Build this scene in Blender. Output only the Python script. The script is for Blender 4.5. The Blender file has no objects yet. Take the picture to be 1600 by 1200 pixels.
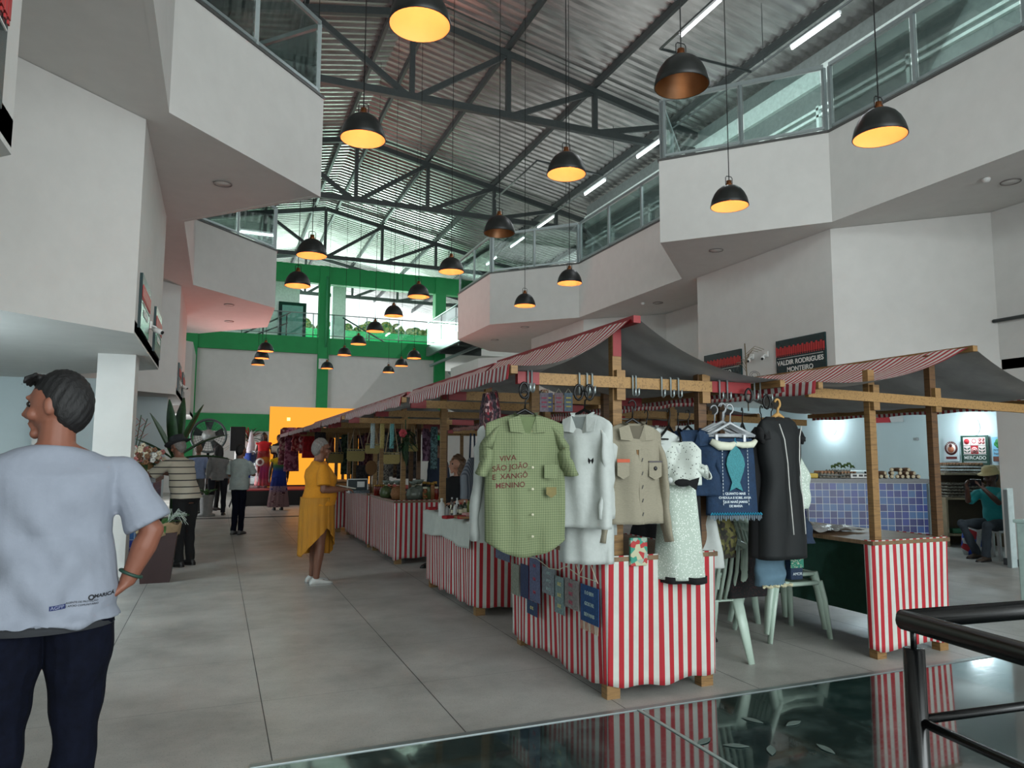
import bpy, bmesh, math, random
import numpy as np
from mathutils import Vector, Matrix
R_ = math.radians
random.seed(7); rng = np.random.default_rng(7)
SC = bpy.context.scene
COL = SC.collection

# ------------------------------------------------------------------ camera
FPX, YAW, PITCH, ROLL, CAMH = 1125.67, 0.386783, 0.0989925, 0.0036355, 1.45
_F = Vector((math.sin(YAW)*math.cos(PITCH), math.cos(YAW)*math.cos(PITCH), math.sin(PITCH)))
_r = Vector((math.cos(YAW), -math.sin(YAW), 0)); _u = _r.cross(_F)
_Rt = _r*math.cos(ROLL)+_u*math.sin(ROLL); _Up = -_r*math.sin(ROLL)+_u*math.cos(ROLL)
cd = bpy.data.cameras.new('camera'); cam = bpy.data.objects.new('camera', cd); COL.objects.link(cam)
cam.matrix_world = Matrix(((_Rt.x,_Up.x,-_F.x,0),(_Rt.y,_Up.y,-_F.y,0),(_Rt.z,_Up.z,-_F.z,CAMH),(0,0,0,1)))
cd.sensor_width = 36; cd.lens = FPX/1600*36; cd.clip_end = 300; cd.clip_start = .05
SC.camera = cam

def _ray(px, py): return _Rt*((px-800)/FPX) - _Up*((py-600)/FPX) + _F
def onz(px, py, z=0.):
    d = _ray(px, py); return Vector((0,0,CAMH)) + d*((z-CAMH)/d.z)
def onx(px, py, x):
    d = _ray(px, py); return Vector((0,0,CAMH)) + d*(x/d.x)
def ony(px, py, y):
    d = _ray(px, py); return Vector((0,0,CAMH)) + d*(y/d.y)

# ------------------------------------------------------------------ world and daylight
SC.view_settings.view_transform = 'Standard'; SC.view_settings.look = 'None'
SC.view_settings.gamma = 1; SC.view_settings.use_curve_mapping = False
SC.view_settings.exposure = 0.76
w = bpy.data.worlds.new('sky'); SC.world = w; w.use_nodes = True
wb = w.node_tree.nodes['Background']; wb.inputs[0].default_value = (.88, .97, .97, 1); wb.inputs[1].default_value = 1.3

def lamp(name, kind, loc, power, color=(1,1,1), rot=(0,0,0), size=1., size_y=None, spot=None):
    l = bpy.data.lights.new(name, kind); l.energy = power; l.color = color
    if kind == 'AREA':
        l.shape = 'RECTANGLE'; l.size = size; l.size_y = size_y or size
    elif kind == 'SPOT':
        l.spot_size = spot or 1.2; l.spot_blend = .6; l.shadow_soft_size = size
    elif kind == 'POINT': l.shadow_soft_size = size
    o = bpy.data.objects.new(name, l); o.location = loc; o.rotation_euler = rot; COL.objects.link(o)
    return o
# daylight from the open end; fill lamps added behind the viewer and at the sides
lamp('front_fill', 'AREA', (3.5,-7.5,3.2), 560, (.90,.97,1), (R_(90),0,0), 9, 5)  # unseen fill lamp added behind the viewer to light the hall
lamp('side_fill', 'AREA', (-6.5,13,8.2), 170, (.92,.97,1), (0,R_(-90),0), 2.0, 26)  # fill lamp added high on the left to lift the roof
lamp('upper_gallery_fill', 'AREA', (9.4,11,9.0), 110, (.92,.99,1), (0,R_(-62),0), .5, 18)  # added lamp, brightens the upper wall and window frames
lamp('end_daylight', 'AREA', (4.0,37.0,7.4), 900, (.72,1,.86), (R_(-98),0,0), 12, 2.6)
lamp('stage_end_daylight', 'AREA', (-2.6,22.5,1.6), 210, (.94,.97,1), (R_(90),0,R_(-90)), 5, 2.6)
lamp('red_stage_lamp', 'SPOT', (2.8,23.6,1.0), 560, (1,.34,.32), (R_(138),0,R_(180)), .25, spot=1.55)
lamp('shop_light_right', 'POINT', (10.6,9.6,2.35), 30, (.72,.92,1), size=.12)
lamp('shop_light_left', 'POINT', (-3.3,7.5,2.2), 90, (.74,.92,1), size=.12)

# ------------------------------------------------------------------ materials
MATS = {}
def _nt(name):
    m = bpy.data.materials.new(name); m.use_nodes = True
    nt = m.node_tree; return m, nt, nt.nodes['Principled BSDF']
def N(nt, t, **kw):
    n = nt.nodes.new(t)
    for k, v in kw.items(): setattr(n, k, v)
    return n
def mth(nt, op, a, b=None, c=None):
    n = nt.nodes.new('ShaderNodeMath'); n.operation = op
    for i, v in enumerate((a,b,c)):
        if v is None: continue
        if isinstance(v, (int,float)): n.inputs[i].default_value = v
        else: nt.links.new(v, n.inputs[i])
    return n.outputs[0]
def mixc(nt, fac, a, b):
    n = nt.nodes.new('ShaderNodeMix'); n.data_type = 'RGBA'
    for i, v in ((0,fac),(6,a),(7,b)):
        if isinstance(v, (int,float)): n.inputs[i].default_value = v
        elif isinstance(v, tuple): n.inputs[i].default_value = (*v,1) if len(v)==3 else v
        else: nt.links.new(v, n.inputs[i])
    return n.outputs[2]
def coords(nt, kind='Object'):
    return N(nt,'ShaderNodeTexCoord').outputs[kind]
def noise(nt, scale, detail=3, rough=.5, vec=None, stretch=None):
    n = N(nt,'ShaderNodeTexNoise'); n.inputs['Scale'].default_value = scale; n.inputs['Detail'].default_value = detail
    n.inputs['Roughness'].default_value = rough
    v = vec if vec is not None else coords(nt)
    if stretch:
        mp = N(nt,'ShaderNodeMapping'); mp.inputs['Scale'].default_value = stretch; nt.links.new(v, mp.inputs[0]); v = mp.outputs[0]
    nt.links.new(v, n.inputs['Vector']); return n.outputs['Fac']
def bump(nt, b, h, strength=.2, dist=.01):
    n = N(nt,'ShaderNodeBump'); n.inputs['Strength'].default_value = strength; n.inputs['Distance'].default_value = dist
    nt.links.new(h, n.inputs['Height']); nt.links.new(n.outputs[0], b.inputs['Normal'])
def ramp(nt, fac, stops):
    n = N(nt,'ShaderNodeValToRGB'); cr = n.color_ramp
    while len(cr.elements) < len(stops): cr.elements.new(.5)
    for e, (p, c) in zip(cr.elements, stops): e.position = p; e.color = (*c,1)
    nt.links.new(fac, n.inputs[0]); return n.outputs[0]
def mat(name, col, rough=.6, metal=0., var=.12, scale=12., bmp=0., stretch=None, emit=None, es=0., coat=0., spec=None):
    """plain procedural material: noise-varied colour with optional bump"""
    if name in MATS: return MATS[name]
    m, nt, b = _nt(name)
    f = noise(nt, scale, 4, .6, stretch=stretch)
    hi = tuple(min(1,c*(1+var)) for c in col); lo = tuple(c*(1-var) for c in col)
    nt.links.new(ramp(nt, f, [(.3,lo),(.7,hi)]), b.inputs['Base Color'])
    b.inputs['Roughness'].default_value = rough; b.inputs['Metallic'].default_value = metal
    if bmp: bump(nt, b, f, bmp)
    if coat: b.inputs['Coat Weight'].default_value = coat
    if spec is not None: b.inputs['Specular IOR Level'].default_value = spec
    if emit: b.inputs['Emission Color'].default_value = (*emit,1); b.inputs['Emission Strength'].default_value = es
    MATS[name] = m; return m
def sr(r,g,b):
    f = lambda c: (c/255/12.92) if c/255 <= .04045 else ((c/255+.055)/1.055)**2.4
    return (f(r),f(g),f(b))
def stripes(name, c1, c2, period=.06, duty=.5, axis=0, rough=.8, uv=True, bmp=.15):
    if name in MATS: return MATS[name]
    m, nt, b = _nt(name)
    v = coords(nt,'UV' if uv else 'Object'); s = N(nt,'ShaderNodeSeparateXYZ'); nt.links.new(v, s.inputs[0])
    k = mth(nt,'FRACT', mth(nt,'DIVIDE', s.outputs[axis], period))
    f = mth(nt,'GREATER_THAN', k, duty)
    n = noise(nt, 9, 4, .6)
    c = mixc(nt, f, c1, c2)
    nt.links.new(mixc(nt, mth(nt,'MULTIPLY', n, .28), c, (.05,.05,.05)), b.inputs['Base Color'])
    b.inputs['Roughness'].default_value = rough
    bump(nt, b, noise(nt, 260, 2), bmp, .003)
    MATS[name] = m; return m
def grid_cloth(name, base, line, period=.012, width=.2, rough=.9):
    if name in MATS: return MATS[name]
    m, nt, b = _nt(name)
    v = coords(nt,'UV'); s = N(nt,'ShaderNodeSeparateXYZ'); nt.links.new(v, s.inputs[0])
    a = mth(nt,'LESS_THAN', mth(nt,'FRACT', mth(nt,'DIVIDE', s.outputs[0], period)), width)
    c = mth(nt,'LESS_THAN', mth(nt,'FRACT', mth(nt,'DIVIDE', s.outputs[1], period)), width)
    f = mth(nt,'MULTIPLY', mth(nt,'ADD', a, c), .5)
    nt.links.new(mixc(nt, f, base, line), b.inputs['Base Color']); b.inputs['Roughness'].default_value = rough
    bump(nt, b, noise(nt, 14, 3), .4, .02)
    MATS[name] = m; return m
def dots(name, base, spot, scale=60, thr=.25, rough=.9):
    if name in MATS: return MATS[name]
    m, nt, b = _nt(name)
    vn = N(nt,'ShaderNodeTexVoronoi'); vn.inputs['Scale'].default_value = scale; nt.links.new(coords(nt), vn.inputs['Vector'])
    f = mth(nt,'LESS_THAN', vn.outputs['Distance'], thr)
    nt.links.new(mixc(nt, f, base, spot), b.inputs['Base Color']); b.inputs['Roughness'].default_value = rough
    MATS[name] = m; return m
def patch(name, cols, scale=14, rough=.85, dist=0.):
    """patterned fabric or goods from coarse noise cells"""
    if name in MATS: return MATS[name]
    m, nt, b = _nt(name)
    vn = N(nt,'ShaderNodeTexVoronoi'); vn.inputs['Scale'].default_value = scale; nt.links.new(coords(nt), vn.inputs['Vector'])
    s = N(nt,'ShaderNodeSeparateXYZ'); nt.links.new(vn.outputs['Color'], s.inputs[0])
    n = N(nt,'ShaderNodeValToRGB'); n.color_ramp.interpolation = 'CONSTANT'; cr = n.color_ramp
    while len(cr.elements) < len(cols): cr.elements.new(.5)
    for i,(e,c) in enumerate(zip(cr.elements, cols)): e.position = i/len(cols); e.color = (*c,1)
    nt.links.new(s.outputs[0], n.inputs[0]); nt.links.new(n.outputs[0], b.inputs['Base Color'])
    b.inputs['Roughness'].default_value = rough; MATS[name] = m; return m
def wood(name, c1, c2, rough=.6, scale=3., stretch=(1,1,14)):
    if name in MATS: return MATS[name]
    m, nt, b = _nt(name)
    f = noise(nt, scale, 6, .65, stretch=stretch)
    nt.links.new(ramp(nt, f, [(.32,c1),(.5,c2),(.62,c1),(.75,c2)]), b.inputs['Base Color'])
    b.inputs['Roughness'].default_value = rough; bump(nt, b, f, .25, .004)
    MATS[name] = m; return m
def glass(name, tint=(.86,.95,.93), rough=.02, alpha=.16, coat=0):
    if name in MATS: return MATS[name]
    m = bpy.data.materials.new(name); m.use_nodes = True; nt = m.node_tree; nt.nodes.clear()
    o = N(nt,'ShaderNodeOutputMaterial'); tr = N(nt,'ShaderNodeBsdfTransparent'); tr.inputs[0].default_value = (*tint,1)
    gl = N(nt,'ShaderNodeBsdfGlossy'); gl.inputs['Roughness'].default_value = rough
    fr = N(nt,'ShaderNodeFresnel'); fr.inputs[0].default_value = 1.45
    ad = mth(nt,'MULTIPLY_ADD', fr.outputs[0], .8, alpha*.35)
    mx = N(nt,'ShaderNodeMixShader'); nt.links.new(ad, mx.inputs[0]); nt.links.new(tr.outputs[0], mx.inputs[1]); nt.links.new(gl.outputs[0], mx.inputs[2])
    nt.links.new(mx.outputs[0], o.inputs[0]); MATS[name] = m; return m

# ------------------------------------------------------------------ mesh builder
class MB:
    def __init__(s): s.v=[]; s.f=[]; s.uv=[]; s.smooth=[]
    def add(s, verts, faces, uv=None, smooth=False):
        o = len(s.v); s.v += [tuple(p) for p in verts]; s.uv += (uv if uv else [(0,0)]*len(verts))
        s.f += [tuple(i+o for i in f) for f in faces]; s.smooth += [smooth]*len(faces); return s
    def box(s, c, d, rz=0, rx=0, ry=0, bev=0):
        c = Vector(c); M = Matrix.Rotation(rz,3,'Z') @ Matrix.Rotation(ry,3,'Y') @ Matrix.Rotation(rx,3,'X')
        x,y,z = d[0]/2,d[1]/2,d[2]/2
        if bev <= 0:
            P = [(-x,-y,-z),(x,-y,-z),(x,y,-z),(-x,y,-z),(-x,-y,z),(x,-y,z),(x,y,z),(-x,y,z)]
            F = [(0,3,2,1),(4,5,6,7),(0,1,5,4),(1,2,6,5),(2,3,7,6),(3,0,4,7)]
            return s.add([c+M@Vector(p) for p in P], F)
        bm = bmesh.new(); bmesh.ops.create_cube(bm, size=1); bmesh.ops.scale(bm, vec=d, verts=bm.verts)
        bmesh.ops.bevel(bm, geom=list(bm.edges), offset=bev, segments=2, affect='EDGES', profile=.5)
        bm.verts.index_update()
        s.add([c+M@v.co for v in bm.verts], [[v.index for v in f.verts] for f in bm.faces]); bm.free(); return s
    def bx(s, x0,x1,y0,y1,z0,z1, bev=0): return s.box(((x0+x1)/2,(y0+y1)/2,(z0+z1)/2),(abs(x1-x0),abs(y1-y0),abs(z1-z0)),bev=bev)
    def tube(s, pts, r, n=8, cap=True, flat=1.):
        pts = [Vector(p) for p in pts]; rs = r if isinstance(r,(list,tuple)) else [r]*len(pts)
        T = []
        for i in range(len(pts)):
            a = pts[max(i-1,0)]; b = pts[min(i+1,len(pts)-1)]; t = (b-a); T.append(t.normalized() if t.length>1e-9 else Vector((0,0,1)))
        up = Vector((0,0,1)) if abs(T[0].z)<.9 else Vector((0,1,0))
        e1 = T[0].cross(up).normalized(); V=[]; F=[]
        for i,p in enumerate(pts):
            e1 = (e1 - T[i]*e1.dot(T[i])).normalized(); e2 = T[i].cross(e1)
            for k in range(n):
                a = 2*math.pi*k/n; V.append(p+e1*(rs[i]*math.cos(a))+e2*(rs[i]*flat*math.sin(a)))
        for i in range(len(pts)-1):
            for k in range(n): F.append((i*n+k,i*n+(k+1)%n,(i+1)*n+(k+1)%n,(i+1)*n+k))
        if cap: F.append(tuple(range(n-1,-1,-1))); F.append(tuple((len(pts)-1)*n+k for k in range(n)))
        return s.add(V,F,smooth=n>5)
    def bar(s, a, b, w, h):
        """rectangular bar from a to b, w across, h upright"""
        a=Vector(a); b=Vector(b); t=(b-a).normalized(); up=Vector((0,0,1)) if abs(t.z)<.95 else Vector((0,1,0))
        e1=t.cross(up).normalized()*w/2; e2=e1.normalized().cross(t).normalized()*h/2
        V=[p+q for p in (a,b) for q in (-e1-e2,e1-e2,e1+e2,-e1+e2)]
        return s.add(V,[(0,1,2,3),(7,6,5,4),(0,4,5,1),(1,5,6,2),(2,6,7,3),(3,7,4,0)])
    def lathe(s, prof, c=(0,0,0), n=24, sx=1., sy=1., closed=False, cap=True):
        c=Vector(c); V=[]; F=[]; m=len(prof)
        for r,z in prof:
            for k in range(n):
                a=2*math.pi*k/n; V.append(c+Vector((r*sx*math.cos(a),r*sy*math.sin(a),z)))
        for i in range(m-1 if not closed else m):
            j=(i+1)%m
            for k in range(n): F.append((i*n+k,i*n+(k+1)%n,j*n+(k+1)%n,j*n+k))
        if not closed and cap:
            if prof[0][0]>1e-5: F.append(tuple(range(n-1,-1,-1)))
            if prof[-1][0]>1e-5: F.append(tuple((m-1)*n+k for k in range(n)))
        return s.add(V,F,smooth=True)
    def ball(s, c, r, n=12, m=8, sq=(1,1,1), M=None):
        c=Vector(c); V=[]; F=[]
        for i in range(m+1):
            t=math.pi*i/m
            for k in range(n):
                a=2*math.pi*k/n; p=Vector((r*sq[0]*math.sin(t)*math.cos(a), r*sq[1]*math.sin(t)*math.sin(a), r*sq[2]*math.cos(t)))
                V.append(c+(M@p if M else p))
        for i in range(m):
            for k in range(n): F.append((i*n+k,(i+1)*n+k,(i+1)*n+(k+1)%n,i*n+(k+1)%n))
        return s.add(V,F,smooth=True)
    def rings(s, R, cap=True, smooth=True):
        n=len(R[0]); V=[p for r in R for p in r]; F=[]
        for i in range(len(R)-1):
            for k in range(n): F.append((i*n+k,i*n+(k+1)%n,(i+1)*n+(k+1)%n,(i+1)*n+k))
        if cap: F.append(tuple(range(n-1,-1,-1))); F.append(tuple((len(R)-1)*n+k for k in range(n)))
        return s.add(V,F,smooth=smooth)
    def sheet(s, fn, nu, nv, U=1., Vv=1., smooth=True):
        """open grid fn(u,v)->point; uv in metres via U,Vv"""
        V=[];uv=[];F=[]
        for j in range(nv+1):
            for i in range(nu+1):
                u=i/nu;v=j/nv; V.append(fn(u,v)); uv.append((u*U,v*Vv))
        for j in range(nv):
            for i in range(nu): a=j*(nu+1)+i; F.append((a,a+1,a+nu+2,a+nu+1))
        return s.add(V,F,uv,smooth)
    def poly(s, pts, th=None, nrm=(0,0,1)):
        """flat polygon extruded by th along nrm"""
        n=len(pts); P=[Vector(p) for p in pts]
        if not th: return s.add(P,[tuple(range(n))])
        d=Vector(nrm).normalized()*th; Q=[p+d for p in P]
        return s.add(P+Q,[tuple(range(n-1,-1,-1)),tuple(range(n,2*n))]+[(i,(i+1)%n,n+(i+1)%n,n+i) for i in range(n)])
    def build(s, name, m, parent=None, solid=0., subd=0, offset=0., recalc=True):
        me=bpy.data.meshes.new(name); V=s.v
        if s.uv and not any(a or b for a,b in s.uv): s.uv=[(p[0]+p[1]*.6,p[2]) for p in s.v]
        if parent is not None and not is_local(parent):
            Mi=parent_world(parent).inverted(); V=[Mi@Vector(p) for p in V]
        me.from_pydata([tuple(p) for p in V],[],s.f)
        ul=me.uv_layers.new(name='UVMap'); li=np.zeros(len(me.loops),dtype=np.int32); me.loops.foreach_get('vertex_index',li)
        ul.data.foreach_set('uv', np.array(s.uv,dtype=np.float32)[li].ravel())
        me.polygons.foreach_set('use_smooth', s.smooth)
        if recalc and not solid:
            bm=bmesh.new(); bm.from_mesh(me); bmesh.ops.recalc_face_normals(bm, faces=bm.faces); bm.to_mesh(me); bm.free()
        me.materials.append(m); o=bpy.data.objects.new(name,me); COL.objects.link(o)
        if parent is not None: o.parent=parent
        if solid:
            md=o.modifiers.new('thickness','SOLIDIFY'); md.thickness=solid; md.offset=offset
        if subd:
            md=o.modifiers.new('smooth','SUBSURF'); md.levels=subd; md.render_levels=subd
        me.update(); return o
def is_local(p):
    while p is not None:
        if p.get('_local'): return True
        p=p.parent
    return False
def decal(o, target, sgn=-1, eps=.0015, t=None):
    """press a thin flat print onto the cloth it is stitched to, along local y"""
    from mathutils.bvhtree import BVHTree
    me=target.data; bv=BVHTree.FromPolygons([v.co for v in me.vertices],[p.vertices for p in me.polygons])
    ys=[v.co.y for v in o.data.vertices]; y0=sum(ys)/len(ys)
    for v in o.data.vertices:
        h,_,_,_=bv.ray_cast(Vector((v.co.x,sgn*1.,v.co.z)),Vector((0,-sgn,0)))
        if h: v.co.y=h.y+sgn*(eps+(.0012 if (v.co.y-y0)*sgn>0 else 0))
    o.data.update(); return o
def parent_world(p):
    M=Matrix.LocRotScale(p.location,p.rotation_euler,p.scale)
    return parent_world(p.parent)@M if p.parent else M
def thing(name, label, cat, loc=(0,0,0), rz=0., group=None):
    o=bpy.data.objects.new(name,None); COL.objects.link(o); o.location=loc; o.rotation_euler=(0,0,rz); o.empty_display_size=.1
    return tag(o,label,cat,group)
def tag(o, label, cat, group=None, kind=None):
    o['label']=label; o['category']=cat
    if group: o['group']=group
    if kind: o['kind']=kind
    return o
def struct(o): o['kind']='structure'; return o
def dup(root, loc=None, rz=None, label=None, group=None):
    def cp(o, par):
        c=o.copy(); COL.objects.link(c); c.parent=par
        for ch in [x for x in bpy.data.objects if x.parent==o]: cp(ch,c)
        return c
    c=cp(root,None)
    if loc is not None: c.location=loc
    if rz is not None: c.rotation_euler=(0,0,rz)
    if label: c['label']=label
    if group: c['group']=group
    return c
def text(body, size, M, m, name='lettering', parent=None, ext=.001, align='CENTER', bold=0.):
    cu=bpy.data.curves.new(name,'FONT'); cu.body=body; cu.size=size; cu.extrude=ext; cu.align_x=align; cu.align_y='CENTER'; cu.offset=bold
    t=bpy.data.objects.new(name,cu); COL.objects.link(t)
    bpy.context.view_layer.update()
    me=bpy.data.meshes.new_from_object(t.evaluated_get(bpy.context.evaluated_depsgraph_get()))
    bpy.data.objects.remove(t); bpy.data.curves.remove(cu)
    Mi=parent_world(parent).inverted() if parent and not is_local(parent) else Matrix.Identity(4)
    me.transform(Mi@M); me.materials.clear(); me.materials.append(m)
    o=bpy.data.objects.new(name,me); COL.objects.link(o)
    if parent: o.parent=parent
    return o
def frame(o, ex, ey):
    """matrix with local x->ex, y->ey at origin o"""
    ex=Vector(ex).normalized(); ey=Vector(ey).normalized(); ez=ex.cross(ey)
    return Matrix(((ex.x,ey.x,ez.x,o[0]),(ex.y,ey.y,ez.y,o[1]),(ex.z,ey.z,ez.z,o[2]),(0,0,0,1)))
# ------------------------------------------------------------------ the setting
plaster = mat('white_plaster', sr(205,203,199), .85, var=.03, scale=4, bmp=.03)
green = mat('green_paint', sr(12,140,72), .6, var=.06, scale=3)
steel = mat('dark_grey_steel', sr(62,68,68), .5, .2, var=.1)
alu = mat('grey_aluminium', sr(150,160,160), .35, .6, var=.05)
dark_ledge = mat('dark_stone_ledge', sr(70,70,68), .4)
gl = glass('balcony_glass')
# floor: speckled terrazzo slabs with thin joints
m_floor, nt, b = _nt('terrazzo_floor')
s = N(nt,'ShaderNodeSeparateXYZ'); nt.links.new(coords(nt), s.inputs[0])
jx = mth(nt,'LESS_THAN', mth(nt,'FRACT', mth(nt,'DIVIDE', mth(nt,'ADD', s.outputs[0], 9.4), .97)), .006)
jy = mth(nt,'LESS_THAN', mth(nt,'FRACT', mth(nt,'DIVIDE', mth(nt,'ADD', s.outputs[1], 5.8), .95)), .0045)
j = mth(nt,'MAXIMUM', jx, mth(nt,'MULTIPLY', jy, .55))
sp = N(nt,'ShaderNodeTexVoronoi'); sp.inputs['Scale'].default_value = 95; nt.links.new(coords(nt), sp.inputs['Vector'])
spk = mth(nt,'LESS_THAN', sp.outputs['Distance'], .19)
big = noise(nt, 1.3, 6, .65)
base = ramp(nt, big, [(.3,sr(150,148,143)),(.5,sr(180,178,172)),(.72,sr(204,201,195))])
c1 = mixc(nt, mth(nt,'MULTIPLY', spk, .55), base, (.05,.05,.05))
c2 = mixc(nt, mth(nt,'MULTIPLY', noise(nt, 60, 3, .8), .4), c1, sr(130,128,124))
nt.links.new(mixc(nt, j, c2, (.03,.03,.03)), b.inputs['Base Color'])
nt.links.new(ramp(nt, noise(nt, 3, 5), [(.3,(.34,)*3),(.7,(.50,)*3)]), b.inputs['Roughness'])
struct(MB().bx(-9,16,3.72,40,-.3,0).build('floor', m_floor))
struct(MB().bx(-9,16,-9,3.72,-.9,-.6).build('floor_lower', mat('dark_sand', sr(30,38,36), .9)))
struct(MB().bx(-9,0.2,-9,3.72,-.3,0).build('floor_left', m_floor))
MB().bx(-9,16,17.9,17.97,0,.012).build('trim_1', mat('dark_joint', (.02,.02,.02), .8)); struct(bpy.data.objects['trim_1'])
# glass walk-on floor over a dark pit
m_gf, nt, b = _nt('dusty_dark_glass')
d1 = noise(nt, 2.2, 8, .75); d2 = noise(nt, 9, 6, .8, stretch=(1,3,1))
dust = mth(nt,'MULTIPLY', ramp(nt, d1, [(.48,(0,0,0)),(.75,(1,1,1))]), d2)
nt.links.new(mixc(nt, mth(nt,'ADD', mth(nt,'MULTIPLY', dust, 1.6), mth(nt,'MULTIPLY', d1, .30)), sr(10,30,30), sr(92,112,108)), b.inputs['Base Color'])
nt.links.new(ramp(nt, d2, [(.3,(.03,)*3),(.8,(.16,)*3)]), b.inputs['Roughness'])
b.inputs['IOR'].default_value = 1.75; b.inputs['Coat Weight'].default_value = .4; b.inputs['Coat Roughness'].default_value = .02
gfl = thing('glass_floor_panel', 'large dark dusty glass floor panels with reflections beside the concrete floor', 'glass floor', (3,1,0))
for k,(x0,x1) in enumerate(((.2,2.285),(2.305,6.0),(6.02,11))):
    MB().bx(x0,x1,-6,3.70,-.03,.004).build('glass_pane', m_gf, gfl)
sm_ = MB()
for x in (2.295,6.01): sm_.bx(x-.01,x+.01,-6,3.70,-.03,.008)
sm_.build('joint_strip', mat('pale_sealant', sr(150,165,160), .5), gfl)
MB().bx(.2,11,3.69,3.73,-.03,.009).build('edge_strip', alu, gfl)
lf = mat('dry_leaf_grey', sr(96,112,106), .8)
for k,(px,py,a) in enumerate(((1100,1158,.4),(1150,1165,2.6),(1205,1172,.9),(1240,1130,.2),(1290,1170,1.5),(1175,1125,2.0))):
    p=onz(px,py,.007); lb=MB(); L=.13; ca,sa=math.cos(a),math.sin(a)
    pts=[(t*L-L/2, .022*math.sin(math.pi*t)*sg) for sg,ts in ((1,np.linspace(0,1,7)),(-1,np.linspace(.86,.14,6))) for t in ts]
    lb.poly([(p.x+ca*x-sa*y,p.y+sa*x+ca*y,.006+.002*abs(y)*40) for x,y in pts], .002)
    o=lb.build('fallen_leaf', lf); tag(o,'small pale fallen leaf on the dark glass floor, '+['leftmost of the six','nearest the bottom edge on the left','in the middle of the six','highest toward the striped reflection','rightmost, nearest the black railing','just right of the leftmost one'][k],'leaf','leaves scattered on the glass floor')

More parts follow.
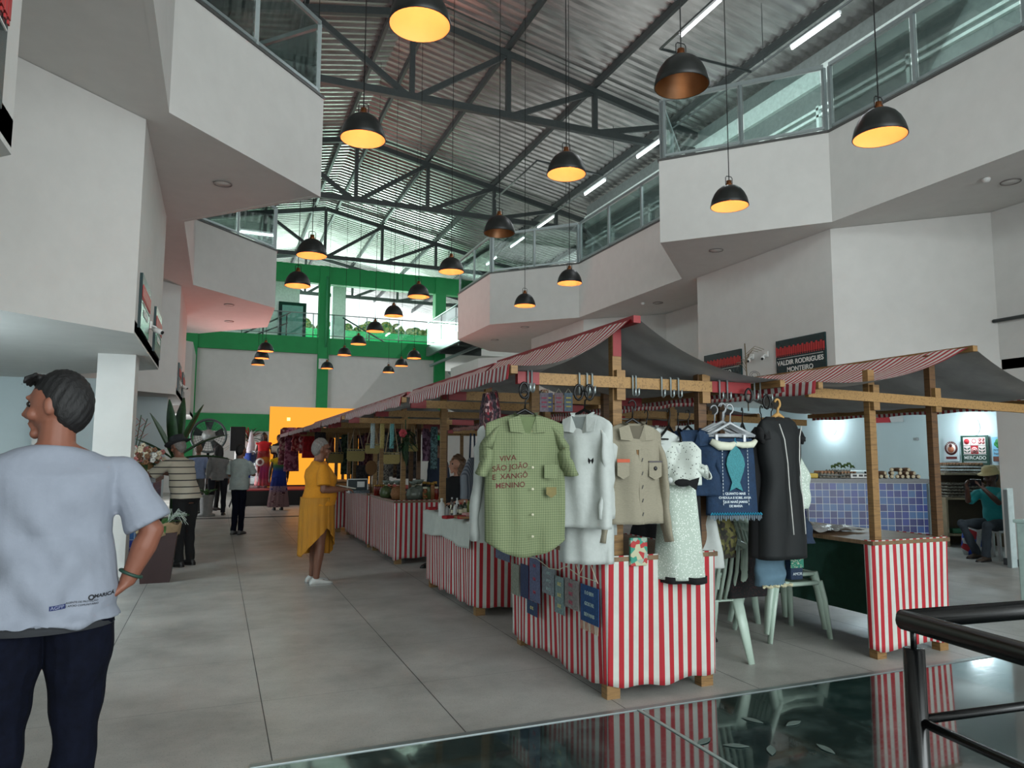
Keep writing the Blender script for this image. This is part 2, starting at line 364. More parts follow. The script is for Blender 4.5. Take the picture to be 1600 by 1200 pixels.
# side buildings: octagonal shop blocks every 8 m on both sides
ZS, ZF, ZR = 4.9, 6.27, 7.3
def mirror(x): return 7.68-x
def side(sgn, name):
    X = (lambda x:x) if sgn>0 else mirror
    # upper wall outline for each module k: face x=8.5 from y=8.0+8k .. 11.4+8k
    ks = range(-1,3)
    wl = MB()
    for k in ks:
        o=8*(k-0)
        P=[(10.0,4.8+o if k>-1 else -9),(10.0,6.62+o),(8.5,8.06+o),(8.5,11.36+o),(10.0,12.8+o)]
        for a,bb in zip(P[:-1],P[1:]):
            A=Vector((X(a[0]),a[1],0)); B=Vector((X(bb[0]),bb[1],0)); d=(B-A).normalized(); n=Vector((d.y,-d.x,0))
            if (n.x>0)!=(sgn>0): n=-n
            wl.poly([A+Vector((0,0,2.68)),B+Vector((0,0,2.68)),B+n*.2+Vector((0,0,2.68)),A+n*.2+Vector((0,0,2.68))], ZS-2.68)
    wl.poly([(X(10),28.8,2.68),(X(10),30.4,2.68),(X(10.2),30.4,2.68),(X(10.2),28.8,2.68)],ZS-2.68) if sgn<0 else None
    struct(wl.build('wall_'+name+'_upper', plaster))
    # soffit slab and parapet following the bay outline
    B=[(8.27,-9),(8.27,-.2)]
    for k in (-1,0): o=8*k; B+= [(8.27,7.82+o),(6.53,9.67+o),(8.27,11.53+o)]
    B=[(8.27,-9),(8.27,-.18),(6.53,1.67),(8.27,3.53),(8.27,7.8),(6.53,9.67),(8.27,11.53),(8.27,15.85),(6.55,17.66),(6.55,20.42),(8.3,22.3)]
    Bm=[(X(x),y) for x,y in B]
    far = [(X(14.5),22.3),(X(14.5),-9)]
    sl=MB(); sl.poly([(x+(.07 if sgn>0 else -.07),y,ZS+.004) for x,y in Bm]+[(x,y,ZS+.004) for x,y in far], .25); sl.build('ceiling_'+name, plaster); struct(bpy.data.objects['ceiling_'+name])
    pr=MB(); cap=MB(); inn=[]
    n=len(Bm)
    for i in range(n):
        p=Vector(Bm[i]); a=Vector(Bm[max(i-1,0)]); c=Vector(Bm[min(i+1,n-1)])
        d1=(p-a).normalized() if i>0 else (c-p).normalized(); d2=(c-p).normalized() if i<n-1 else d1
        nn=lambda d: Vector((d.y,-d.x))*(1 if sgn>0 else -1)
        m=(nn(d1)+nn(d2)); m=m/max(m.length_squared/2,.3)*1.0; inn.append((p,m*.5))
    def off(i,t): p,m=inn[i]; q=p+m*2*t/1.0*.5; return q
    for i in range(n-1):
        a,b2=off(i,0),off(i+1,0); c,d=off(i+1,.14),off(i,.14)
        pr.poly([(a.x,a.y,ZS),(b2.x,b2.y,ZS),(c.x,c.y,ZS),(d.x,d.y,ZS)], ZF-ZS)
        a,b2=off(i,-.04),off(i+1,-.04); c,d=off(i+1,.18),off(i,.18)
        cap.poly([(a.x,a.y,ZF),(b2.x,b2.y,ZF),(c.x,c.y,ZF),(d.x,d.y,ZF)], .035)
    struct(pr.build('wall_'+name+'_parapet', plaster)); struct(cap.build('trim_'+name, dark_ledge))
    # balustrades: one per straight run
    runs=[]
    for i in range(n-1):
        a,b2=off(i,.07),off(i+1,.07)
        if i==0: a=a+(b2-a)*.6
        runs.append((a,b2))
    def balustrade(a,b2,z0,label):
        L=(b2-a).length; d=(b2-a)/L; t=thing('glass_balustrade', label,'balustrade',((a.x+b2.x)/2,(a.y+b2.y)/2,z0))
        f=MB(); pn=MB(); nseg=max(1,round(L/1.3)); a=a+d*.05; b2=b2-d*.05; L-=.1
        f.bar((a.x,a.y,z0+1.02),(b2.x,b2.y,z0+1.02),.055,.06); f.build('top_rail',alu,t)
        g=MB(); g.bar((a.x,a.y,z0+.06),(b2.x,b2.y,z0+.06),.035,.04); g.build('bottom_rail',alu,t)
        for k in range(nseg+1):
            p=a+(b2-a)*k/nseg; MB().bar((p.x,p.y,z0),(p.x,p.y,z0+1.0),.05,.05).build('post',alu,t)
        for k in range(nseg):
            p=a+(b2-a)*(k+.04)/nseg; q=a+(b2-a)*(k+.96)/nseg; pn.bar((p.x,p.y,z0+.53),(q.x,q.y,z0+.53),.008,.88)
        pn.build('glass_pane',gl,t)
    side_n = 'right' if sgn>0 else 'left'
    where=['far behind the viewer','','','above the near shop block','along the straight ledge nearest the viewer','on the slanted near face of the pointed bay','on the slanted far face of the pointed bay','along the straight ledge between the two bays','on the slanted near face of the far bay','on the front face of the far bay','on the slanted back face of the far bay']
    for i,(a,b2) in enumerate(runs):
        if i<3: continue
        if sgn<0 and i in (3,): continue
        balustrade(a,b2,ZF+.035,f'aluminium and glass balustrade {where[i]}, {side_n} side')
    # lower columns and shop walls
    lw=MB(); bb_=MB()
    cols=[(10.0,10.25,4.0,6.72),(10.0,10.25,-1.7,-1.28),(10.0,10.25,14.3,14.72),(10.0,10.25,12.7,13.0),(10.0,10.25,20.7,22.2)]
    for c in cols:
        lw.bx(X(c[0]),X(c[1]),c[2],c[3],0,2.68)
    struct(lw.build('wall_'+name+'_piers', plaster))
    return X
XR=side(1,'right'); XL=side(-1,'left')
# soffit over the shops (under the upper walls) with shop rooms behind
shopwall = mat('shop_wall_paint', sr(196,208,210), .8, var=.02, scale=2)
for nm,X in (('right',XR),('left',XL)):
    c=MB()
    for k in range(-1,3):
        o=8*k
        c.poly([(X(x),y+o,2.655) for x,y in ((8.5,8.05),(8.5,11.37),(10.0,12.81),(14.5,12.81),(14.5,6.61),(10.0,6.61))], .14)
        if k<2: c.poly([(X(x),y+o,2.655) for x,y in ((10.0,12.812),(14.5,12.812),(14.5,14.60),(10.0,14.60))], .14)
    struct(c.build('ceiling_shops_'+nm, plaster))
    b_=MB()
    if nm=='right':
        b_.bx(13.0,13.2,6.2,30,0,2.68).bx(10.06,13.0,6.3,6.5,0,2.68).bx(10.25,13,14.4,14.6,0,2.68).bx(11.9,12.1,14.6,22,0,2.68)
    else:
        b_.bx(X(13.0),X(13.2),-1,22,0,2.68).bx(X(9.0),X(13),13.4,13.55,0,2.68).bx(X(8.7),X(13),16.9,17.0,0,2.68).bx(X(9.7),X(13),20.6,20.75,0,2.68)
    struct(b_.build('wall_shops_'+nm, shopwall))
struct(MB().bx(9.96,10.26,6.26,6.72,0,.09).build('baseboard_right', mat('grey_baseboard', sr(70,74,76), .5)))
struct(MB().bx(ony(149,620,9.8).x,ony(209,620,9.8).x,9.8,10.2,0,2.68).build('wall_left_pier_face', plaster))

# outer side walls of the upper level
struct(MB().bx(14.4,14.6,-9,40,0,8.9).build('wall_right_outer', plaster))
struct(MB().bx(-7.0,-6.8,-9,40,0,7.2).build('wall_left_outer', plaster))
struct(MB().bx(11.8,11.95,2,22,5.15,10.25).build('wall_right_upper_level', mat('upper_level_wall', sr(120,128,126), .8)))
ub=MB(); ub.bx(11.70,11.8,2,22,9.45,9.85)
for y in np.arange(2.5,22,2.2): ub.bx(11.72,11.8,y,y+.07,7.4,9.0)
ub.bx(11.72,11.8,2,22,8.90,8.96).bx(11.72,11.8,2,22,8.74,8.80)
struct(ub.build('window_1_frames', mat('pale_frame', sr(215,228,224), .5)))
struct(MB().bx(11.66,11.72,12.3,13.0,7.0,8.3).build('trim_blue_tiles', mat('navy_tile_panel', sr(30,42,96), .3)))

# end wall: green concrete frame with white infill and open upper gallery
YE=30.5
g=MB()
for x0,x1 in ((-1.3,-.87),(3.7,4.14),(8.71,9.19)): g.bx(x0,x1,YE-.1,YE+.35,0,9.35)
g.bx(-1.3,9.6,YE-.04,YE+.35,2.38,3.06).bx(-1.3,9.19,YE-.04,YE+.3,5.62,6.3).bx(-1.3,11.9,YE-.04,YE+.3,8.6,9.35)
struct(g.build('wall_end_green_frame', green))
e=MB(); e.bx(-6.9,-1.3,YE+.1,YE+.25,0,5.7).bx(-1.3,9.0,YE+.08,YE+.25,0,5.7)
struct(e.build('wall_end_infill', plaster))
e=MB(); e.bx(9.19,14.5,YE,YE+.2,0,2.4).bx(9.2,14.5,YE+3.5,YE+3.7,0,5.6)
struct(e.build('wall_end_right', plaster))
t=thing('end_gallery_balustrade','grey tube and glass balustrade across the green end wall openings','balustrade',(4,YE,6.3))
for x0,x1 in ((-.87,3.7),(4.14,8.71)):
    MB().tube([(x0,YE+.1,7.32),(x1,YE+.1,7.32)],.025,8).build('hand_rail',alu,t); MB().tube([(x0,YE+.1,6.42),(x1,YE+.1,6.42)],.018,8).build('lower_rail',alu,t)
    for x in np.linspace(x0+.2,x1-.2,4): MB().tube([(x,YE+.1,6.3),(x,YE+.1,7.32)],.02,8).build('post',alu,t)
    MB().bx(x0,x1,YE+.09,YE+.1,6.45,7.28).build('glass_pane',gl,t)
# beyond the gallery
struct(MB().bx(-7,14.5,YE+.3,42,6.0,6.3).build('floor_gallery', plaster))
struct(MB().bx(-7,3.2,33.5,33.6,6.3,9.3).bx(4.6,5.2,33,33.5,6.3,9.3).build('wall_gallery_room', mat('pale_room_wall', sr(225,235,232), .8)))
d=struct(MB().bx(2.3,3.5,33.38,33.5,6.3,8.3).build('door_1', mat('dark_glass_door', sr(22,40,44), .15)))
MB().bx(2.45,3.35,33.36,33.38,6.4,8.15).build('door_panel', mat('teal_glass', sr(120,165,160), .1), d)
struct(MB().bx(-7,14.5,39.6,39.8,6.3,8.25).build('wall_gallery_far', mat('bright_green_parapet', sr(40,200,120), .6)))
hd=MB(); _r=random.Random(2)
for k in range(90): hd.ball((-6+20*k/89+_r.uniform(-.2,.2),40.6+_r.uniform(-.3,.3),8.35+_r.uniform(-.3,.35)),_r.uniform(.22,.42),7,5)
for x in np.arange(-5.5,14,2.2): hd.tube([(x,40.6,6.3),(x,40.6,8.4)],.08,6)
tag(hd.build('leafy_hedge',patch('hedge_leaves',[sr(120,150,60),sr(180,170,80),sr(70,120,60),sr(200,190,120)],9)),'yellow green tree foliage beyond the bright green wall of the gallery','foliage',kind='stuff')
t=thing('stair_rail','grey steel stair railing climbing beyond the green gallery','railing',(2,32,6.3))
MB().tube([(.6,32,6.4),(2.7,32,7.55)],.035).build('hand_rail',steel,t)
MB().tube([(.9,32,6.3),(2.6,32,7.1)],.03).build('lower_rail',steel,t)
MB().tube([(2.55,32,6.3),(2.55,32,7.5)],.03).build('post',steel,t); MB().tube([(1.6,32,6.3),(1.6,32,6.95)],.03).build('post',steel,t)
t=thing('stair_rail','grey steel stair railing descending behind the middle gallery opening','railing',(6,32.5,6.3))
MB().tube([(5.0,32.5,7.6),(7.3,32.5,6.4)],.035).build('hand_rail',steel,t); MB().tube([(5.1,32.5,6.3),(5.1,32.5,7.55)],.03).build('post',steel,t); MB().tube([(6.2,32.5,6.3),(6.2,32.5,7.0)],.03).build('post',steel,t)

# roof: corrugated sheets, purlins, trusses
def zroof(x): return 12.0-.2*abs(x-3.84)
m_roof, nt, b = _nt('corrugated_metal')
nt.links.new(ramp(nt, noise(nt, 1.2, 5, .6, stretch=(1,4,1)), [(.35,sr(165,165,163)),(.65,sr(200,200,198))]), b.inputs['Base Color'])
b.inputs['Metallic'].default_value = .8; b.inputs['Roughness'].default_value = .27
rf=MB(); ys=[]; P_=.26; y=-9.
while y<44:
    ys+= [(y,0),(y+.07,0),(y+.10,.045),(y+.20,.045)]; y+=P_+.0
    ys[-1]=(ys[-1][0],.045)
V=[];F=[]
for x in (-8.0,3.84,14.6):
    for yy,dz in ys: V.append((x,yy,zroof(x)+dz))
m=len(ys)
for a in range(2):
    for i in range(m-1): F.append((a*m+i,a*m+i+1,(a+1)*m+i+1,(a+1)*m+i))
rf.add(V,F); struct(rf.build('ceiling_roof_sheets', m_roof, recalc=False))
pu=MB()
pxs=[3.84-.45,3.84+.45]+[3.84+sg*2.4*k for sg in (-1,1) for k in (1,2,3,4)]
for x in pxs: pu.bx(x-.04,x+.04,-9,44,zroof(x)-.17,zroof(x)-.01)
struct(pu.build('ceiling_purlins', steel))
def truss(y,label):
    t=thing('roof_truss',label,'roof truss',(3.84,y,9.7))
    zc=lambda x: zroof(x)-.26
    xl,xr=-6.9,14.4
    MB().bar((xl,y,9.70),(xr,y,9.70),.12,.17).build('bottom_chord',steel,t)
    MB().bar((xl,y,zc(xl)),(3.84,y,zc(3.84)),.12,.17).bar((3.84,y,zc(3.84)),(xr,y,zc(xr)),.12,.17).build('top_chord',steel,t)
    for k in range(-4,5):
        x=3.84+2.4*k
        MB().bar((x,y,9.7),(x,y,zc(x)),.11,.13).build('strut',steel,t)
        if k!=0 and abs(k)<=4:
            xi=3.84+2.4*(k-(1 if k>0 else -1)); MB().bar((xi+(.12 if k>0 else -.12),y,9.72),(x,y,zc(x)),.09,.13).build('brace',steel,t)
for y,l in ((.8,'dark grey steel roof truss behind the viewer'),(8.3,'dark grey steel roof truss nearest overhead'),(15.64,'dark grey steel roof truss nearest in view, touching the pointed bays'),(22.95,'second dark grey steel roof truss, crossing mid hall'),(30.25,'dark grey steel roof truss in front of the green end wall'),(37.6,'pale far steel roof truss seen through the green gallery openings')):
    if y>1: truss(y,l)
# ------------------------------------------------------------------ pendant lamps
shade_m = mat('black_lamp_enamel', sr(24,26,24), .45, .1, var=.15)
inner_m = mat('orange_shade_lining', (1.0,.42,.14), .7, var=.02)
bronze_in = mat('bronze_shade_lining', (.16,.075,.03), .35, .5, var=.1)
copper = mat('copper_cap', sr(120,72,40), .35, .8)
blk = mat('black_metal', sr(14,14,14), .4, .3); blkcord = mat('black_cord', sr(30,30,30), .7)
bulb_m = mat('warm_bulb', (1,.8,.5), .5, emit=(1,.62,.30), es=2.0); bulb_off = mat('dim_bulb', sr(230,190,120), .3, emit=(1,.75,.4), es=.6)
def make_pendant(loc, label, lit=True, group='pendant lamps'):
    t=thing('pendant_lamp',label,'lamp',loc,group=group); x,y,z=loc
    prof=[(.225,0),(.231,.004),(.224,.045),(.210,.10),(.184,.158),(.146,.21),(.10,.246),(.05,.262),(.0,.264)]
    MB().lathe(prof,(x,y,z),32,cap=False).build('lamp_shade',shade_m,t)
    pin=[(.222,.003)]+[(r-.008,zz-.006) for r,zz in prof[2:-1]]+[(0,.25)]
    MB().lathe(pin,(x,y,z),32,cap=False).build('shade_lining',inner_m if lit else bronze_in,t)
    MB().lathe([(.0,.25),(.045,.25),(.042,.285),(.032,.30),(.032,.33),(.018,.335),(0,.335)],(x,y,z),16).build('cap',copper,t)
    MB().tube([(x-.05,y,z+.265),(x-.05,y,z+.365),(x-.035,y,z+.385),(x+.035,y,z+.385),(x+.05,y,z+.365),(x+.05,y,z+.265)],.005,6).build('carrying_loop',blk,t)
    MB().ball((x,y,z+.19),.03,12,8).build('bulb',bulb_m if lit else bulb_off,t)
    return t
rowname={0:'left',1:'middle',2:'right'}
PN=[(656,40,95,0,'largest, overhead at the top of the photo'),(567,218,69,0,'second nearest'),(487,400,46,0,'at the tip of the far left bay'),(465,447,39,0,'just below the far left bay tip'),(415,549,24,0,'uppermost of three against the white end wall'),(409,560,22,0,'middle of three against the white end wall'),(403,570,20,0,'lowest of three against the white end wall'),
(1065,135,83,1,'nearest, with an unlit bronze inside'),(885,273,60,1,'before the second truss'),(780,365,48,1,'bronze inside, beside the far right bay'),(705,425,39,1,'beside the bright gallery'),(654,464,34,1,'before the green frame'),(615,494,29,1,'before the gallery glass with dim inside'),(586,518,27,1,'just above the green beam'),(560,538,24,1,'over the green beam'),(538,555,21,1,'under the green beam'),(511,576,19,1,'lowest and farthest before the green post'),
(1375,215,78,2,'nearest, before the right ledge'),(1140,323,57,2,'before the pointed right bay'),(890,443,38,2,'before the far right bay'),(820,478,33,2,'lower one before the far right bay'),(647,560,22,2,'before the end of the green beam'),(627,572,20,2,'second last'),(607,582,18,2,'farthest and lowest')]
pend0={}
for px,py,wd,row,where in PN:
    P=Vector((0,0,CAMH))+_ray(px,py)*(FPX*.45/wd); lit = (px,py) not in ((1065,135),(780,365))
    lab=f'black dome pendant lamp of the {rowname[row]} row, {where}'
    if lit not in pend0:
        t=pend0[lit]=make_pendant(P,lab,lit)
    else: t=dup(pend0[lit],P,label=lab)
    h=zroof(P.x)+.04-(P.z+.335)
    MB().tube([(P.x,P.y,P.z+.335),(P.x,P.y,P.z+.335+h)],.006,5).build('cord',blkcord,t)
    lamp('pendant_bulb_light','POINT',(P.x,P.y,P.z+.07),1.5 if lit else .2,(1,.72,.46),size=.03)

# ------------------------------------------------------------------ fluorescent tubes and conduits
tube_m = mat('fluorescent_tube', (1,1,1), .5, emit=(.93,.97,1), es=5)
tubes=[(9.98,9.04,10.23),(9.98,14.65,15.79),(9.98,17.47,18.73),(9.98,20.9,22.2),(9.98,23.4,24.7),(9.98,26.2,27.4),(7.75,9.5,10.7)]
wh=['at the upper right','left of the near pointed bay','above the far bay','close to the second truss','seen through the far bay glass','farthest down the hall','at the very top on its own conduit']
for (x,y0,y1),w_ in zip(tubes,wh):
    t=thing('tube_light','slim white fluorescent tube light under the roof '+w_,'tube light',(x,(y0+y1)/2,9.3),group='tube lights under the roof')
    MB().bx(x-.03,x+.03,y0,y1,9.33,9.38).build('housing',mat('white_enamel',sr(210,214,214),.4),t)
    MB().tube([(x,y0+.02,9.30),(x,y1-.02,9.30)],.022,8).build('tube',tube_m,t)
    lamp('tube_glow','AREA',(x,(y0+y1)/2,9.26),34,(.92,.97,1),(0,0,0),.06,y1-y0)
t=thing('conduit','long thin grey conduit carrying the tube lights along the right of the roof','conduit',(9.98,15,9.42))
MB().tube([(9.98,4,9.42),(9.98,30,9.42)],.02,6).build('pipe',steel,t)
for y in np.arange(5,30,3.): MB().tube([(9.98,y,9.42),(9.98,y,zroof(9.98)-.05)],.008,5).build('hanger',steel,t)
for (y0,y1,lb) in ((17.6,20.85,'bent grey conduit dropping from the roof above the far right bay'),(9.4,11.36,'bent grey conduit above the nearest bronze lamp')):
    t=thing('conduit',lb,'conduit',(8,y0,9.5)); MB().tube([(7.9,y1,9.6),(7.9,y0,9.6),(9.98,y0,9.5)] if y0>15 else [(7.75,y0-.1,9.42),(7.75,y1,9.42),(9.98,y1,9.42)],.028,6).build('pipe',steel,t)

# ------------------------------------------------------------------ recessed speakers, downlights, smoke detectors, cameras, signs
ringm = mat('grey_ring', sr(120,112,110), .6)
def ceiling_ring(px,py,label,r=.115):
    p=onz(px,py,ZS)
    t=thing('ceiling_speaker',label,'ceiling speaker',(p.x,p.y,ZS),group='round ceiling speakers')
    MB().lathe([(r,-.002),(r,-.01),(r-.008,-.01),(r-.008,-.002)],(p.x,p.y,ZS),28,closed=True).build('rim',ringm,t)
    MB().lathe([(0,-.004),(r-.008,-.004),(r-.008,.0)],(p.x,p.y,ZS),28).build('grille',plaster,t)
for px,py,l in ((348,287,'under the near left bay'),(358,476,'upper of two under the far left bay'),(358,502,'lower of two under the far left bay'),(1119,391,'under the near right bay'),(1579,284,'under the right ledge at the photo edge'),(1028,473,'beyond the near right bay above the canopy'),(820,511,'upper of two under the far right bay'),(773,531,'lower of two under the far right bay')):
    ceiling_ring(px,py,'round white flush ceiling speaker '+l)
for px,py,l in ((1541,279,'under the right ledge'),(1004,473,'above the stall canopy ridge')):
    p=onz(px,py,ZS); t=MB().lathe([(.05,0),(.05,-.02),(.03,-.045),(0,-.05)],(p.x,p.y,ZS),16).build('smoke_detector',mat('white_plastic',sr(215,215,212),.4)); tag(t,'small white smoke detector '+l,'smoke detector')
glow = mat('downlight_glow',(1,1,1),.5,emit=(.9,.97,1),es=4)
for px,py,l in ((88,517,'under the near left shop block'),(165,541,'near the lit shop pier on the left'),(216,617,'in the dim recess beyond the left pier'),(247,624,'beside the potted palm under the left recess')):
    p=onz(px,py,2.68); t=thing('downlight','tiny round white downlight '+l,'downlight',(p.x,p.y,2.68),group='downlights')
    MB().lathe([(.035,-.002),(.05,-.008),(.05,0)],(p.x,p.y,2.68),16).build('trim_ring',plaster,t); MB().lathe([(0,-.003),(.035,-.003),(.035,0)],(p.x,p.y,2.68),16).build('lens',glow,t)
board = mat('dark_green_board', sr(14,46,48), .25); redband = mat('red_folk_band', sr(178,48,48), .5); wht = mat('white_print', sr(225,225,220), .6)
def sign(y0,y1,x,sgn,label,lines,z0=2.76,z1=3.34,zag=True):
    t=thing('shop_sign',label,'sign',(x,(y0+y1)/2,(z0+z1)/2)); dx=-.03*sgn
    MB().bx(x,x+dx,y0,y1,z0,z1).build('board',board,t)
    xx=x+dx*1.1; H=z1-z0
    b_=MB(); n=22
    for k in range(n):
        ya=y0+(y1-y0)*(k+.12)/n; yb=y0+(y1-y0)*(k+.88)/n; zc=z0+H*.66
        b_.bx(xx,xx+dx*.2,ya,yb,zc-H*.09,zc+H*(.11+.04*(k%2)))
        b_.bx(xx,xx+dx*.2,ya+.008,yb-.008,zc-H*.13,zc-H*.105)
    b_.build('red_border',redband,t)
    MB().bx(xx,xx+dx*.2,y0+.04,y1-.04,z0+H*.47,z0+H*.48).build('white_rule',wht,t)
    M=lambda zz: frame((xx+dx*.15,(y0+y1)/2,zz),(0,-1*sgn,0),(0,0,1))
    for i,s_ in enumerate(lines): text(s_,.108,M(z0+H*(.34-.2*i)),wht,'lettering',t,bold=.002)
    return t
sign(8.22,9.26,8.5,1,'dark green sign with red folk border and two lines of white capitals above the stalls',['VALDIR RODRIGUES','MONTEIRO'])
sign(10.12,11.16,8.5,1,'dark green sign with red border, half hidden behind the dark canopy',['MERCADO'])
sign(8.3,9.25,-.82,-1,'glossy sign nearest of the pair on the near left wall',['MERCADO'])
sign(10.15,11.1,-.82,-1,'glossy sign farther of the pair on the near left wall',['MERCADO'])
sign(16.3,17.25,-.82,-1,'small-looking glossy sign nearest of the pair on the far left wall',['MERCADO'])
sign(18.15,19.1,-.82,-1,'small-looking glossy sign farther of the pair on the far left wall',['MERCADO'])
sign(2.1,3.08,-.82,-1,'dark sign with red ornament cut by the left photo edge',['MERCADO'],2.72,3.32)
def seccam(loc,d,label):
    t=thing('security_camera',label,'security camera',loc,group='security cameras'); p=Vector(loc); d=Vector(d)
    MB().box(p,(.02,.09,.09)).build('wall_plate',mat('white_plastic',sr(215,215,212),.4),t)
    MB().tube([p,p+Vector((d.x*.08,0,-.02)),p+Vector((d.x*.1,0,-.05))],.012,6).build('arm',mat('white_plastic',sr(215,215,212),.4),t)
    q=p+Vector((d.x*.1,0,-.06)); MB().tube([q-d*.06,q+d*.08],.032,12).build('camera_body',mat('white_plastic',sr(215,215,212),.4),t)
    MB().tube([q+d*.08,q+d*.088],.022,12).build('lens',blk,t)
for y,x,sg,l in ((9.5,8.5,-1,'nearer of the two by the green name sign'),(9.85,8.5,-1,'farther of the two by the green name sign'),(9.6,-.82,1,'between the two near left signs'),(17.6,-.82,1,'between the two far left signs')):
    d=Vector((sg*.7,-.6,-.35)).normalized(); seccam((x+sg*.02,y,3.16 if x>0 else 3.0),d,'small white wall camera '+l)
p=onx(1470,0,10.0)
t=MB().tube([onx(1552,502,9.95),(9.95,5.0,onx(1552,502,9.95).z)],.025,8).build('wall_pipe',steel); tag(t,'thin grey pipe running along the right wall below the ledge','pipe')
# end wall small fittings
t=MB().box((3.92,YE-.13,5.2),(.36,.05,.42)).build('alarm_box',mat('pale_box',sr(200,205,200),.5)); tag(t,'small pale box on the green centre post','box')
t=MB().tube([(4.0,YE-.13,8.9),(4.0,YE-.13,5.9)],.04,8).build('down_pipe',mat('green_pipe',sr(60,150,100),.4)); tag(t,'slim green pipe on the centre post of the end wall','pipe')
t=MB().tube([(-1.05,YE-.12,5.35),(-1.05,YE-.3,5.3)],.09,14).build('flood_lamp',mat('pale_lens',sr(220,225,220),.3)); tag(t,'small round white lamp on the left green post','lamp')
# steel bridge between far right bay and end wall
t=thing('steel_bridge','dark steel walkway bridge joining the far right bay to the end wall','bridge',(8.9,26,5.6))
MB().bx(8.35,10.2,22.4,YE-.12,5.95,6.1).build('deck',steel,t); MB().bx(8.3,8.42,22.4,YE-.12,5.75,6.15).build('edge_beam',alu,t)
for y in (23.5,26,28.5): MB().bx(8.4,10.2,y,y+.15,5.65,5.95).build('cross_beam',steel,t)
MB().bar((8.4,YE-.5,5.3),(9.8,26.5,5.95),.1,.1).build('brace',alu,t)
t=thing('glass_balustrade','glass and tube balustrade along the steel bridge at the green wall','balustrade',(8.4,26,6.1))
MB().tube([(8.36,22.4,7.25),(8.36,YE-.12,7.25)],.03).build('hand_rail',alu,t); MB().tube([(8.36,22.4,6.75),(8.36,YE-.12,6.75)],.018).build('mid_rail',alu,t); MB().bx(8.35,8.365,22.4,YE-.12,6.17,7.2).build('glass_pane',gl,t)
for y in np.linspace(22.4,30.2,5): MB().tube([(8.36,y,6.16),(8.36,y,7.25)],.022).build('post',alu,t)
t=thing('stairs','pale stair flight rising beyond the green post on the right','stairs',(11,32,0))
MB().bar((9.6,31.8,4.2),(12.6,31.8,2.2),.9,.25).build('flight',plaster,t); MB().tube([(9.6,31.3,5.2),(12.6,31.3,3.2)],.04).build('hand_rail',alu,t)

# ------------------------------------------------------------------ stage end
scr=thing('led_screen','big glowing orange screen standing behind the stage','screen',(3.1,24,0.45))
MB().bx(1.5,4.7,24.0,24.12,.45,2.97).build('cabinet',blk,scr)
MB().bx(1.5,4.7,23.98,24.0,.5,2.97).build('display',mat('orange_display',(.10,.05,.01),.6,var=.0,emit=sr(255,160,42),es=.70),scr)
MB().lathe([(0,0),(.045,0),(.045,.01)],(0,0,0),16)
p=ony(451,655,23.97); MB().box(p,(.1,.01,.1)).build('bright_dot',mat('yellow_dot',(1,.85,.2),.6,emit=(1,.85,.25),es=1.2),scr)
stg=thing('stage','low black stage with its top coloured by red light','stage',(3,23,0))
MB().bx(.75,6,21.9,24.9,0,.42).build('base',mat('stage_black',sr(16,16,18),.6),stg); MB().bx(.75,6,21.9,24.9,.42,.45).build('red_lit_top',mat('stage_red_lit',sr(150,50,54),.9),stg)  # red light on the stage top is put into its colour
sp_=thing('loudspeaker','tall black loudspeaker on a thin stand left of the stage','loudspeaker',(.5,21.6,0))
MB().bx(.32,.72,21.4,21.75,1.55,2.22,bev=.02).build('cabinet',blk,sp_); MB().bx(.34,.70,21.39,21.4,1.57,2.2).build('grille',mat('speaker_mesh',sr(28,28,30),.7),sp_)
MB().tube([(.52,21.58,0),(.52,21.58,1.55)],.02).build('pole',blk,sp_)
for a in (0,2.1,4.2): MB().tube([(.52,21.58,.5),(.52+.3*math.cos(a),21.58+.3*math.sin(a),0.01)],.012).build('leg',blk,sp_)
pod=thing('lectern','clear acrylic lectern with a round white emblem in front of the red dress','lectern',(1.25,23.1,.45))
acr=glass('acrylic',(.9,.93,.95),.03,.3)
MB().bx(.95,1.65,22.98,23.0,.45,1.52).build('front_panel',acr,pod); MB().bx(.9,1.7,22.9,23.3,1.52,1.56).build('top',acr,pod); MB().bx(.9,1.7,22.9,23.3,.45,.48).build('base',acr,pod)
pp=ony(406,722,22.96); MB().tube([pp,pp+Vector((0,-.008,0))],.12,20).build('emblem',wht,pod); MB().tube([pp+Vector((0,-.009,0)),pp+Vector((0,-.012,0))],.07,20).build('emblem_centre',mat('grey_print',sr(120,70,70),.6),pod)
flagm=mat('flag_cloth_white',sr(200,190,195),.8); 
fl=thing('flag','furled flag in white, pink and deep blue hanging left of the lectern','flag',(.95,23.4,.45))
def furled(mb,x,y,z0,z1,r0,r1,n=14):
    R=[]
    for i in range(10):
        q=i/9; r=r0+(r1-r0)*q; R.append([(x+r*(1+.25*math.sin(5*a+q*3))*math.cos(a),y+r*.7*(1+.25*math.cos(4*a))*math.sin(a),z0+(z1-z0)*q) for a in np.linspace(0,2*math.pi,n,endpoint=False)])
    mb.rings(R); return mb
furled(MB(),.95,23.4,1.45,2.15,.13,.03).build('upper_cloth',flagm,fl); furled(MB(),.93,23.4,.75,1.5,.12,.15).build('lower_cloth',mat('flag_blue',sr(30,60,140),.8),fl); MB().tube([(.95,23.4,.45),(.95,23.4,2.2)],.015).build('pole',alu,fl)
fl=thing('flag','furled red flag on a pole beside the orange screen','flag',(1.75,23.6,.45))
furled(MB(),1.78,23.6,1.25,2.0,.09,.02).build('cloth',mat('flag_red',sr(190,30,40),.8),fl); MB().tube([(1.75,23.6,.45),(1.82,23.6,2.25)],.013).build('pole',alu,fl)
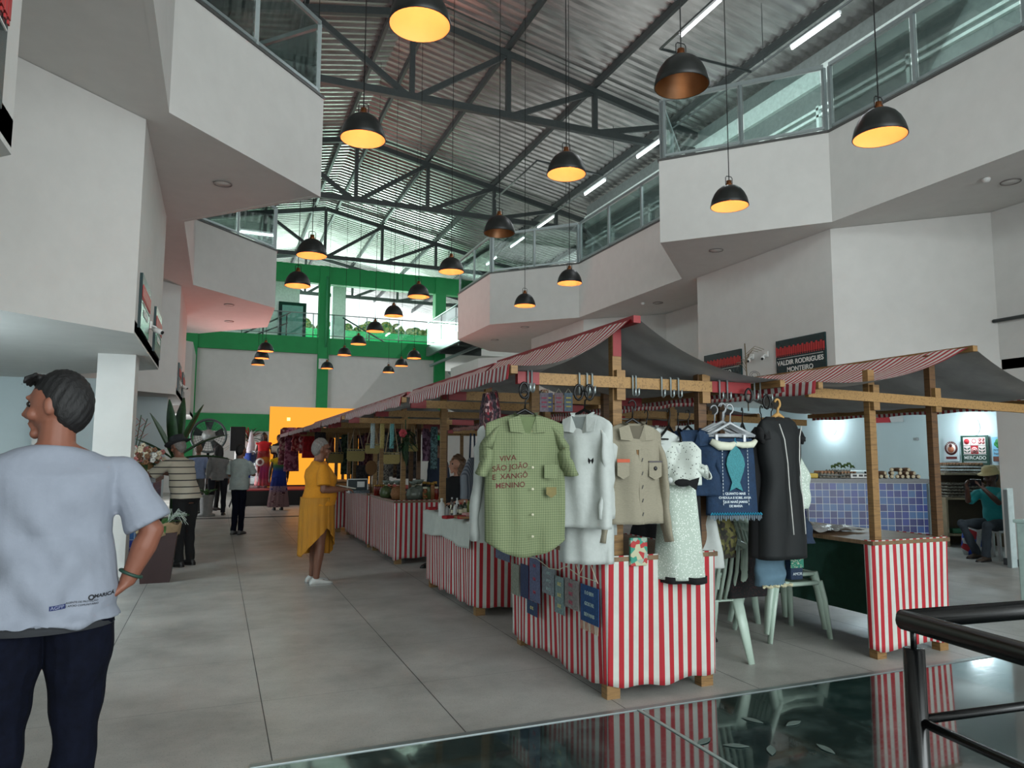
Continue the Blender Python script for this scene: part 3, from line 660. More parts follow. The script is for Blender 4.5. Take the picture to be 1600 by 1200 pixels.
# white round-backed heart shaped panel ends behind the flag
for x,l in ((.75,'left'),(1.3,'right')):
    o=MB().ball((x,23.9,1.4),.25,20,12,(1,.12,2.0)).tube([(x,23.9,.45),(x,23.9,1.0)],.03,8).build('white_oval_panel',wht); tag(o,f'{l} of two white rounded panels behind the flags','panel')
# industrial fan
_p=ony(326,681,21.0); fx,fy,fz=_p.x,21.0,_p.z/1.22
fan=thing('industrial_fan','large round grey industrial fan tilted on a stand by the left wall','fan',(fx,fy,0))
Mt=Matrix.Rotation(R_(8),3,'Z')
def ringpts(r,y,n=40): return [(fx+r*math.cos(a),fy+y,fz+r*math.sin(a)) for a in np.linspace(0,2*math.pi,n)]
fh=MB(); 
for r,y,rr in ((.36,-.02,.022),(.36,.12,.022)): fh.tube(ringpts(r,y),rr,8,False)
fh.build('rim',mat('fan_grey',sr(70,80,80),.4,.5),fan)
R=[[(fx+.37*math.cos(a),fy+y,fz+.37*math.sin(a)) for a in np.linspace(0,2*math.pi,40,endpoint=False)] for y in (-.02,.12)]
MB().rings(R,cap=False).build('drum',mat('fan_grey',sr(70,80,80),.4,.5),fan,solid=.006)
gr_=MB()
for r in (.08,.13,.18,.23,.28,.33): gr_.tube(ringpts(r,-.04),.003,5,False)
for a in np.linspace(0,2*math.pi,28,endpoint=False): gr_.tube([(fx+.03*math.cos(a),fy-.045,fz+.03*math.sin(a)),(fx+.36*math.cos(a),fy-.03,fz+.36*math.sin(a))],.003,4)
gr_.build('guard',mat('dark_guard',sr(60,64,64),.4,.5),fan)
MB().tube([(fx,fy-.05,fz),(fx,fy-.08,fz)],.14,24).build('hub_disc',mat('fan_disc',sr(150,155,152),.4,.3),fan)
for k in range(5):
    a=2*math.pi*k/5; ca,sa=math.cos(a),math.sin(a); ca2,sa2=math.cos(a+.6),math.sin(a+.6)
    MB().poly([(fx+.1*ca,fy+.02,fz+.1*sa),(fx+.33*ca,fy+.0,fz+.33*sa),(fx+.33*ca2,fy+.08,fz+.33*sa2),(fx+.1*ca2,fy+.08,fz+.1*sa2)],.006,(0,1,0)).build('blade',mat('fan_grey',sr(70,80,80),.4,.5),fan)
MB().tube([(fx,fy+.1,fz-.36),(fx,fy+.1,.03)],.03).build('pole',blk,fan); MB().lathe([(0,0),(.28,0),(.26,.04),(0,.05)],(fx,fy+.1,0),24).build('base',blk,fan)

fan.scale=(1.22,1.22,1.22)
# ------------------------------------------------------------------ market stalls
RED=sr(176,24,38); WHT=sr(205,208,200)
skirt_m=stripes('striped_skirt_cloth', RED, WHT, .07, .5, 0)
val_m=stripes('striped_valance_cloth', sr(150,30,42), sr(200,200,196), .062, .5, 0)
def canopy_mat():
    m,nt,b=_nt('striped_canopy_cloth')
    s=N(nt,'ShaderNodeSeparateXYZ'); nt.links.new(coords(nt,'UV'), s.inputs[0])
    f=mth(nt,'GREATER_THAN', mth(nt,'FRACT', mth(nt,'DIVIDE', s.outputs[0], .062)), .5)
    c=mixc(nt,f,sr(160,34,46),sr(205,205,200)); g=N(nt,'ShaderNodeNewGeometry')
    under=ramp(nt,noise(nt,2.5,5,.6),[(.3,sr(140,140,140)),(.7,sr(168,168,168))])
    nt.links.new(mixc(nt,g.outputs['Backfacing'],under,c), b.inputs['Base Color']); b.inputs['Roughness'].default_value=.9
    bump(nt,b,noise(nt,3,5,.7),.35,.02); return m
can_m=canopy_mat()
pine=wood('pine_posts', sr(106,78,44), sr(142,108,64)); pine_d=wood('dark_pine', sr(66,44,24), sr(98,68,38)); redp=mat('red_painted_wood',sr(128,8,16),.5)
pine_x=wood('pine_beams', sr(118,88,48), sr(156,120,70), stretch=(14,1,14))
ttop=wood('table_boards', sr(88,66,44), sr(120,94,66), .5, 3, (1,9,1))
def skirt(path, z0, z1, label, fold=.012, group='striped table skirts', seed=0, name='table_skirt', m=None):
    """cloth hung along a horizontal path (list of xy), folds grow downwards"""
    P=[Vector(p) for p in path]; L=[0]
    for a,b_ in zip(P[:-1],P[1:]): L.append(L[-1]+(b_-a).length)
    tot=L[-1]; nu=max(30,int(tot/.02)); r=random.Random(seed); ph=[r.uniform(0,6.28) for _ in range(6)]
    def at(s_):
        for i in range(len(P)-1):
            if s_<=L[i+1]+1e-6:
                t=(s_-L[i])/(L[i+1]-L[i]); p=P[i].lerp(P[i+1],t); d=(P[i+1]-P[i]).normalized(); n=Vector((d.y,-d.x)); 
                # round corners
                return p,n
        return P[-1],n
    def fn(u,v):
        s_=u*tot; p,n=at(s_); p2,n2=at(max(0,s_-.03)); p3,n3=at(min(tot,s_+.03)); n=(n2+n3).normalized(); p=(p2+p3)/2
        f=fold*v*(math.sin(s_*19+ph[0])*.6+math.sin(s_*43+ph[1])*.3+math.sin(s_*7+ph[2])*.8)+.012*v+.003
        z=z1+(z0-z1)*v+ (.012*math.sin(s_*8+ph[3])+.008*math.sin(s_*21+ph[4]))*v
        p=p+n*f; return (p.x,p.y,z)
    o=MB().sheet(fn,nu,16,tot,z1-z0).build(name,m or skirt_m,solid=.003)
    return tag(o,label,'tablecloth',group)
def stall(x0,x1,y0,y1,label,skl,xl,xr,yc0,yc1,rx,zt=.84,posts=True,front_posts=None,ze=1.96,zr=2.31,seed=0,skirt_path=None,slope=0.,leg_in=.04,red=True):
    t=thing('market_stall',label,'market stall',((x0+x1)/2,(y0+y1)/2,0),group='market stalls')
    MB().bx(x0,x1,y0,y1,zt-.03,zt,bev=.004).build('table_top',ttop,t)
    for x in (x0+leg_in+.04,x1-leg_in-.04):
        for y in (y0+.07,y1-.07): MB().bx(x-.045,x+.045,y-.035,y+.035,0,zt-.03).build('leg',pine,t)
    for ya in (y0+.05,y1-.08): MB().bx(x0+.05,x1-.05,ya,ya+.03,zt-.13,zt-.03).build('apron',pine_x,t)
    fp=front_posts or (x0+.15,x1-.1)
    for i,x in enumerate(fp):
        for yy in (y0+.1,y1-.1):
            top=zr-.03-(zr-ze)*min(1,abs(x-rx)/(abs((xl if x<rx else xr)-rx)))*1.0
            post=MB().bx(x-.032,x+.032,yy-.025,yy+.025,zt,top).build('post',pine if i==0 else pine_d,t)
            if red: MB().bx(x-.03,x+.03,yy-.03,yy+.028,top-.20 if abs(x-rx)<.2 else top-.001,top+.002).build('red_post_tip',redp,post)
            if yy<y0+.2: MB().bx(x-.022,x+.04,yy-.06,yy-.026,ze-.16,ze+.03).build('splice_block',pine,post)
    for yy in (y0+.05,y1-.05):
        b_=MB().bar((xl+.12,yy,ze-.05),(xr-.12,yy,ze-.05-slope),.035,.07).build('cross_beam',pine_x,t)
        if red: MB().bar((xl+.10,yy,ze-.05),(xl+.24,yy,ze-.05),.038,.074).build('red_beam_end',redp,b_)
        if red: MB().bar((xr-.42,yy,ze-.05-slope),(xr-.1,yy,ze-.05-slope),.038,.074).build('red_beam_end',redp,b_)
    for x,z in ((xl,ze),(xr,ze)): MB().bx(x-.02,x+.02,yc0-.02,yc1+.02,z-.05,z-.005).build('eave_pole',pine,t)
    MB().bx(rx-.025,rx+.025,yc0-.03,yc1+.02,zr-.055,zr-.01).build('ridge_pole',redp if red else pine,t)
    W=xr-xl
    def fn(u,v):
        x=xl+W*v; 
        if x<rx: q=(x-xl)/(rx-xl); zb=ze+(zr-ze)*q
        else: q=(xr-x)/(xr-rx); zb=ze+(zr-ze)*q
        sag=.105*4*q*(1-q)*(1+.5*abs(math.sin(u*math.pi)))
        y=yc0+(yc1-yc0)*u
        return (x,y,zb-sag+.005*math.sin(u*37+v*9))
    c=MB().sheet(fn,40,40,yc1-yc0,W).build('canopy',can_m,t,recalc=False)
    for x,sgv in ((xl,-1),(xr,1)):
        def fv(u,v,x=x,sgv=sgv): return (x+sgv*(.022+.01*v+.004*math.sin(u*60)*v), yc0+(yc1-yc0)*u, ze+.004-.085*v-.006*v*math.sin(u*31))
        MB().sheet(fv,60,4,yc1-yc0,.1).build('valance',val_m,c,solid=.002)
    if skl:
        pth=skirt_path or [(x1-.02,y1),(x1,y0),(x0,y0),(x0,y1)]
        skirt(pth[::-1] if False else pth, .07, zt+.006, skl, seed=seed)
    return t
# left row of stalls, front to back
stall(2.18,3.02,3.88,5.35,'nearest market stall with clothes hanging from its beam','red and white striped skirt around the nearest stall, hung with denim pennants',1.53,3.45,3.74,6.0,2.33,front_posts=(2.33,2.98),seed=1)
stall(2.2,3.02,6.3,7.95,'second market stall of the left row, with a white runner and bottles','striped skirt around the stall with the white runner',1.5,3.45,6.2,9.15,2.36,front_posts=(2.36,2.95),seed=2)
stall(2.22,3.02,9.62,11.25,'third market stall of the left row, with jars and straw bags','striped skirt around the jar stall, broad red bars on its near face',1.5,3.45,9.5,11.38,2.36,front_posts=(2.36,2.95),seed=3)
stall(2.22,3.02,11.52,13.6,'fourth market stall of the left row, with a picture box on a cloth','striped skirt around the stall with the open box',1.5,3.45,11.45,13.85,2.36,front_posts=(2.36,2.95),seed=4)
stall(2.1,3.02,14.0,15.8,'fifth market stall of the left row, right of the woman in yellow','striped skirt farthest back, beside the woman in yellow',1.5,3.45,13.95,16.9,2.36,front_posts=(2.36,2.95),seed=5)
stall(2.2,3.02,17.0,18.6,'farthest market stall of the left row, hung with dresses',None,1.5,3.45,17.0,19.4,2.36,front_posts=(2.36,2.95),seed=6)
# second row behind, between the aisles
stall(4.7,5.5,7.0,8.6,'inner market stall seen through the hanging clothes',None,4.0,6.0,6.9,9.2,4.95,front_posts=(4.9,5.4),seed=7)
stall(4.7,5.5,10.2,11.8,'inner market stall behind the seller with curly hair',None,4.0,6.0,10.0,12.6,4.95,front_posts=(4.9,5.4),seed=8)
stall(4.7,5.5,13.4,15.0,'inner market stall far down the row',None,4.0,6.0,13.2,15.8,4.95,front_posts=(4.9,5.4),seed=9)
# right stall
stall(4.42,5.22,3.92,6.7,'market stall on the right with an empty wooden top','striped skirt on the short near face of the right stall',3.78,6.62,3.74,6.7,5.33,front_posts=(4.56,5.22),seed=10,slope=.06,red=False,skirt_path=[(5.22,4.4),(5.22,3.92),(4.42,3.92),(4.42,4.02)])
o=MB().bx(5.16,5.19,4.1,6.6,.12,.8).build('side_panel',mat('dark_green_panel',sr(46,92,76),.7),bpy.data.objects['market_stall.009'])
# ------------------------------------------------------------------ garments
def garment_thing(name,label,cat,loc,rz,group=None):
    t=thing(name,label,cat,loc,rz,group); t['_local']=True; return t
def torso(mb,w,L,d=.07,neck=.075,flare=0.,folds=.021,seed=0,slope=.055,waist=0.,n=56,nr=30,hemcurve=0.):
    r=random.Random(seed); k1,k2,p1,p2,p3=r.uniform(14,22),r.uniform(30,46),r.uniform(0,6),r.uniform(0,6),r.uniform(0,6)
    R=[]; UV=[]
    for j in range(nr+1):
        q=j/nr; z=-L*q
        sh=min(1,(-z)/slope); hw=neck+(w/2-neck)*sh**.8 if sh<1 else w/2*(1+flare*((-z-slope)/(L-slope)))*(1-waist*math.exp(-((q-.45)/.14)**2))
        dd=.012+(d-.012)*min(1,(-z)/.12)
        ring=[]
        for i in range(n):
            a=2*math.pi*i/n; x=hw*math.cos(a); y=dd*math.copysign(abs(math.sin(a))**.8,math.sin(a))
            f=folds*min(1,.25+q*1.8)*(1.1-2.2*abs(math.sin(k1*.55*x+p1+q*1.2))**.7+.45*math.sin(k2*x+p2-q*2)+.35*math.sin(11*q+p3+6*x))
            zz=z+ (hemcurve*(1-(x/hw)**2)*-1 + hemcurve if False else 0)
            if hemcurve and q>.85: zz=z+hemcurve*(x/hw)**2*(q-.85)/.15
            ring.append((x,y+f*(1 if y<0 else .6),zz)); 
        R.append(ring)
    o=len(mb.v); mb.rings(R,cap=False); 
    for j in range(nr+1):
        for i in range(n): mb.uv[o+j*n+i]=(R[j][i][0],R[j][i][2])
    return mb
def sleeve(mb,sg,w,L,r0=.085,r1=.062,out=.06,z0=-.065,fw=-.02,seed=0,flat=.42):
    rr=random.Random(seed+sg); pts=[];rs=[]
    pts=[(sg*(w/2-.085),0,z0+.0),(sg*(w/2-.058),0,z0-.025),(sg*(w/2-.036),0,z0-.06)]; rs=[r0*.3,r0*.5,r0*.74]
    for i in range(12):
        q=i/11; x=sg*(w/2-.015+out*q**.9+.008*math.sin(q*7+seed)); y=fw*q+.01*math.sin(q*5+seed); z=z0-.115-(L-.09)*q
        pts.append((x,y,z)); rs.append(r0+(r1-r0)*q+.006*math.sin(q*19+seed))
    o=len(mb.v); mb.tube(pts,rs,14,True,flat)
    for i in range(o,len(mb.v)): mb.uv[i]=(mb.v[i][0],mb.v[i][2])
    return mb
def hanger(loc,rz,w,m,label,hookh=.1,group='coat hangers',bar=True,thick=.006):
    t=garment_thing('coat_hanger',label,'hanger',loc,rz,group); hw=w*.42
    MB().tube([(-hw,0,-.075),(-hw*.5,0,-.035),(0,0,.01),(hw*.5,0,-.035),(hw,0,-.075)],thick*1.4,6).build('shoulder_arm',m,t)
    if bar: MB().tube([(-hw,0,-.075),(hw,0,-.075)],thick,6).build('cross_bar',m,t)
    MB().tube([(0,0,.01)]+[(.024*math.sin(a)*1.0,0,.045+hookh*.35-.03*math.cos(a)) for a in np.linspace(.2,4.4,9)],thick*.7,6).build('hook',m,t)
    return t
def kid(t,n): return [c for c in bpy.data.objects if c.parent==t and c.name.startswith(n)][0]
def btns(t,xs,zs,y,m,r=.006): 
    for z in zs: MB().tube([(xs,y,z),(xs,y-.003,z)],r,10).build('button',m,t)
def collar(t,m,w=.08,h=.06,y=-.055,seedx=0.,spread=.10):
    for sg in (-1,1):
        P=[(sg*.012,y-.004,-.115),(sg*.05,y-.012,-.018+.01),(sg*.075,y+.02,.012),(sg*(spread+.012),y-.008,-.03),(sg*(spread+.005),y-.02,-.10),(sg*.055,y-.022,-.105)]
        MB().poly([P[0],P[1],P[3],P[4],P[5]],.004,(0,-1,0)).build('collar_flap',m,t)
        MB().poly([P[1],P[2],(sg*.06,.02,.015),(sg*.05,.02,-.02)],.004,(0,-1,0)).build('collar_band',m,t)
def pocket(t,x,z,w,h,y,m,name='pocket'):
    MB().poly([(x-w/2,y,z),(x+w/2,y,z),(x+w/2,y,z-h*.8),(x,y,z-h),(x-w/2,y,z-h*.8)],.004,(0,-1,0)).build(name,m,t)
def vgap(t,m,y=-.06,depth=.16,hw=.05): MB().poly([(-hw,y,-.015),(hw,y,-.015),(0,y,-depth)],.003,(0,-1,0)).build('neck_opening',m,t)  # darker V patch: shade inside the neck painted as cloth colour
def shirt(loc,rz,w,L,m,label,sl=.2,seed=0,inner=None,out=.06,r0=.085,r1=.07,open_=.15,**k):
    t=garment_thing('hanging_shirt',label,'shirt',loc,rz,'shirts hanging on the nearest stall')
    torso(MB(),w,L,seed=seed,**k).build('body',m,t,solid=.003)
    for sg in (-1,1): sleeve(MB(),sg,w,sl,r0,r1,out,seed=seed).build('sleeve',m,t)
    if inner: vgap(t,inner,depth=open_)
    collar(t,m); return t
g_check=grid_cloth('green_check_cloth', sr(122,132,98), sr(72,88,58), .0135, .22)
white_sh=mat('pale_white_cotton',sr(180,186,182),.85,var=.05,scale=20,bmp=.3); beige=mat('beige_linen',sr(142,136,118),.9,var=.08,scale=50,bmp=.4,stretch=(1,1,6))
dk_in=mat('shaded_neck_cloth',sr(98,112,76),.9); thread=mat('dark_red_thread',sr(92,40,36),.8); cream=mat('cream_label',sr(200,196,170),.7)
YH=3.81
def hp(px,py,y=YH): return ony(px,py,y)
# back layer first: white garments behind the green shirt
p=hp(806,655,3.99); t=shirt((p.x,p.y,p.z),R_(-14),.46,.72,white_sh,'pale blue-white long sleeved shirt mostly hidden behind the green checked shirt',.62,3,None,.03)
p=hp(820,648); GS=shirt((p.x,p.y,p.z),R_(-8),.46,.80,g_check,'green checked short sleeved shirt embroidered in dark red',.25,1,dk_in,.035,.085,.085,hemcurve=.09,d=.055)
decal(text('VIVA',.042,frame((-.115,-.108,-.25),(1,0,.1),(0,0,1)),thread,'embroidery',GS,bold=.0004),kid(GS,'body'))
decal(text('SÃO JOÃO',.042,frame((-.10,-.108,-.30),(1,0,.12),(0,0,1)),thread,'embroidery',GS,bold=.0004),kid(GS,'body'))
decal(text('E  XANGÔ',.042,frame((-.10,-.108,-.35),(1,0,.08),(0,0,1)),thread,'embroidery',GS,bold=.0004),kid(GS,'body'))
decal(text('MENINO',.042,frame((-.10,-.108,-.40),(1,0,.06),(0,0,1)),thread,'embroidery',GS,bold=.0004),kid(GS,'body'))
for z in (-.30,-.42,-.56,-.68): MB().tube([(.02,-.095,z),(.02,-.099,z)],.007,10).build('button',cream,GS)
MB().poly([(.09,-.088,-.285),(.17,-.085,-.285),(.17,-.085,-.36),(.09,-.088,-.36)],.003,(0,-1,0)).build('pocket',g_check,GS)
MB().poly([(.10,-.092,-.41),(.16,-.09,-.41),(.16,-.09,-.45),(.13,-.092,-.47),(.10,-.092,-.45)],.003,(0,-1,0)).build('patch',mat('brown_patch',sr(120,110,70),.9),GS)
MB().box((0,-.03,-.03),(.09,.004,.025)).build('neck_label',cream,GS)
p=hp(915,655,3.93); t=shirt((p.x,p.y,p.z),R_(-52),.34,.86,white_sh,'white long shirt tail hanging lowest between the white and beige shirts',.5,8,None,.0,d=.09)
p=hp(913,648); WS=shirt((p.x,p.y,p.z),R_(-56),.36,.66,white_sh,'white long sleeved shirt with a tiny black butterfly on its chest',.52,5,mat('shaded_neck_cotton',sr(130,138,136),.9),-.03,.065,.05,d=.06)
bm_=mat('black_pin',sr(20,20,22),.5)
for sg in (-1,1): MB().poly([(.10,-.11,-.27),(.10+sg*.016,-.112,-.255),(.10+sg*.018,-.112,-.275),(.10+sg*.01,-.112,-.29)],.003,(0,-1,0)).build('butterfly_wing',bm_,WS)
p=hp(1010,668,3.95); shirt((p.x,p.y,p.z),R_(-20),.42,.6,white_sh,'white shirt peeking out right behind the beige shirt',.58,9,None,.03,d=.06)
p=hp(988,662); BS=shirt((p.x,p.y,p.z),R_(-10),.37,.60,beige,'beige linen long sleeved shirt with stitched collar and two pockets',.62,12,mat('shaded_neck_linen',sr(96,90,76),.9),.045,.075,.055,d=.07,open_=.2)
pocket(BS,-.10,-.22,.075,.115,-.098,beige); MB().box((-.10,-.104,-.225),(.08,.004,.02)).build('red_pocket_trim',mat('coral_trim',sr(186,92,66),.9),BS)
pocket(BS,.105,-.225,.08,.115,-.092,beige); MB().box((.105,-.099,-.23),(.085,.004,.008)).build('grey_pocket_trim',mat('grey_trim',sr(80,76,80),.9),BS); MB().ball((.105,-.1,-.27),.011,8,6,(1,.4,1.2)).build('bug_embroidery',bm_,BS)
MB().box((0,-.088,-.19),(.02,.004,.06)).build('paper_tag',mat('kraft_tag',sr(120,92,60),.9),BS)
for z in (-.22,-.3,-.38,-.46,-.54): MB().box((.022,-.098,z),(.004,.004,.022),ry=.3).build('button',bm_,BS)
MB().box((.016,-.094,-.38),(.028,.003,.44)).build('placket',beige,BS)
# denim jacket, spotted dress, dotted skirt
denim=mat('blue_denim',sr(20,46,74),.85,var=.2,scale=40,bmp=.4); denim_d=mat('dark_denim',sr(22,40,62),.85,var=.2,scale=40,bmp=.3); blackc=mat('black_cotton',sr(12,13,15),.9,var=.3,scale=12)
p=hp(1078,672,3.93); t=garment_thing('hanging_jacket','dark blue denim jacket between the beige shirt and the fish skirt','jacket',p,R_(-30)); torso(MB(),.38,.42,seed=4,d=.08).build('body',denim,t,solid=.003)
for sg in (-1,1): sleeve(MB(),sg,.36,.36,.08,.06,.03,seed=4).build('sleeve',denim,t)
collar(t,denim)
spot=dots('white_black_specks',sr(196,204,196),sr(30,32,34),55,.2); pale=dots('pale_dotted_cloth',sr(176,190,178),sr(226,232,226),90,.3)
p=hp(1062,690,3.84); t=garment_thing('hanging_dress','white dress with black specks, black bow and pale dotted skirt with black lace hem','dress',p,R_(-38)); torso(MB(),.26,.27,seed=6,d=.07).build('bodice',spot,t,solid=.003)
o=MB(); torso(o,.22,.60,seed=7,d=.08,flare=.45,folds=.02,neck=.12,slope=.03)
sk=MB(); sk.v=[(x-.02,y,z-.25) for x,y,z in o.v]; sk.f=o.f; sk.uv=o.uv; sk.smooth=o.smooth; sk.build('skirt',pale,t,solid=.003)
lace=MB(); R=[[( -.02+.168*math.cos(a),.09*math.sin(a)+.02*math.sin(30*.23*math.cos(a)),z) for a in np.linspace(0,2*math.pi,60,endpoint=False)] for z in (-.83,-.87)]
lace.rings(R,cap=False); lace.build('lace_hem',blackc,t,solid=.004)
MB().ball((.02,-.1,-.255),.035,10,6,(1.5,.4,.7)).build('black_bow',blackc,t); MB().poly([(.03,-.11,-.25),(.12,-.11,-.22),(.1,-.11,-.30)],.004,(0,-1,0)).build('bow_tail',blackc,t); MB().ball((-.06,-.1,-.24),.02,10,6).build('white_rosette',white_sh,t)
for sg in (-1,1): sleeve(MB(),sg,.26,.1,.07,.06,.05,seed=6).build('sleeve',spot,t)
p=hp(1076,760,3.9); t=garment_thing('hanging_skirt','long black skirt hanging beside the pale dotted skirt','skirt',p,R_(-30)); torso(MB(),.14,.60,seed=17,d=.05,neck=.05).build('body',blackc,t,solid=.003)
p=hp(1103,790,3.98); t=garment_thing('hanging_skirt','white pointed skirt panel beside the black skirt, above the right table corner','skirt',p,R_(-20)); torso(MB(),.1,.40,seed=19,d=.04,neck=.02,flare=1.2).build('body',white_sh,t,solid=.003)
# fish skirt
p=hp(1141,685,3.80); FS=garment_thing('hanging_skirt','blue denim skirt with a turquoise fish and handwritten lines on its front','skirt',p,R_(-14)); W=.335
torso(MB(),.30,.49,seed=21,d=.05,neck=.145,slope=.02,flare=.16,folds=.004).build('body',denim,FS,solid=.003)
fish=[(0,.0),(.03,-.03),(.055,-.08),(.062,-.12),(.052,-.165),(.035,-.21),(.026,-.235),(.044,-.29),(.0,-.268),(-.044,-.29),(-.026,-.235),(-.035,-.21),(-.052,-.165),(-.062,-.12),(-.055,-.08),(-.03,-.03)]
MB().poly([(x,-.062,-.045+z) for x,z in fish],.008,(0,-1,0)).build('fish_patch',mat('turquoise_glitter',sr(50,128,136),.5,var=.45,scale=160,bmp=.5,stretch=(3,1,.6)),FS)
wl=mat('pale_stitching',sr(190,200,205),.8)
for x in (-.085,.085): 
    mbx=MB()
    for k in range(18): mbx.box((x,-.062,-.06-k*.021),(.003,.004,.013))
    mbx.build('seam_stitching',wl,FS)
for i,s_ in enumerate(('QUANTO MAIS','ONDULA E SOBE, AVISA','QUE MARÉ JAMAIS','DE MARIA')): decal(text(s_,.02,frame((0,-.075,-.352-.026*i),(1,0,0),(0,0,1)),wl,'handwriting',FS,bold=.0006),kid(FS,'body'))
MB().tube([(-.17+.34*k/40,-.062+.0,-.478+.006*(1 if k%2 else -1)) for k in range(41)],.006,5).build('zigzag_hem',mat('bright_turquoise',sr(30,130,160),.7),FS)
mb=MB()
for k in range(46): x=-.17+.34*k/45; mb.tube([(x,-.055,-.485),(x+.003*math.sin(k*3),-.057,-.515-.008*math.sin(k*5))],.0025,4)
mb.build('frayed_fringe',mat('grey_fray',sr(120,135,145),.9),FS)
MB().tube([(-.155,-.05,-.02),(-.10,-.06,-.05),(-.03,-.065,-.052),(.0,-.066,-.035),(.05,-.064,-.045),(.12,-.06,-.04),(.15,-.05,-.015)],[.02,.03,.026,.016,.02,.022,.014],10).build('cream_sash',mat('cream_sash',sr(205,208,188),.8),FS)
MB().tube([(0,-.07,0),(-.006,-.078,-.015),(.006,-.078,-.03),(-.004,-.078,-.045)],.004,5).build('turquoise_zigzag',mat('bright_turquoise',sr(30,130,160),.7),FS)
# clear hangers over the fish skirt
clear=mat('clear_plastic',sr(150,155,158),.15,var=.05,spec=.8)
for k,(dx,dy,dz,a) in enumerate(((0,0,.09,-14),(-.02,.05,.10,-30),(.02,.09,.10,4),(-.03,.12,.09,-20))):
    hh=hanger((p.x+dx,p.y+dy,p.z+dz),R_(a),.40,clear,['clear plastic hanger with clips holding the fish skirt','clear plastic hanger directly behind the one holding the fish skirt','clear plastic hanger third from the front above the fish skirt','clear plastic hanger rearmost above the fish skirt'][k],thick=.008,hookh=.16)
    if k==0:
        for sx in (-.1,.09): MB().box((sx,-.01,-.10),(.02,.02,.07),bev=.003).build('clip',clear,hh)
# black dress
p=hp(1215,652,3.78); BD=garment_thing('hanging_dress','long black sleeveless dress with two curved white seams','dress',p,R_(6)); torso(MB(),.34,.92,seed=31,d=.09,neck=.11,slope=.04,flare=.15,waist=.18,folds=.008).build('body',mat('black_satin',sr(5,11,13),.75,var=.4,scale=6,bmp=.3),BD,solid=.003)
for sg in (-1,1): sleeve(MB(),sg,.34,.06,.07,.05,.04,seed=31,z0=-.03).build('cap_sleeve',blackc,BD)
pw=mat('white_piping',sr(200,200,195),.7)
MB().tube([(-.10,-.10,-.05),(-.065,-.108,-.15),(-.045,-.11,-.3),(-.04,-.112,-.45),(-.03,-.115,-.6),(-.02,-.118,-.76)],.0035,6).build('seam_piping',pw,BD)
MB().tube([(.12,-.09,-.06),(.08,-.105,-.13),(.065,-.11,-.28),(.075,-.112,-.45),(.085,-.115,-.6),(.09,-.118,-.76)],.0035,6).build('seam_piping',pw,BD)
hanger((p.x,p.y,p.z+.01),R_(6),.36,wood('pale_hanger_wood',sr(150,112,60),sr(180,140,80)),'pale wooden hanger in the neck of the black dress',bar=False,thick=.012)
p=hp(1185,668,3.90); t=garment_thing('hanging_dress','plain black dress hanging between the fish skirt and the piped black dress','dress',p,R_(30)); torso(MB(),.30,.85,seed=33,d=.07,flare=.2).build('body',blackc,t,solid=.003)
p=hp(1246,716,3.86); t=garment_thing('hanging_dress','mint lace and dark denim dress behind the right edge of the black dress','dress',p,R_(25)); torso(MB(),.16,.34,seed=35,d=.05,neck=.05).build('lace_bodice',pale,t,solid=.003)
o=torso(MB(),.16,.24,seed=36,d=.06,neck=.07,flare=.5); o.v=[(x,y,z-.33) for x,y,z in o.v]; o.build('denim_skirt',denim_d,t,solid=.003)
# lower things under the black dress
p=hp(1203,868,3.9); t=garment_thing('hanging_skirt','pale blue pleated skirt with white crochet edge under the black dress','skirt',p,R_(4)); torso(MB(),.24,.19,seed=41,d=.06,neck=.11,slope=.01,flare=.1,folds=.016).build('body',mat('pale_blue_denim',sr(84,112,128),.85,var=.12),t,solid=.003)
MB().tube([(-.13+.26*k/30,-.07+.02*math.sin(k*.9),-.19+.005*(k%2)) for k in range(31)],.009,5).build('crochet_edge',mat('crochet_cream',sr(196,192,160),.9),t)
p=hp(1240,872,3.86); t=garment_thing('hanging_bag','small dark bag with a green floral flap and pale writing','bag',p,R_(-4)); MB().bx(-.05,.05,-.03,.03,-.14,0,.01).build('body',denim_d,t); MB().bx(-.052,.052,-.034,-.03,-.06,.0).build('flap',dots('green_floral',sr(40,110,90),sr(170,170,150),90,.35),t)
text('AMOR',.026,frame((0,-.034,-.1),(1,0,0),(0,0,1)),wl,'lettering',t)
p=hp(1120,800,4.05); t=garment_thing('hanging_dress','olive and dark floral dress hanging low behind the fish skirt','dress',p,R_(10)); torso(MB(),.30,.30,seed=43,d=.07,neck=.13,slope=.01).build('body',patch('olive_floral',[sr(70,70,36),sr(28,30,22),sr(96,92,50),sr(44,40,34)],40),t,solid=.003)
p=hp(1160,860,4.3); t=garment_thing('hanging_dress','black dress with tiny red and white specks reaching low behind the chairs','dress',p,0); torso(MB(),.34,.32,seed=44,d=.07,neck=.15,slope=.01).build('body',dots('black_speckled',sr(14,14,16),sr(150,60,60),110,.14),t,solid=.003)
# hangers of the shirts
for q,l,rz,w_ in ((GS,'black hanger inside the green checked shirt',-8,.4),(WS,'black hanger inside the white butterfly shirt',-50,.4),(BS,'black hanger inside the beige shirt',-10,.34)):
    hanger((q.location.x,q.location.y,q.location.z+.02),R_(rz),w_,blk,l,hookh=.14,thick=.007)
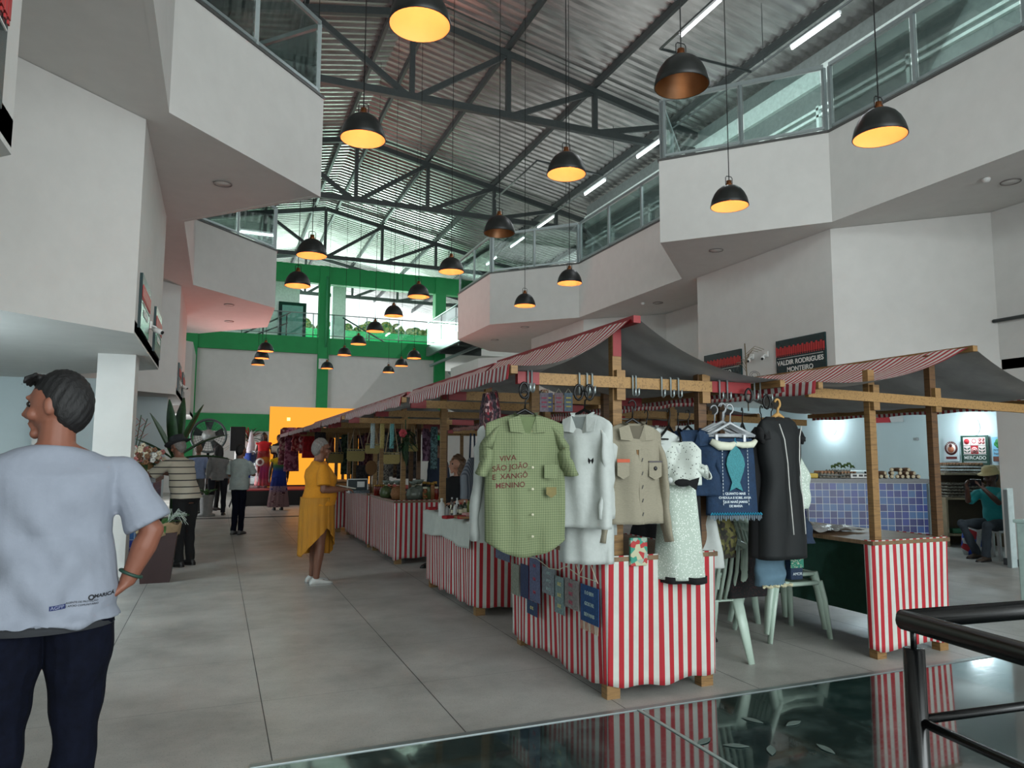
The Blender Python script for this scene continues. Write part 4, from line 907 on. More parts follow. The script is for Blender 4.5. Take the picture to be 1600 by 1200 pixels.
# bunch of empty black hangers
for k,(px,py,yy,a,w_) in enumerate(((1045,668,3.88,35,.42),(1060,672,3.95,60,.42),(1075,668,4.0,20,.4),(1128,668,4.1,-30,.4),(1160,664,4.0,40,.42),(1190,660,3.98,70,.4),(1010,668,4.15,30,.4),(1205,655,4.15,15,.4))):
    q=hp(px,py,yy); hanger(q,R_(a),w_,blk,'empty black hanger '+['right of the beige shirt','over the denim jacket','over the dotted dress','behind the clear hangers','left of the black dresses','over the plain black dress','behind the beige shirt','behind the wooden hanger'][k],hookh=.12,thick=.006,group='empty black hangers')
# metal S-hooks on the beam
zb=1.91
for k,px in enumerate((822,828,902,914,922,985,990,1030,1044,1056,1120,1132,1174,1183,1196)):
    q=ony(px,600,3.93); x=q.x; t=thing('metal_hook','flat aluminium hook over the front beam '+['leftmost, above the green shirt','second, above the green shirt','first above the white shirt','second above the white shirt','third above the white shirt','just right of the front post','second right of the front post','above the beige sleeve','left of the second post','nearest left of the second post','right of the second post','above the fish skirt','above the plain black dress','left of the red beam end','on the red beam end'][k],'hook',(x,3.93,zb),group='aluminium hooks on the front beam')
    MB().tube([(x,3.955,zb-.03),(x,3.955,zb+.04),(x,3.945,zb+.047),(x,3.905,zb+.047),(x,3.900,zb+.04),(x,3.900,zb-.075),(x,3.885,zb-.088),(x,3.865,zb-.075),(x,3.865,zb-.035)],.0065,6,True,.35).build('strap',alu,t)
# black ring hanger heads in the photo above the shirts
for px,py,l in ((819,610,'above the green shirt'),(904,613,'left one above the white shirt'),(921,613,'right one above the white shirt'),(1170,618,'above the plain black dress'),(1198,628,'behind the wooden hanger hook')):
    q=hp(px,py,3.86); t=MB().tube([(q.x+.028*math.cos(a),q.y,q.z+.045*math.sin(a)) for a in np.linspace(0,2*math.pi,16)],.008,6,False).build('hanger_ring',blk); tag(t,'thick black hanger hook loop '+l,'hanger hook')
# bundle of patterned scarves left of the green shirt, denim shoulder bag
pr=[patch('red_pattern_scarf',[sr(110,30,40),sr(40,20,30),sr(150,120,120),sr(70,24,30)],60),patch('dark_pattern_scarf',[sr(24,24,30),sr(60,50,60),sr(110,70,80),sr(16,16,20)],60)]
for k,(px,py,yy) in enumerate(((762,615,4.1),(768,614,4.3),(774,612,4.5),(757,616,4.7))):
    q=ony(px,py,yy); t=garment_thing('hanging_scarf',['dark red patterned scarf nearest the green shirt','black patterned scarf behind the dark red one','dark red patterned scarf third from the front','black patterned scarf farthest behind the green shirt'][k],'scarf',q,R_(70),'patterned scarves on the side beam'); torso(MB(),.22,.42+.1*(k%2),seed=50+k,d=.03,neck=.08,slope=.02,folds=.01).build('cloth',pr[k%2],t,solid=.003)
q=ony(738,715,4.6); t=garment_thing('hanging_bag','striped grey denim shoulder bag left of the green shirt','bag',q,R_(35)); torso(MB(),.20,.27,seed=60,d=.06,neck=.03,slope=.12,folds=.006).build('body',stripes('grey_stripe_denim',sr(70,78,92),sr(120,126,136),.012,.5,0),t,solid=.003); MB().tube([(-.03,0,-.02),(-.02,0,.16),(.02,0,.16),(.03,0,-.02)],.006,6).build('strap',denim_d,t)
# small denim pennants behind the beam
for k,(px,c) in enumerate(((850,sr(120,112,122)),(857,sr(82,88,110)),(873,sr(128,112,118)),(888,sr(92,108,120)))):
    q=ony(px,614,4.5); t=garment_thing('denim_pennant',['faded lilac','blue','pinkish grey','grey blue'][k]+' denim pennant hanging behind the front beam','pennant',q,R_(-10),'denim pennants behind the front beam')
    MB().bx(-.03,.03,-.003,.003,-.13,0).build('cloth',mat('pennant_back_%d'%k,c,.9,var=.25,scale=60),t)
    MB().tube([(-.02,0,0),(0,0,.03),(.02,0,0)],.002,4).build('string',cream,t)
    for i in range(3): MB().box((0,-.005,-.035-.03*i),(.036,.003,.01)).build('letter_row',mat('pink_print_%d'%(k%2),(sr(150,70,90),sr(170,160,90))[k%2],.8),t)
# string of denim pennants on the skirt of the nearest stall (left face x=2.18)
sx=2.135
pn=[(786,862,22,26,sr(76,84,104),'end piece at the far corner'),(805,905,12,48,sr(120,124,112),'narrow olive grey one'),(820,908,12,52,sr(44,54,84),'narrow navy one'),(836,905,16,70,sr(86,92,120),'violet blue one'),(858,908,20,42,sr(112,120,124),'grey one with red stitching'),(875,930,16,58,sr(108,128,128),'long grey green one'),(893,928,22,46,sr(118,114,112),'slanted brownish grey one'),(922,945,28,58,sr(28,66,112),'bright blue fringed one'),(832,950,16,22,sr(40,58,88),'small navy one below the violet blue one')]
for k,(px,py,wd,ht,c,l) in enumerate(pn):
    a=onx(px-wd/2,py,sx); b_=onx(px+wd/2,py,sx); zt_=onx(px,py-ht/2,sx).z; zb_=onx(px,py+ht/2,sx).z
    y0,y1=min(a.y,b_.y),max(a.y,b_.y); t=thing('denim_pennant','denim pennant on the skirt, '+l,'pennant',(sx,(y0+y1)/2,zt_),group='embroidered denim pennants on the nearest skirt')
    MB().bx(sx-.004,sx,y0,y1,zb_,zt_).build('cloth',mat('pennant_%d'%k,c,.9,var=.3,scale=70,bmp=.3),t)
    rows=3 if ht>40 else 1
    for i in range(rows):
        word=['','','','SIM','AMO','LUZ','PAZ','GOSTA','O X'][k]
        if k==7: word=['E O BEM','GOSTAR','BEM MAIS','DIAS'][i] if i<4 else ''
        if word: text(word,.03,frame((sx-.006,(y0+y1)/2,zt_-(zt_-zb_)*(i+.7)/(rows+.4)),(0,-1,0),(0,0,1)),mat('stitch_%d'%(k%3),(sr(160,70,90),sr(150,170,170),sr(190,180,120))[k%3],.8),'embroidery',t,bold=.0006)
    if k==7:
        mb=MB()
        for i in range(14): y=y0+(y1-y0)*(i+.5)/14; mb.tube([(sx-.002,y,zb_),(sx-.006,y+.003*(i%3-1),zb_-.05)],.003,4)
        mb.build('fringe',mat('fringe_thread',sr(150,130,110),.9),t)
st=thing('pennant_string','thin jute string holding the denim pennants','string',(sx,4.5,.8))
pts=[onx(*q,sx-.006) for q in ((786,848),(812,868),(838,872),(858,888),(873,890),(885,885),(905,900),(930,908))]
MB().tube(pts,.003,5).build('cord',cream,st)
pts=[onx(*q,sx-.008) for q in ((886,885),(894,862),(905,898),(918,870),(934,912))]; MB().tube(pts,.002,5).build('loop',cream,st)
# transparent bag with children's print beside the front post
q=hp(997,845,3.87); t=garment_thing('plastic_bag','clear bag with a green and red picture beside the foot of the front post','bag',q,0); MB().bx(-.06,.06,-.012,.012,-.15,.02,.005).build('body',patch('bag_picture',[sr(150,165,150),sr(60,140,120),sr(170,60,60),sr(180,180,150)],30),t)
# ------------------------------------------------------------------ people
def remesh(mb, vox, smooth=2, fold=None):
    """join overlapping closed pieces into one continuous surface"""
    me=bpy.data.meshes.new('tmp'); me.from_pydata([tuple(p) for p in mb.v],[],mb.f)
    bm=bmesh.new(); bm.from_mesh(me); bmesh.ops.recalc_face_normals(bm,faces=bm.faces); bm.to_mesh(me); bm.free()
    o=bpy.data.objects.new('tmp',me); COL.objects.link(o)
    m=o.modifiers.new('r','REMESH'); m.mode='VOXEL'; m.voxel_size=vox
    s=o.modifiers.new('s','SMOOTH'); s.iterations=smooth; s.factor=.5
    bpy.context.view_layer.update()
    n=bpy.data.meshes.new_from_object(o.evaluated_get(bpy.context.evaluated_depsgraph_get()))
    bpy.data.objects.remove(o); bpy.data.meshes.remove(me)
    if fold:
        N_=len(n.vertices); co=np.empty(N_*3,np.float32); n.vertices.foreach_get('co',co); co=co.reshape(-1,3)
        no=np.empty(N_*3,np.float32); n.vertices.foreach_get('normal',no); no=no.reshape(-1,3)
        co+=no*fold(co)[:,None]; n.vertices.foreach_set('co',co.ravel())
    n.polygons.foreach_set('use_smooth',[True]*len(n.polygons)); n.update(); return n
def put(me,name,m,parent):
    me.materials.clear(); me.materials.append(m); o=bpy.data.objects.new(name,me); COL.objects.link(o); o.parent=parent; return o
def loft(mb, st, n=20, sq=1.):
    """st: list of (centre, rx, ry) ellipses in planes across z"""
    R=[]
    for c,rx,ry in st:
        c=Vector(c); R.append([(c.x+rx*math.copysign(abs(math.cos(a))**sq,math.cos(a)),c.y+ry*math.copysign(abs(math.sin(a))**sq,math.sin(a)),c.z) for a in np.linspace(0,2*math.pi,n,endpoint=False)])
    mb.rings(R); return mb
def limb(mb, a, b, c, ra, rb, rc, bulge=1.06, n=12):
    a,b,c=Vector(a),Vector(b),Vector(c)
    pts=[a,a.lerp(b,.35),a.lerp(b,.75),b,b.lerp(c,.3),b.lerp(c,.7),c]
    rs=[ra,ra*bulge*.97,(ra+rb)/2*.97,rb,(rb*1.04),(rb*.4+rc*.6),rc]
    mb.tube(pts,rs,n)
    mb.ball(a,ra*.98,10,8); mb.ball(b,rb*.98,10,8)
    return mb
def hand(mb, w, d, up, s=1., curl=.5, side=1):
    """w wrist, d pointing direction, up = back of the hand, side = thumb side sign"""
    w=Vector(w); d=Vector(d).normalized(); up=Vector(up); up=(up-d*up.dot(d)).normalized(); sd=d.cross(up)*side
    pal=[w-d*.01,w+d*.03*s,w+d*.085*s]
    V=[]
    R=[]
    for p,wd,th in ((w-d*.015,.026,.02),(w+d*.02*s,.033,.017),(w+d*.06*s,.041,.016),(w+d*.088*s,.040,.013)):
        R.append([p+sd*(wd*s*math.cos(a))+up*(th*s*math.sin(a)) for a in np.linspace(0,2*math.pi,12,endpoint=False)])
    mb.rings(R)
    for k,L in enumerate((.070,.079,.073,.057)):
        b0=w+d*.084*s+sd*(.029-.0195*k)*s; dirs=d; p=b0; pts=[b0-d*.012]; c=0
        for seg in (.45,.32,.23):
            c+=curl*(.55,.8,.6)[(0,1,2)[int(seg<.4)+int(seg<.3)]]
            dd=(d*math.cos(c)-up*math.sin(c)); p=p+dd*L*s*seg; pts.append(p)
        mb.tube([b0-d*.012,b0]+pts[1:],[.0085*s,.0088*s,.0082*s,.0075*s,.0058*s],8)
    t0=w+d*.025*s+sd*.026*s; t1=t0+(d*.6+sd*.75-up*.25*curl).normalized()*.034*s; t2=t1+(d*.95+sd*.25-up*.6*curl).normalized()*.03*s; t3=t2+(d-up*.7*curl).normalized()*.02*s
    mb.tube([t0-sd*.012,t0,t1,t2,t3],[.012*s,.0125*s,.0105*s,.0095*s,.0065*s],8)
def head(mb, c, M, s=1., fem=False):
    c=Vector(c); V=[];F=[];n=28;m=20
    for i in range(m+1):
        t=math.pi*i/m
        for k in range(n):
            a=2*math.pi*k/n; x=math.sin(t)*math.cos(a); y=math.sin(t)*math.sin(a); z=math.cos(t)
            X=.074*x; Y=.096*y; Z=.118*z
            if z<0: X*=1-.30*(-z)**1.3; Y= Y*(1-.25*(-z)) if y>0 else Y*(1-.06*(-z))
            if y<0 and z<.35: Y+=-.004*(1-abs(x))
            if y<0 and -.35<z-.02<.22: Y+=.008*math.exp(-((abs(x)-.42)/.2)**2)*math.exp(-((z-.05)/.14)**2)
            if y>0 and z>-.3: Y+=.008
            V.append(c+M@Vector((X,Y,Z))*s)
    for i in range(m):
        for k in range(n): F.append((i*n+k,(i+1)*n+k,(i+1)*n+(k+1)%n,i*n+(k+1)%n))
    mb.add(V,F,smooth=True)
    g=lambda x,y,z: c+M@Vector((x,y,z))*s
    mb.tube([g(0,-.092,.018),g(0,-.104,-.005),g(0,-.116,-.026),g(0,-.100,-.040)],[.008*s,.010*s,.0145*s,.010*s],8)     # nose
    for sg in (-1,1): mb.ball(g(sg*.011,-.101,-.030),.009*s,8,6)
    mb.tube([g(-.040,-.086,.030),g(-.018,-.097,.033),g(.018,-.097,.033),g(.040,-.086,.030)],.008*s,8)            # brow
    mb.ball(g(0,-.095,-.058),.020*s,10,6,(1.05,.45,.28),M); mb.ball(g(0,-.093,-.068),.019*s,10,6,(1,.5,.34),M)    # lips
    mb.ball(g(0,-.080,-.096),.024*s,10,8,(1,.8,.8),M)                                                              # chin
    for sg in (-1,1):
        mb.ball(g(sg*.045,-.066,-.03),.024*s,8,6)                                                                  # cheek
        E=M@Matrix.Rotation(sg*.35,3,'Z'); mb.ball(g(sg*.079,.006,-.004),.03*s,12,8,(.28,.62,1.05),E); mb.ball(g(sg*.077,.0,-.026),.014*s,8,6,(.4,.7,1),E)
def rotz(a): return Matrix.Rotation(a,3,'Z')
eye_m=mat('dark_eye',sr(30,22,18),.3); shoe_w=mat('white_shoe',sr(190,192,188),.6); shoe_b=mat('black_shoe',sr(24,22,22),.5)
skins={'tan':mat('tan_skin',sr(128,80,62),.55,var=.05,bmp=.05),'brown':mat('brown_skin',sr(112,72,54),.55,var=.05),'dark':mat('dark_skin',sr(70,44,34),.5,var=.05),'fair':mat('fair_skin',sr(178,128,104),.55,var=.05)}
def person(label,loc,face,H=1.7,skin='tan',top=None,sleeve=.45,bottom=None,blen=1.,hair=('short',None),shoes=shoe_b,
           armL=None,armR=None,headyaw=0.,headpitch=0.,vox=.012,build=1.,lean=0.,legs=None,pelvis=None,topz=None,skirt=None,belly=0.,curl=.6,fold=.004,bust=0.,foldfn=None,feetdir=None,legw=1.,stance=.09,hands=True,ease=0.):
    s=H/1.70; rz=math.atan2(face[0],-face[1])
    t=thing('person',label,'person',loc,rz); t['_local']=True
    pz=(pelvis[2] if pelvis else .93)*s; py=(pelvis[1] if pelvis else 0)*s
    nk=Vector((0,py+lean*-.5*s,pz+.52*s)); B=build
    def sp(q): return Vector((0,py+(nk.y-py)*q,pz+(nk.z-pz)*q))     # spine point
    shx=.178*B*s; sh=sp(.855)
    SL=Vector((shx,sh.y,sh.z)); SRt=Vector((-shx,sh.y,sh.z))
    def torso_st(g):
        return [(sp(-.20)+Vector((0,0,0)),(.10*B)*s+g,.085*s+g),(sp(-.10),(.155*B)*s+g,(.115*B)*s+g),(sp(0.02),(.168*B)*s+g,(.118*B)*s+g),(sp(.22)+Vector((0,-belly*.6*s,0)),(.150*B)*s+g,(.108*B+belly)*s+g),(sp(.40)+Vector((0,-belly*.4*s-bust*.2,0)),(.152*B)*s+g,(.108*B+belly*.6)*s+g),
                (sp(.62)+Vector((0,-bust*.7*s,0)),(.165*B)*s+g,(.115*B+bust)*s+g),(sp(.80),(.168*B)*s+g,.108*B*s+g),(sp(.90),(.155*B)*s+g,.088*s+g),(sp(.97),(.095*B)*s+g,.068*s+g),(sp(1.02),.060*s+g,.058*s+g)]
    # arms defaults: hanging
    def arm(spec,sg):
        S=SL if sg>0 else SRt
        if spec is None: spec=((sg*.045,.02,-.27),(sg*.01,-.06,-.24))
        E=S+Vector(spec[0])*s; W=E+Vector(spec[1])*s
        hd=Vector(spec[2]) if len(spec)>2 else (W-E).normalized(); hu=Vector(spec[3]) if len(spec)>3 else Vector((sg,.2,0))
        return S,E,W,hd,hu
    A={1:arm(armL,1),-1:arm(armR,-1)}
    if legs is None: legs={1:((stance,0,-.03),(stance+.005,-.015,.47),(stance+.01,.02,.08)),-1:((-stance,0,-.03),(-stance-.005,-.015,.47),(-stance-.01,.02,.08))}
    LG={}
    for sg in (1,-1):
        h,k,a=legs[sg]; LG[sg]=(Vector((h[0]*s,py+h[1]*s,pz+h[2]*s)),Vector(k)*s,Vector(a)*s)
    fd=feetdir or (0,-1)
    b=MB(); bst=torso_st(-.006); kk=.88 if bottom else 1.
    if bottom: bst=[(c_,a_*.86,b_*.86) if c_.z<sp(.2).z else (c_,a_,b_) for c_,a_,b_ in bst]
    loft(b,bst,24)
    b.tube([sp(.93),sp(1.02),nk+Vector((0,-.012*s,.08*s))],[.07*s*B**.5,.056*s*B**.5,.053*s*B**.5],14)
    hc=nk+Vector((0,(-.022-.03*lean)*s,.145*s)); M=Matrix.Rotation(headyaw,3,'Z')@Matrix.Rotation(headpitch,3,'X'); head(b,hc,M,s*(1.02 if B>1.05 else 1))
    for sg in (1,-1):
        S,E,W,hd,hu=A[sg]; limb(b,S+Vector((-sg*.01,0,-.02)) if top else S,E,W,(.036 if top else .046)*B**.5*s,.040*B**.5*s,.027*s)
        if hands: hand(b,W,hd,hu,s,curl,side=sg)
        h,k,a=LG[sg]; limb(b,h,k,a,.082*B*s*kk,.054*B**.5*s*kk,.037*s)
        f=Vector((fd[0],fd[1],0)).normalized(); b.tube([a+Vector((0,0,-.03*s))-f*.04*s,a+Vector((0,0,-.045*s))+f*.10*s],[.035*s,.028*s],10)
    put(remesh(b,min(vox,.010),1),'body',skins[skin],t)
    for sg in (1,-1):
        e=hc+M@Vector((sg*.030,-.086,.008))*s; MB().ball(e,.0115*s,8,6).build('eye',eye_m,t)
    def ff(amp,seed=0):
        return lambda co: amp*(np.sin(co[:,2]*38+np.sin(co[:,0]*17+seed)*2.2)*.5+np.sin(co[:,0]*31+co[:,2]*22+seed)*.5+np.sin(co[:,1]*44-co[:,2]*15+seed*2)*.35)
    if top:
        c=MB(); g=.014
        st=torso_st(g); tz=topz if topz is not None else -.12
        st=[q for q in st]; c0=sp(tz); st=[(q[0],q[1]+.012+ease,q[2]+.014+ease*1.5) if q[0].z<sp(.3).z else q for q in st]; st=[(c0,(.172*B)*s+g+.014+ease,(.124*B+belly*.5)*s+g+.016+ease*1.5)]+[q for q in st if q[0].z>c0.z+.02]
        st=st[:-1]+[(sp(.995),.062*s+.010,.060*s+.010)]
        loft(c,st,28)
        for sg in (1,-1):
            S,E,W,_,_=A[sg]; L1=(E-S).length; L2=(W-E).length; tot=(L1+L2)*sleeve
            pts=[S+Vector((-sg*.045*s,0,-.004)),S+Vector((0,0,-.012))]; rs=[.040*B**.5*s+g*.4,.046*B**.5*s+g*.4]
            if tot<=L1: 
                for q in (.3,.7,1.): pts.append(S.lerp(E,q*tot/L1)); rs.append((.060+.008*q)*B**.5*s+g*.5)
            else:
                pts+=[S.lerp(E,.5),E,E.lerp(W,max(.05,(tot-L1)/L2))]; rs+=[.060*B**.5*s,.052*B**.5*s,.045*s]
            c.tube(pts,rs,14); c.ball(S+Vector((0,0,-.014)),.045*B**.5*s+g*.4,12,8)
        put(remesh(c,vox,7 if vox<.01 else 4,foldfn or ff(fold,len(label))),'shirt',top,t)
    if bottom:
        c=MB(); g=.014
        loft(c,[(sp(.10),(.150*B)*s+.002,(.108*B+belly*.6)*s),(sp(.02),(.165*B)*s+.002,(.116*B)*s+.002),(sp(-.10),(.165*B)*s+g*.7,(.12*B)*s+g*.7),(sp(-.17),.13*B*s,.10*s)],24)
        for sg in (1,-1):
            h,k,a=LG[sg]; e=k.lerp(a,(blen-.5)*2*1.04) if blen>.5 else h.lerp(k,blen*2)
            pts=[h,h.lerp(k,.5),k]+([k.lerp(e,.5),e] if blen>.5 else []); rs=[.096*B*s*legw**.5,.086*B*s*legw,.066*B**.5*s*legw]+([.060*s*legw*B**.5,.058*s*legw] if blen>.5 else [])
            c.tube(pts,rs,14); c.ball(k,.066*B**.5*s*legw,10,8)
        put(remesh(c,vox,2,ff(fold,3)),'trousers',bottom,t)
    if skirt:
        m,z1,z0,r0,fl=skirt
        def fn(u,v):
            a=2*math.pi*u; z=(z1+(z0-z1)*v)*s; r=1+fl*v; w=.012*math.sin(a*13+v*2)*(.3+v)+.006*math.sin(a*29)
            return ((.172*B*r*s+w)*math.cos(a),py+(.13*B*r*s+belly*s*(1-v)+w)*math.sin(a)-belly*.3*(1-v),z)
        sk_=MB().sheet(fn,90,24,1.,1.); sk_.build('skirt',m,t,solid=.004)
    if shoes:
        for sg in (1,-1):
            h,k,a=LG[sg]; f=Vector((fd[0],fd[1],0)).normalized(); base=Vector((a.x,a.y,a.z-.08*s)); sd=Vector((f.y,-f.x,0)); R=[]
            for q,wd,ht in ((-.075,.026,.05),(-.05,.036,.085),(.0,.037,.10),(.06,.040,.07),(.12,.045,.052),(.165,.038,.042),(.195,.018,.028)):
                R.append([base+f*q*s+sd*(wd*s*math.cos(x))+Vector((0,0,max(.0,(ht*s*.5)+ht*s*.5*math.sin(x)))) for x in np.linspace(0,2*math.pi,14,endpoint=False)])
            sh_=MB().rings(R).build('shoe',shoes,t)
            so=MB(); R=[]
            for q,wd in ((-.08,.02),(-.06,.036),(.0,.038),(.06,.042),(.12,.047),(.17,.04),(.2,.02)): R.append([base+f*q*s+sd*wd*s,base+f*q*s-sd*wd*s,base+f*q*s-sd*wd*s+Vector((0,0,.016)),base+f*q*s+sd*wd*s+Vector((0,0,.016))])
            so.rings(R,smooth=False).build('sole',mat('rubber_sole',sr(150,150,146),.7) if shoes is shoe_w else shoe_b,sh_)
    kind,hm=hair
    hb=MB()
    G=lambda x,y,z: hc+M@Vector((x,y,z))*s
    if kind in ('short','long','bob','curly','bun'):
        V=[];F=[];n=28;m=16; rr=random.Random(5)
        for i in range(m+1):
            tt=math.pi*i/m
            for k in range(n):
                a=2*math.pi*k/n; x=math.sin(tt)*math.cos(a); y=math.sin(tt)*math.sin(a); z=math.cos(tt)
                lim = -.10 if kind=='short' else -.55
                X=.084*x;Y=.106*y+.012;Z=.128*z+.006
                front=max(0,-y)
                # hairline: pull the front lower part inside the skull
                hl=.42 if y<-.35 else (.42-(y+.35)*1.55)
                hl=max(hl,-.62 if kind=='short' else -.8)
                if z<hl: q=min(1,(hl-z)*3.5); X*=1-.28*q; Y=Y*(1-.28*q)+(.006*q)
                V.append(G(X,Y,Z))
        for i in range(m):
            for k in range(n): F.append((i*n+k,(i+1)*n+k,(i+1)*n+(k+1)%n,i*n+(k+1)%n))
        hb.add(V,F)
        if kind=='short' and vox<.008:
            for k in range(26):
                u=rr.uniform(-.06,.06); hb.tube([G(u,-.05,.112),G(u*1.1,-.085,.098),G(u*1.1+rr.uniform(-.01,.01),-.108+abs(u)*.3,.075+rr.uniform(-.008,.018))],[.009*s,.008*s,.004*s],6)
        if kind in ('long','bob','curly'):
            dz={'long':-.30,'bob':-.14,'curly':-.20}[kind]; w_={'long':.115,'bob':.10,'curly':.13}[kind]
            R=[]
            for q in np.linspace(0,1,8):
                rr_=1-.35*abs(q-.45); R.append([G(w_*(rr_)*math.cos(a)*(1 if kind!='curly' else 1+.08*math.sin(a*7+q*9)),.035+.02*q+(.075*rr_)*math.sin(a),.06+(dz-.06)*q) for a in np.linspace(0,2*math.pi,18,endpoint=False)])
            hb.rings(R)
        if kind=='bun': hb.ball(G(0,.1,.06),.045*s,12,8)
        me=remesh(hb,min(vox,.008),1,lambda co: .0022*np.sin(co[:,0]*190+co[:,2]*90)*np.sin(co[:,1]*160+co[:,2]*40)+(.008*np.sin(co[:,0]*60+co[:,2]*40)*np.sin(co[:,2]*70+co[:,1]*50) if kind=='curly' else 0))
        put(me,'hair',hm,t)
    t['hc']=0; del t['hc']
    return t,dict(hc=hc,M=M,s=s,A=A,LG=LG,sp=sp)
hair_b=mat('black_hair',sr(11,10,11),.65,var=.5,scale=60,bmp=.4,stretch=(1,3,.5)); hair_g=mat('grey_hair',sr(105,100,96),.6,var=.3,scale=70,bmp=.4); hair_br=mat('brown_curls',sr(92,66,44),.6,var=.4,scale=70,bmp=.5)
# 1 the man in the foreground, seen from behind
Pm=Vector((0,0,CAMH))+_ray(92,640)*2.66; 
tee=mat('white_tee_cotton',sr(136,142,154),.9,var=.03,scale=30,bmp=.2); jeans=mat('dark_navy_jeans',sr(8,12,26),.9,var=.3,scale=30,bmp=.4,spec=.15)
def mfold(co):
    x,y,z=co[:,0],co[:,1],co[:,2]
    d1=(z-1.36)*.8-(x+.0)*1.0
    back=(y>0).astype(np.float32)
    f=.012*np.sin(d1*34)*np.exp(-((x-.02)/.16)**2)*back*np.clip((1.42-z)*4,0,1)
    f+=.007*np.sin((z*.5+x)*42+1)*np.clip((1.30-z)*3,0,1)
    f+=.006*np.sin(z*26+x*14)+.003*np.sin(x*70+z*11)*np.clip((1.2-z)*3,0,1)
    return f
man,mi=person('man from behind in a white tee and dark jeans, hand on hip, face turned left',(Pm.x,Pm.y,0),(-.12,1),1.735,'tan',tee,.50,jeans,1.,('short',hair_b),shoe_b,
   armL=((.07,.03,-.26),(.01,-.04,-.24)),armR=((-.115,.03,-.235),(.075,-.01,-.19),(.75,.1,-.6),(-.6,0,-.5)),headyaw=R_(66),headpitch=.05,vox=.007,build=1.16,topz=-.17,curl=.9,foldfn=mfold,fold=.006,legw=1.06,stance=.105,ease=.010)
s=mi['s']; sp=mi['sp']
loftm=MB(); c0=sp(-.215); c1=sp(-.10)
loft(loftm,[(c0,.222,.166),(c1,.200,.140)],30); loftm.build('grey_undershirt_hem',mat('charcoal_undershirt',sr(48,50,54),.9,bmp=.3),man)
yb=.178
W_,E_=mi['A'][-1][2],mi['A'][-1][1]
q=W_.lerp(E_,.18); MB().tube([q+Vector((.036*math.cos(a),.036*math.sin(a),.016*math.cos(a))) for a in np.linspace(0,2*math.pi,16)],.006,8).build('green_bracelet',mat('green_bracelet',sr(30,62,50),.6),man)
navy=mat('navy_print',sr(30,42,90),.7); dkp=mat('black_print',sr(28,30,36),.7)
# prints at the bottom of the tee (back side faces +Y locally)
z0=sp(-.04).z
tsh=[c for c in bpy.data.objects if c.parent==man and c.name.startswith('shirt')][0]
def gridbox(x0,x1,z0,z1,y):
    mb=MB(); mb.sheet(lambda u,v:(x0+(x1-x0)*u,y,z0+(z1-z0)*v),12,6); return mb
decal(gridbox(-.02,-.066,z0-.008,z0+.008,.2).build('blue_print_patch',navy,man),tsh,1)
decal(text('AGPP',.016,frame((-.043,.2025,z0),(-1,0,0),(0,0,1)),mat('pale_print',sr(140,146,170),.7),'lettering',man),tsh,1,.003)
decal(text('AGENTE DE PROTEÇÃO',.009,frame((-.115,.192,z0+.008),(-1,0,0),(0,0,1)),dkp,'lettering',man),tsh,1); decal(text('E APOIO COMUNITÁRIO',.009,frame((-.115,.192,z0-.003),(-1,0,0),(0,0,1)),dkp,'lettering',man),tsh,1)
decal(text('MARICÁ',.017,frame((-.182,.160,z0+.022),(-1,0,0),(-.1,0,1)),dkp,'lettering',man,bold=.0006),tsh,1)
rg_=MB(); rg_.sheet(lambda u,v:(-.142+(.005+.005*v)*math.cos(2*math.pi*u),.182,z0+.02+(.005+.005*v)*math.sin(2*math.pi*u)),24,2); decal(rg_.build('round_emblem',dkp,man),tsh,1)
# 2 woman in yellow
yel=mat('mustard_knit',sr(196,128,18),.85,var=.06,scale=40,bmp=.3); yels=stripes('mustard_pleats',sr(196,132,14),sr(160,104,10),.012,.6,0)
wo,wi=person('woman in a mustard yellow top and long split skirt, holding papers, facing the stalls',(1.09,8.55,0),(1,.12),1.62,'brown',yel,.42,None,1,('short',hair_g),shoe_w,
  armL=((.03,-.03,-.26),(-.02,-.22,-.02),(-.1,-1,-.1),(0,.1,1)),armR=((-.04,-.0,-.26),(.04,-.24,.0),(.1,-1,-.05),(0,.1,1)),vox=.009,build=1.22,belly=.04,bust=.04,topz=-.02,curl=.7,headyaw=-.05,headpitch=.08)
def sk(u,v):
    a=2*math.pi*u+R_(200); z=(1.02+(.33-1.02)*v)*wi['s']; 
    gap=.0; w=.007*math.sin(a*16)*(.3+v); r=1+.06*math.sin(min(1,v*2)*math.pi/2)
    if v>.45: 
        aa=abs(((a-R_(200))/(2*math.pi))-.5); e=max(0,.5-aa); lift=max(0,(v-.45)/.55-e*4.); z+=lift*.40*.8
    return ((.20*1.08*r+w)*math.cos(a),(.172*r+w+.01)*math.sin(a)+.005,z)
MB().sheet(sk,100,30,1.2,.8).build('skirt',yels,wo,solid=.004)
MB().tube([wi['sp'](.03)+Vector((.205*math.cos(a),.175*math.sin(a),0)) for a in np.linspace(0,2*math.pi,30)],.012,8).build('waistband',yel,wo)
G=lambda x,y,z: wi['hc']+wi['M']@Vector((x,y,z))*wi['s']
gm=MB(); 
for sg in (-1,1): gm.tube([G(sg*.03+.022*math.cos(a),-.105,.008+.017*math.sin(a)) for a in np.linspace(0,2*math.pi,14)],.002,6).tube([G(sg*.052,-.103,.01),G(sg*.078,-.0,.005)],.002,6)
gm.build('glasses',blk,wo)
hw=wi['A'][1][2]; pb=MB().box(hw+Vector((-.06,-.13,.03)),(.15,.20,.012),rx=.2).build('papers',mat('pale_paper',sr(190,185,170),.8)); pb.location=wo.location; pb.rotation_euler=wo.rotation_euler; tag(pb,'folded papers and dark phone case held by the woman in yellow','papers')
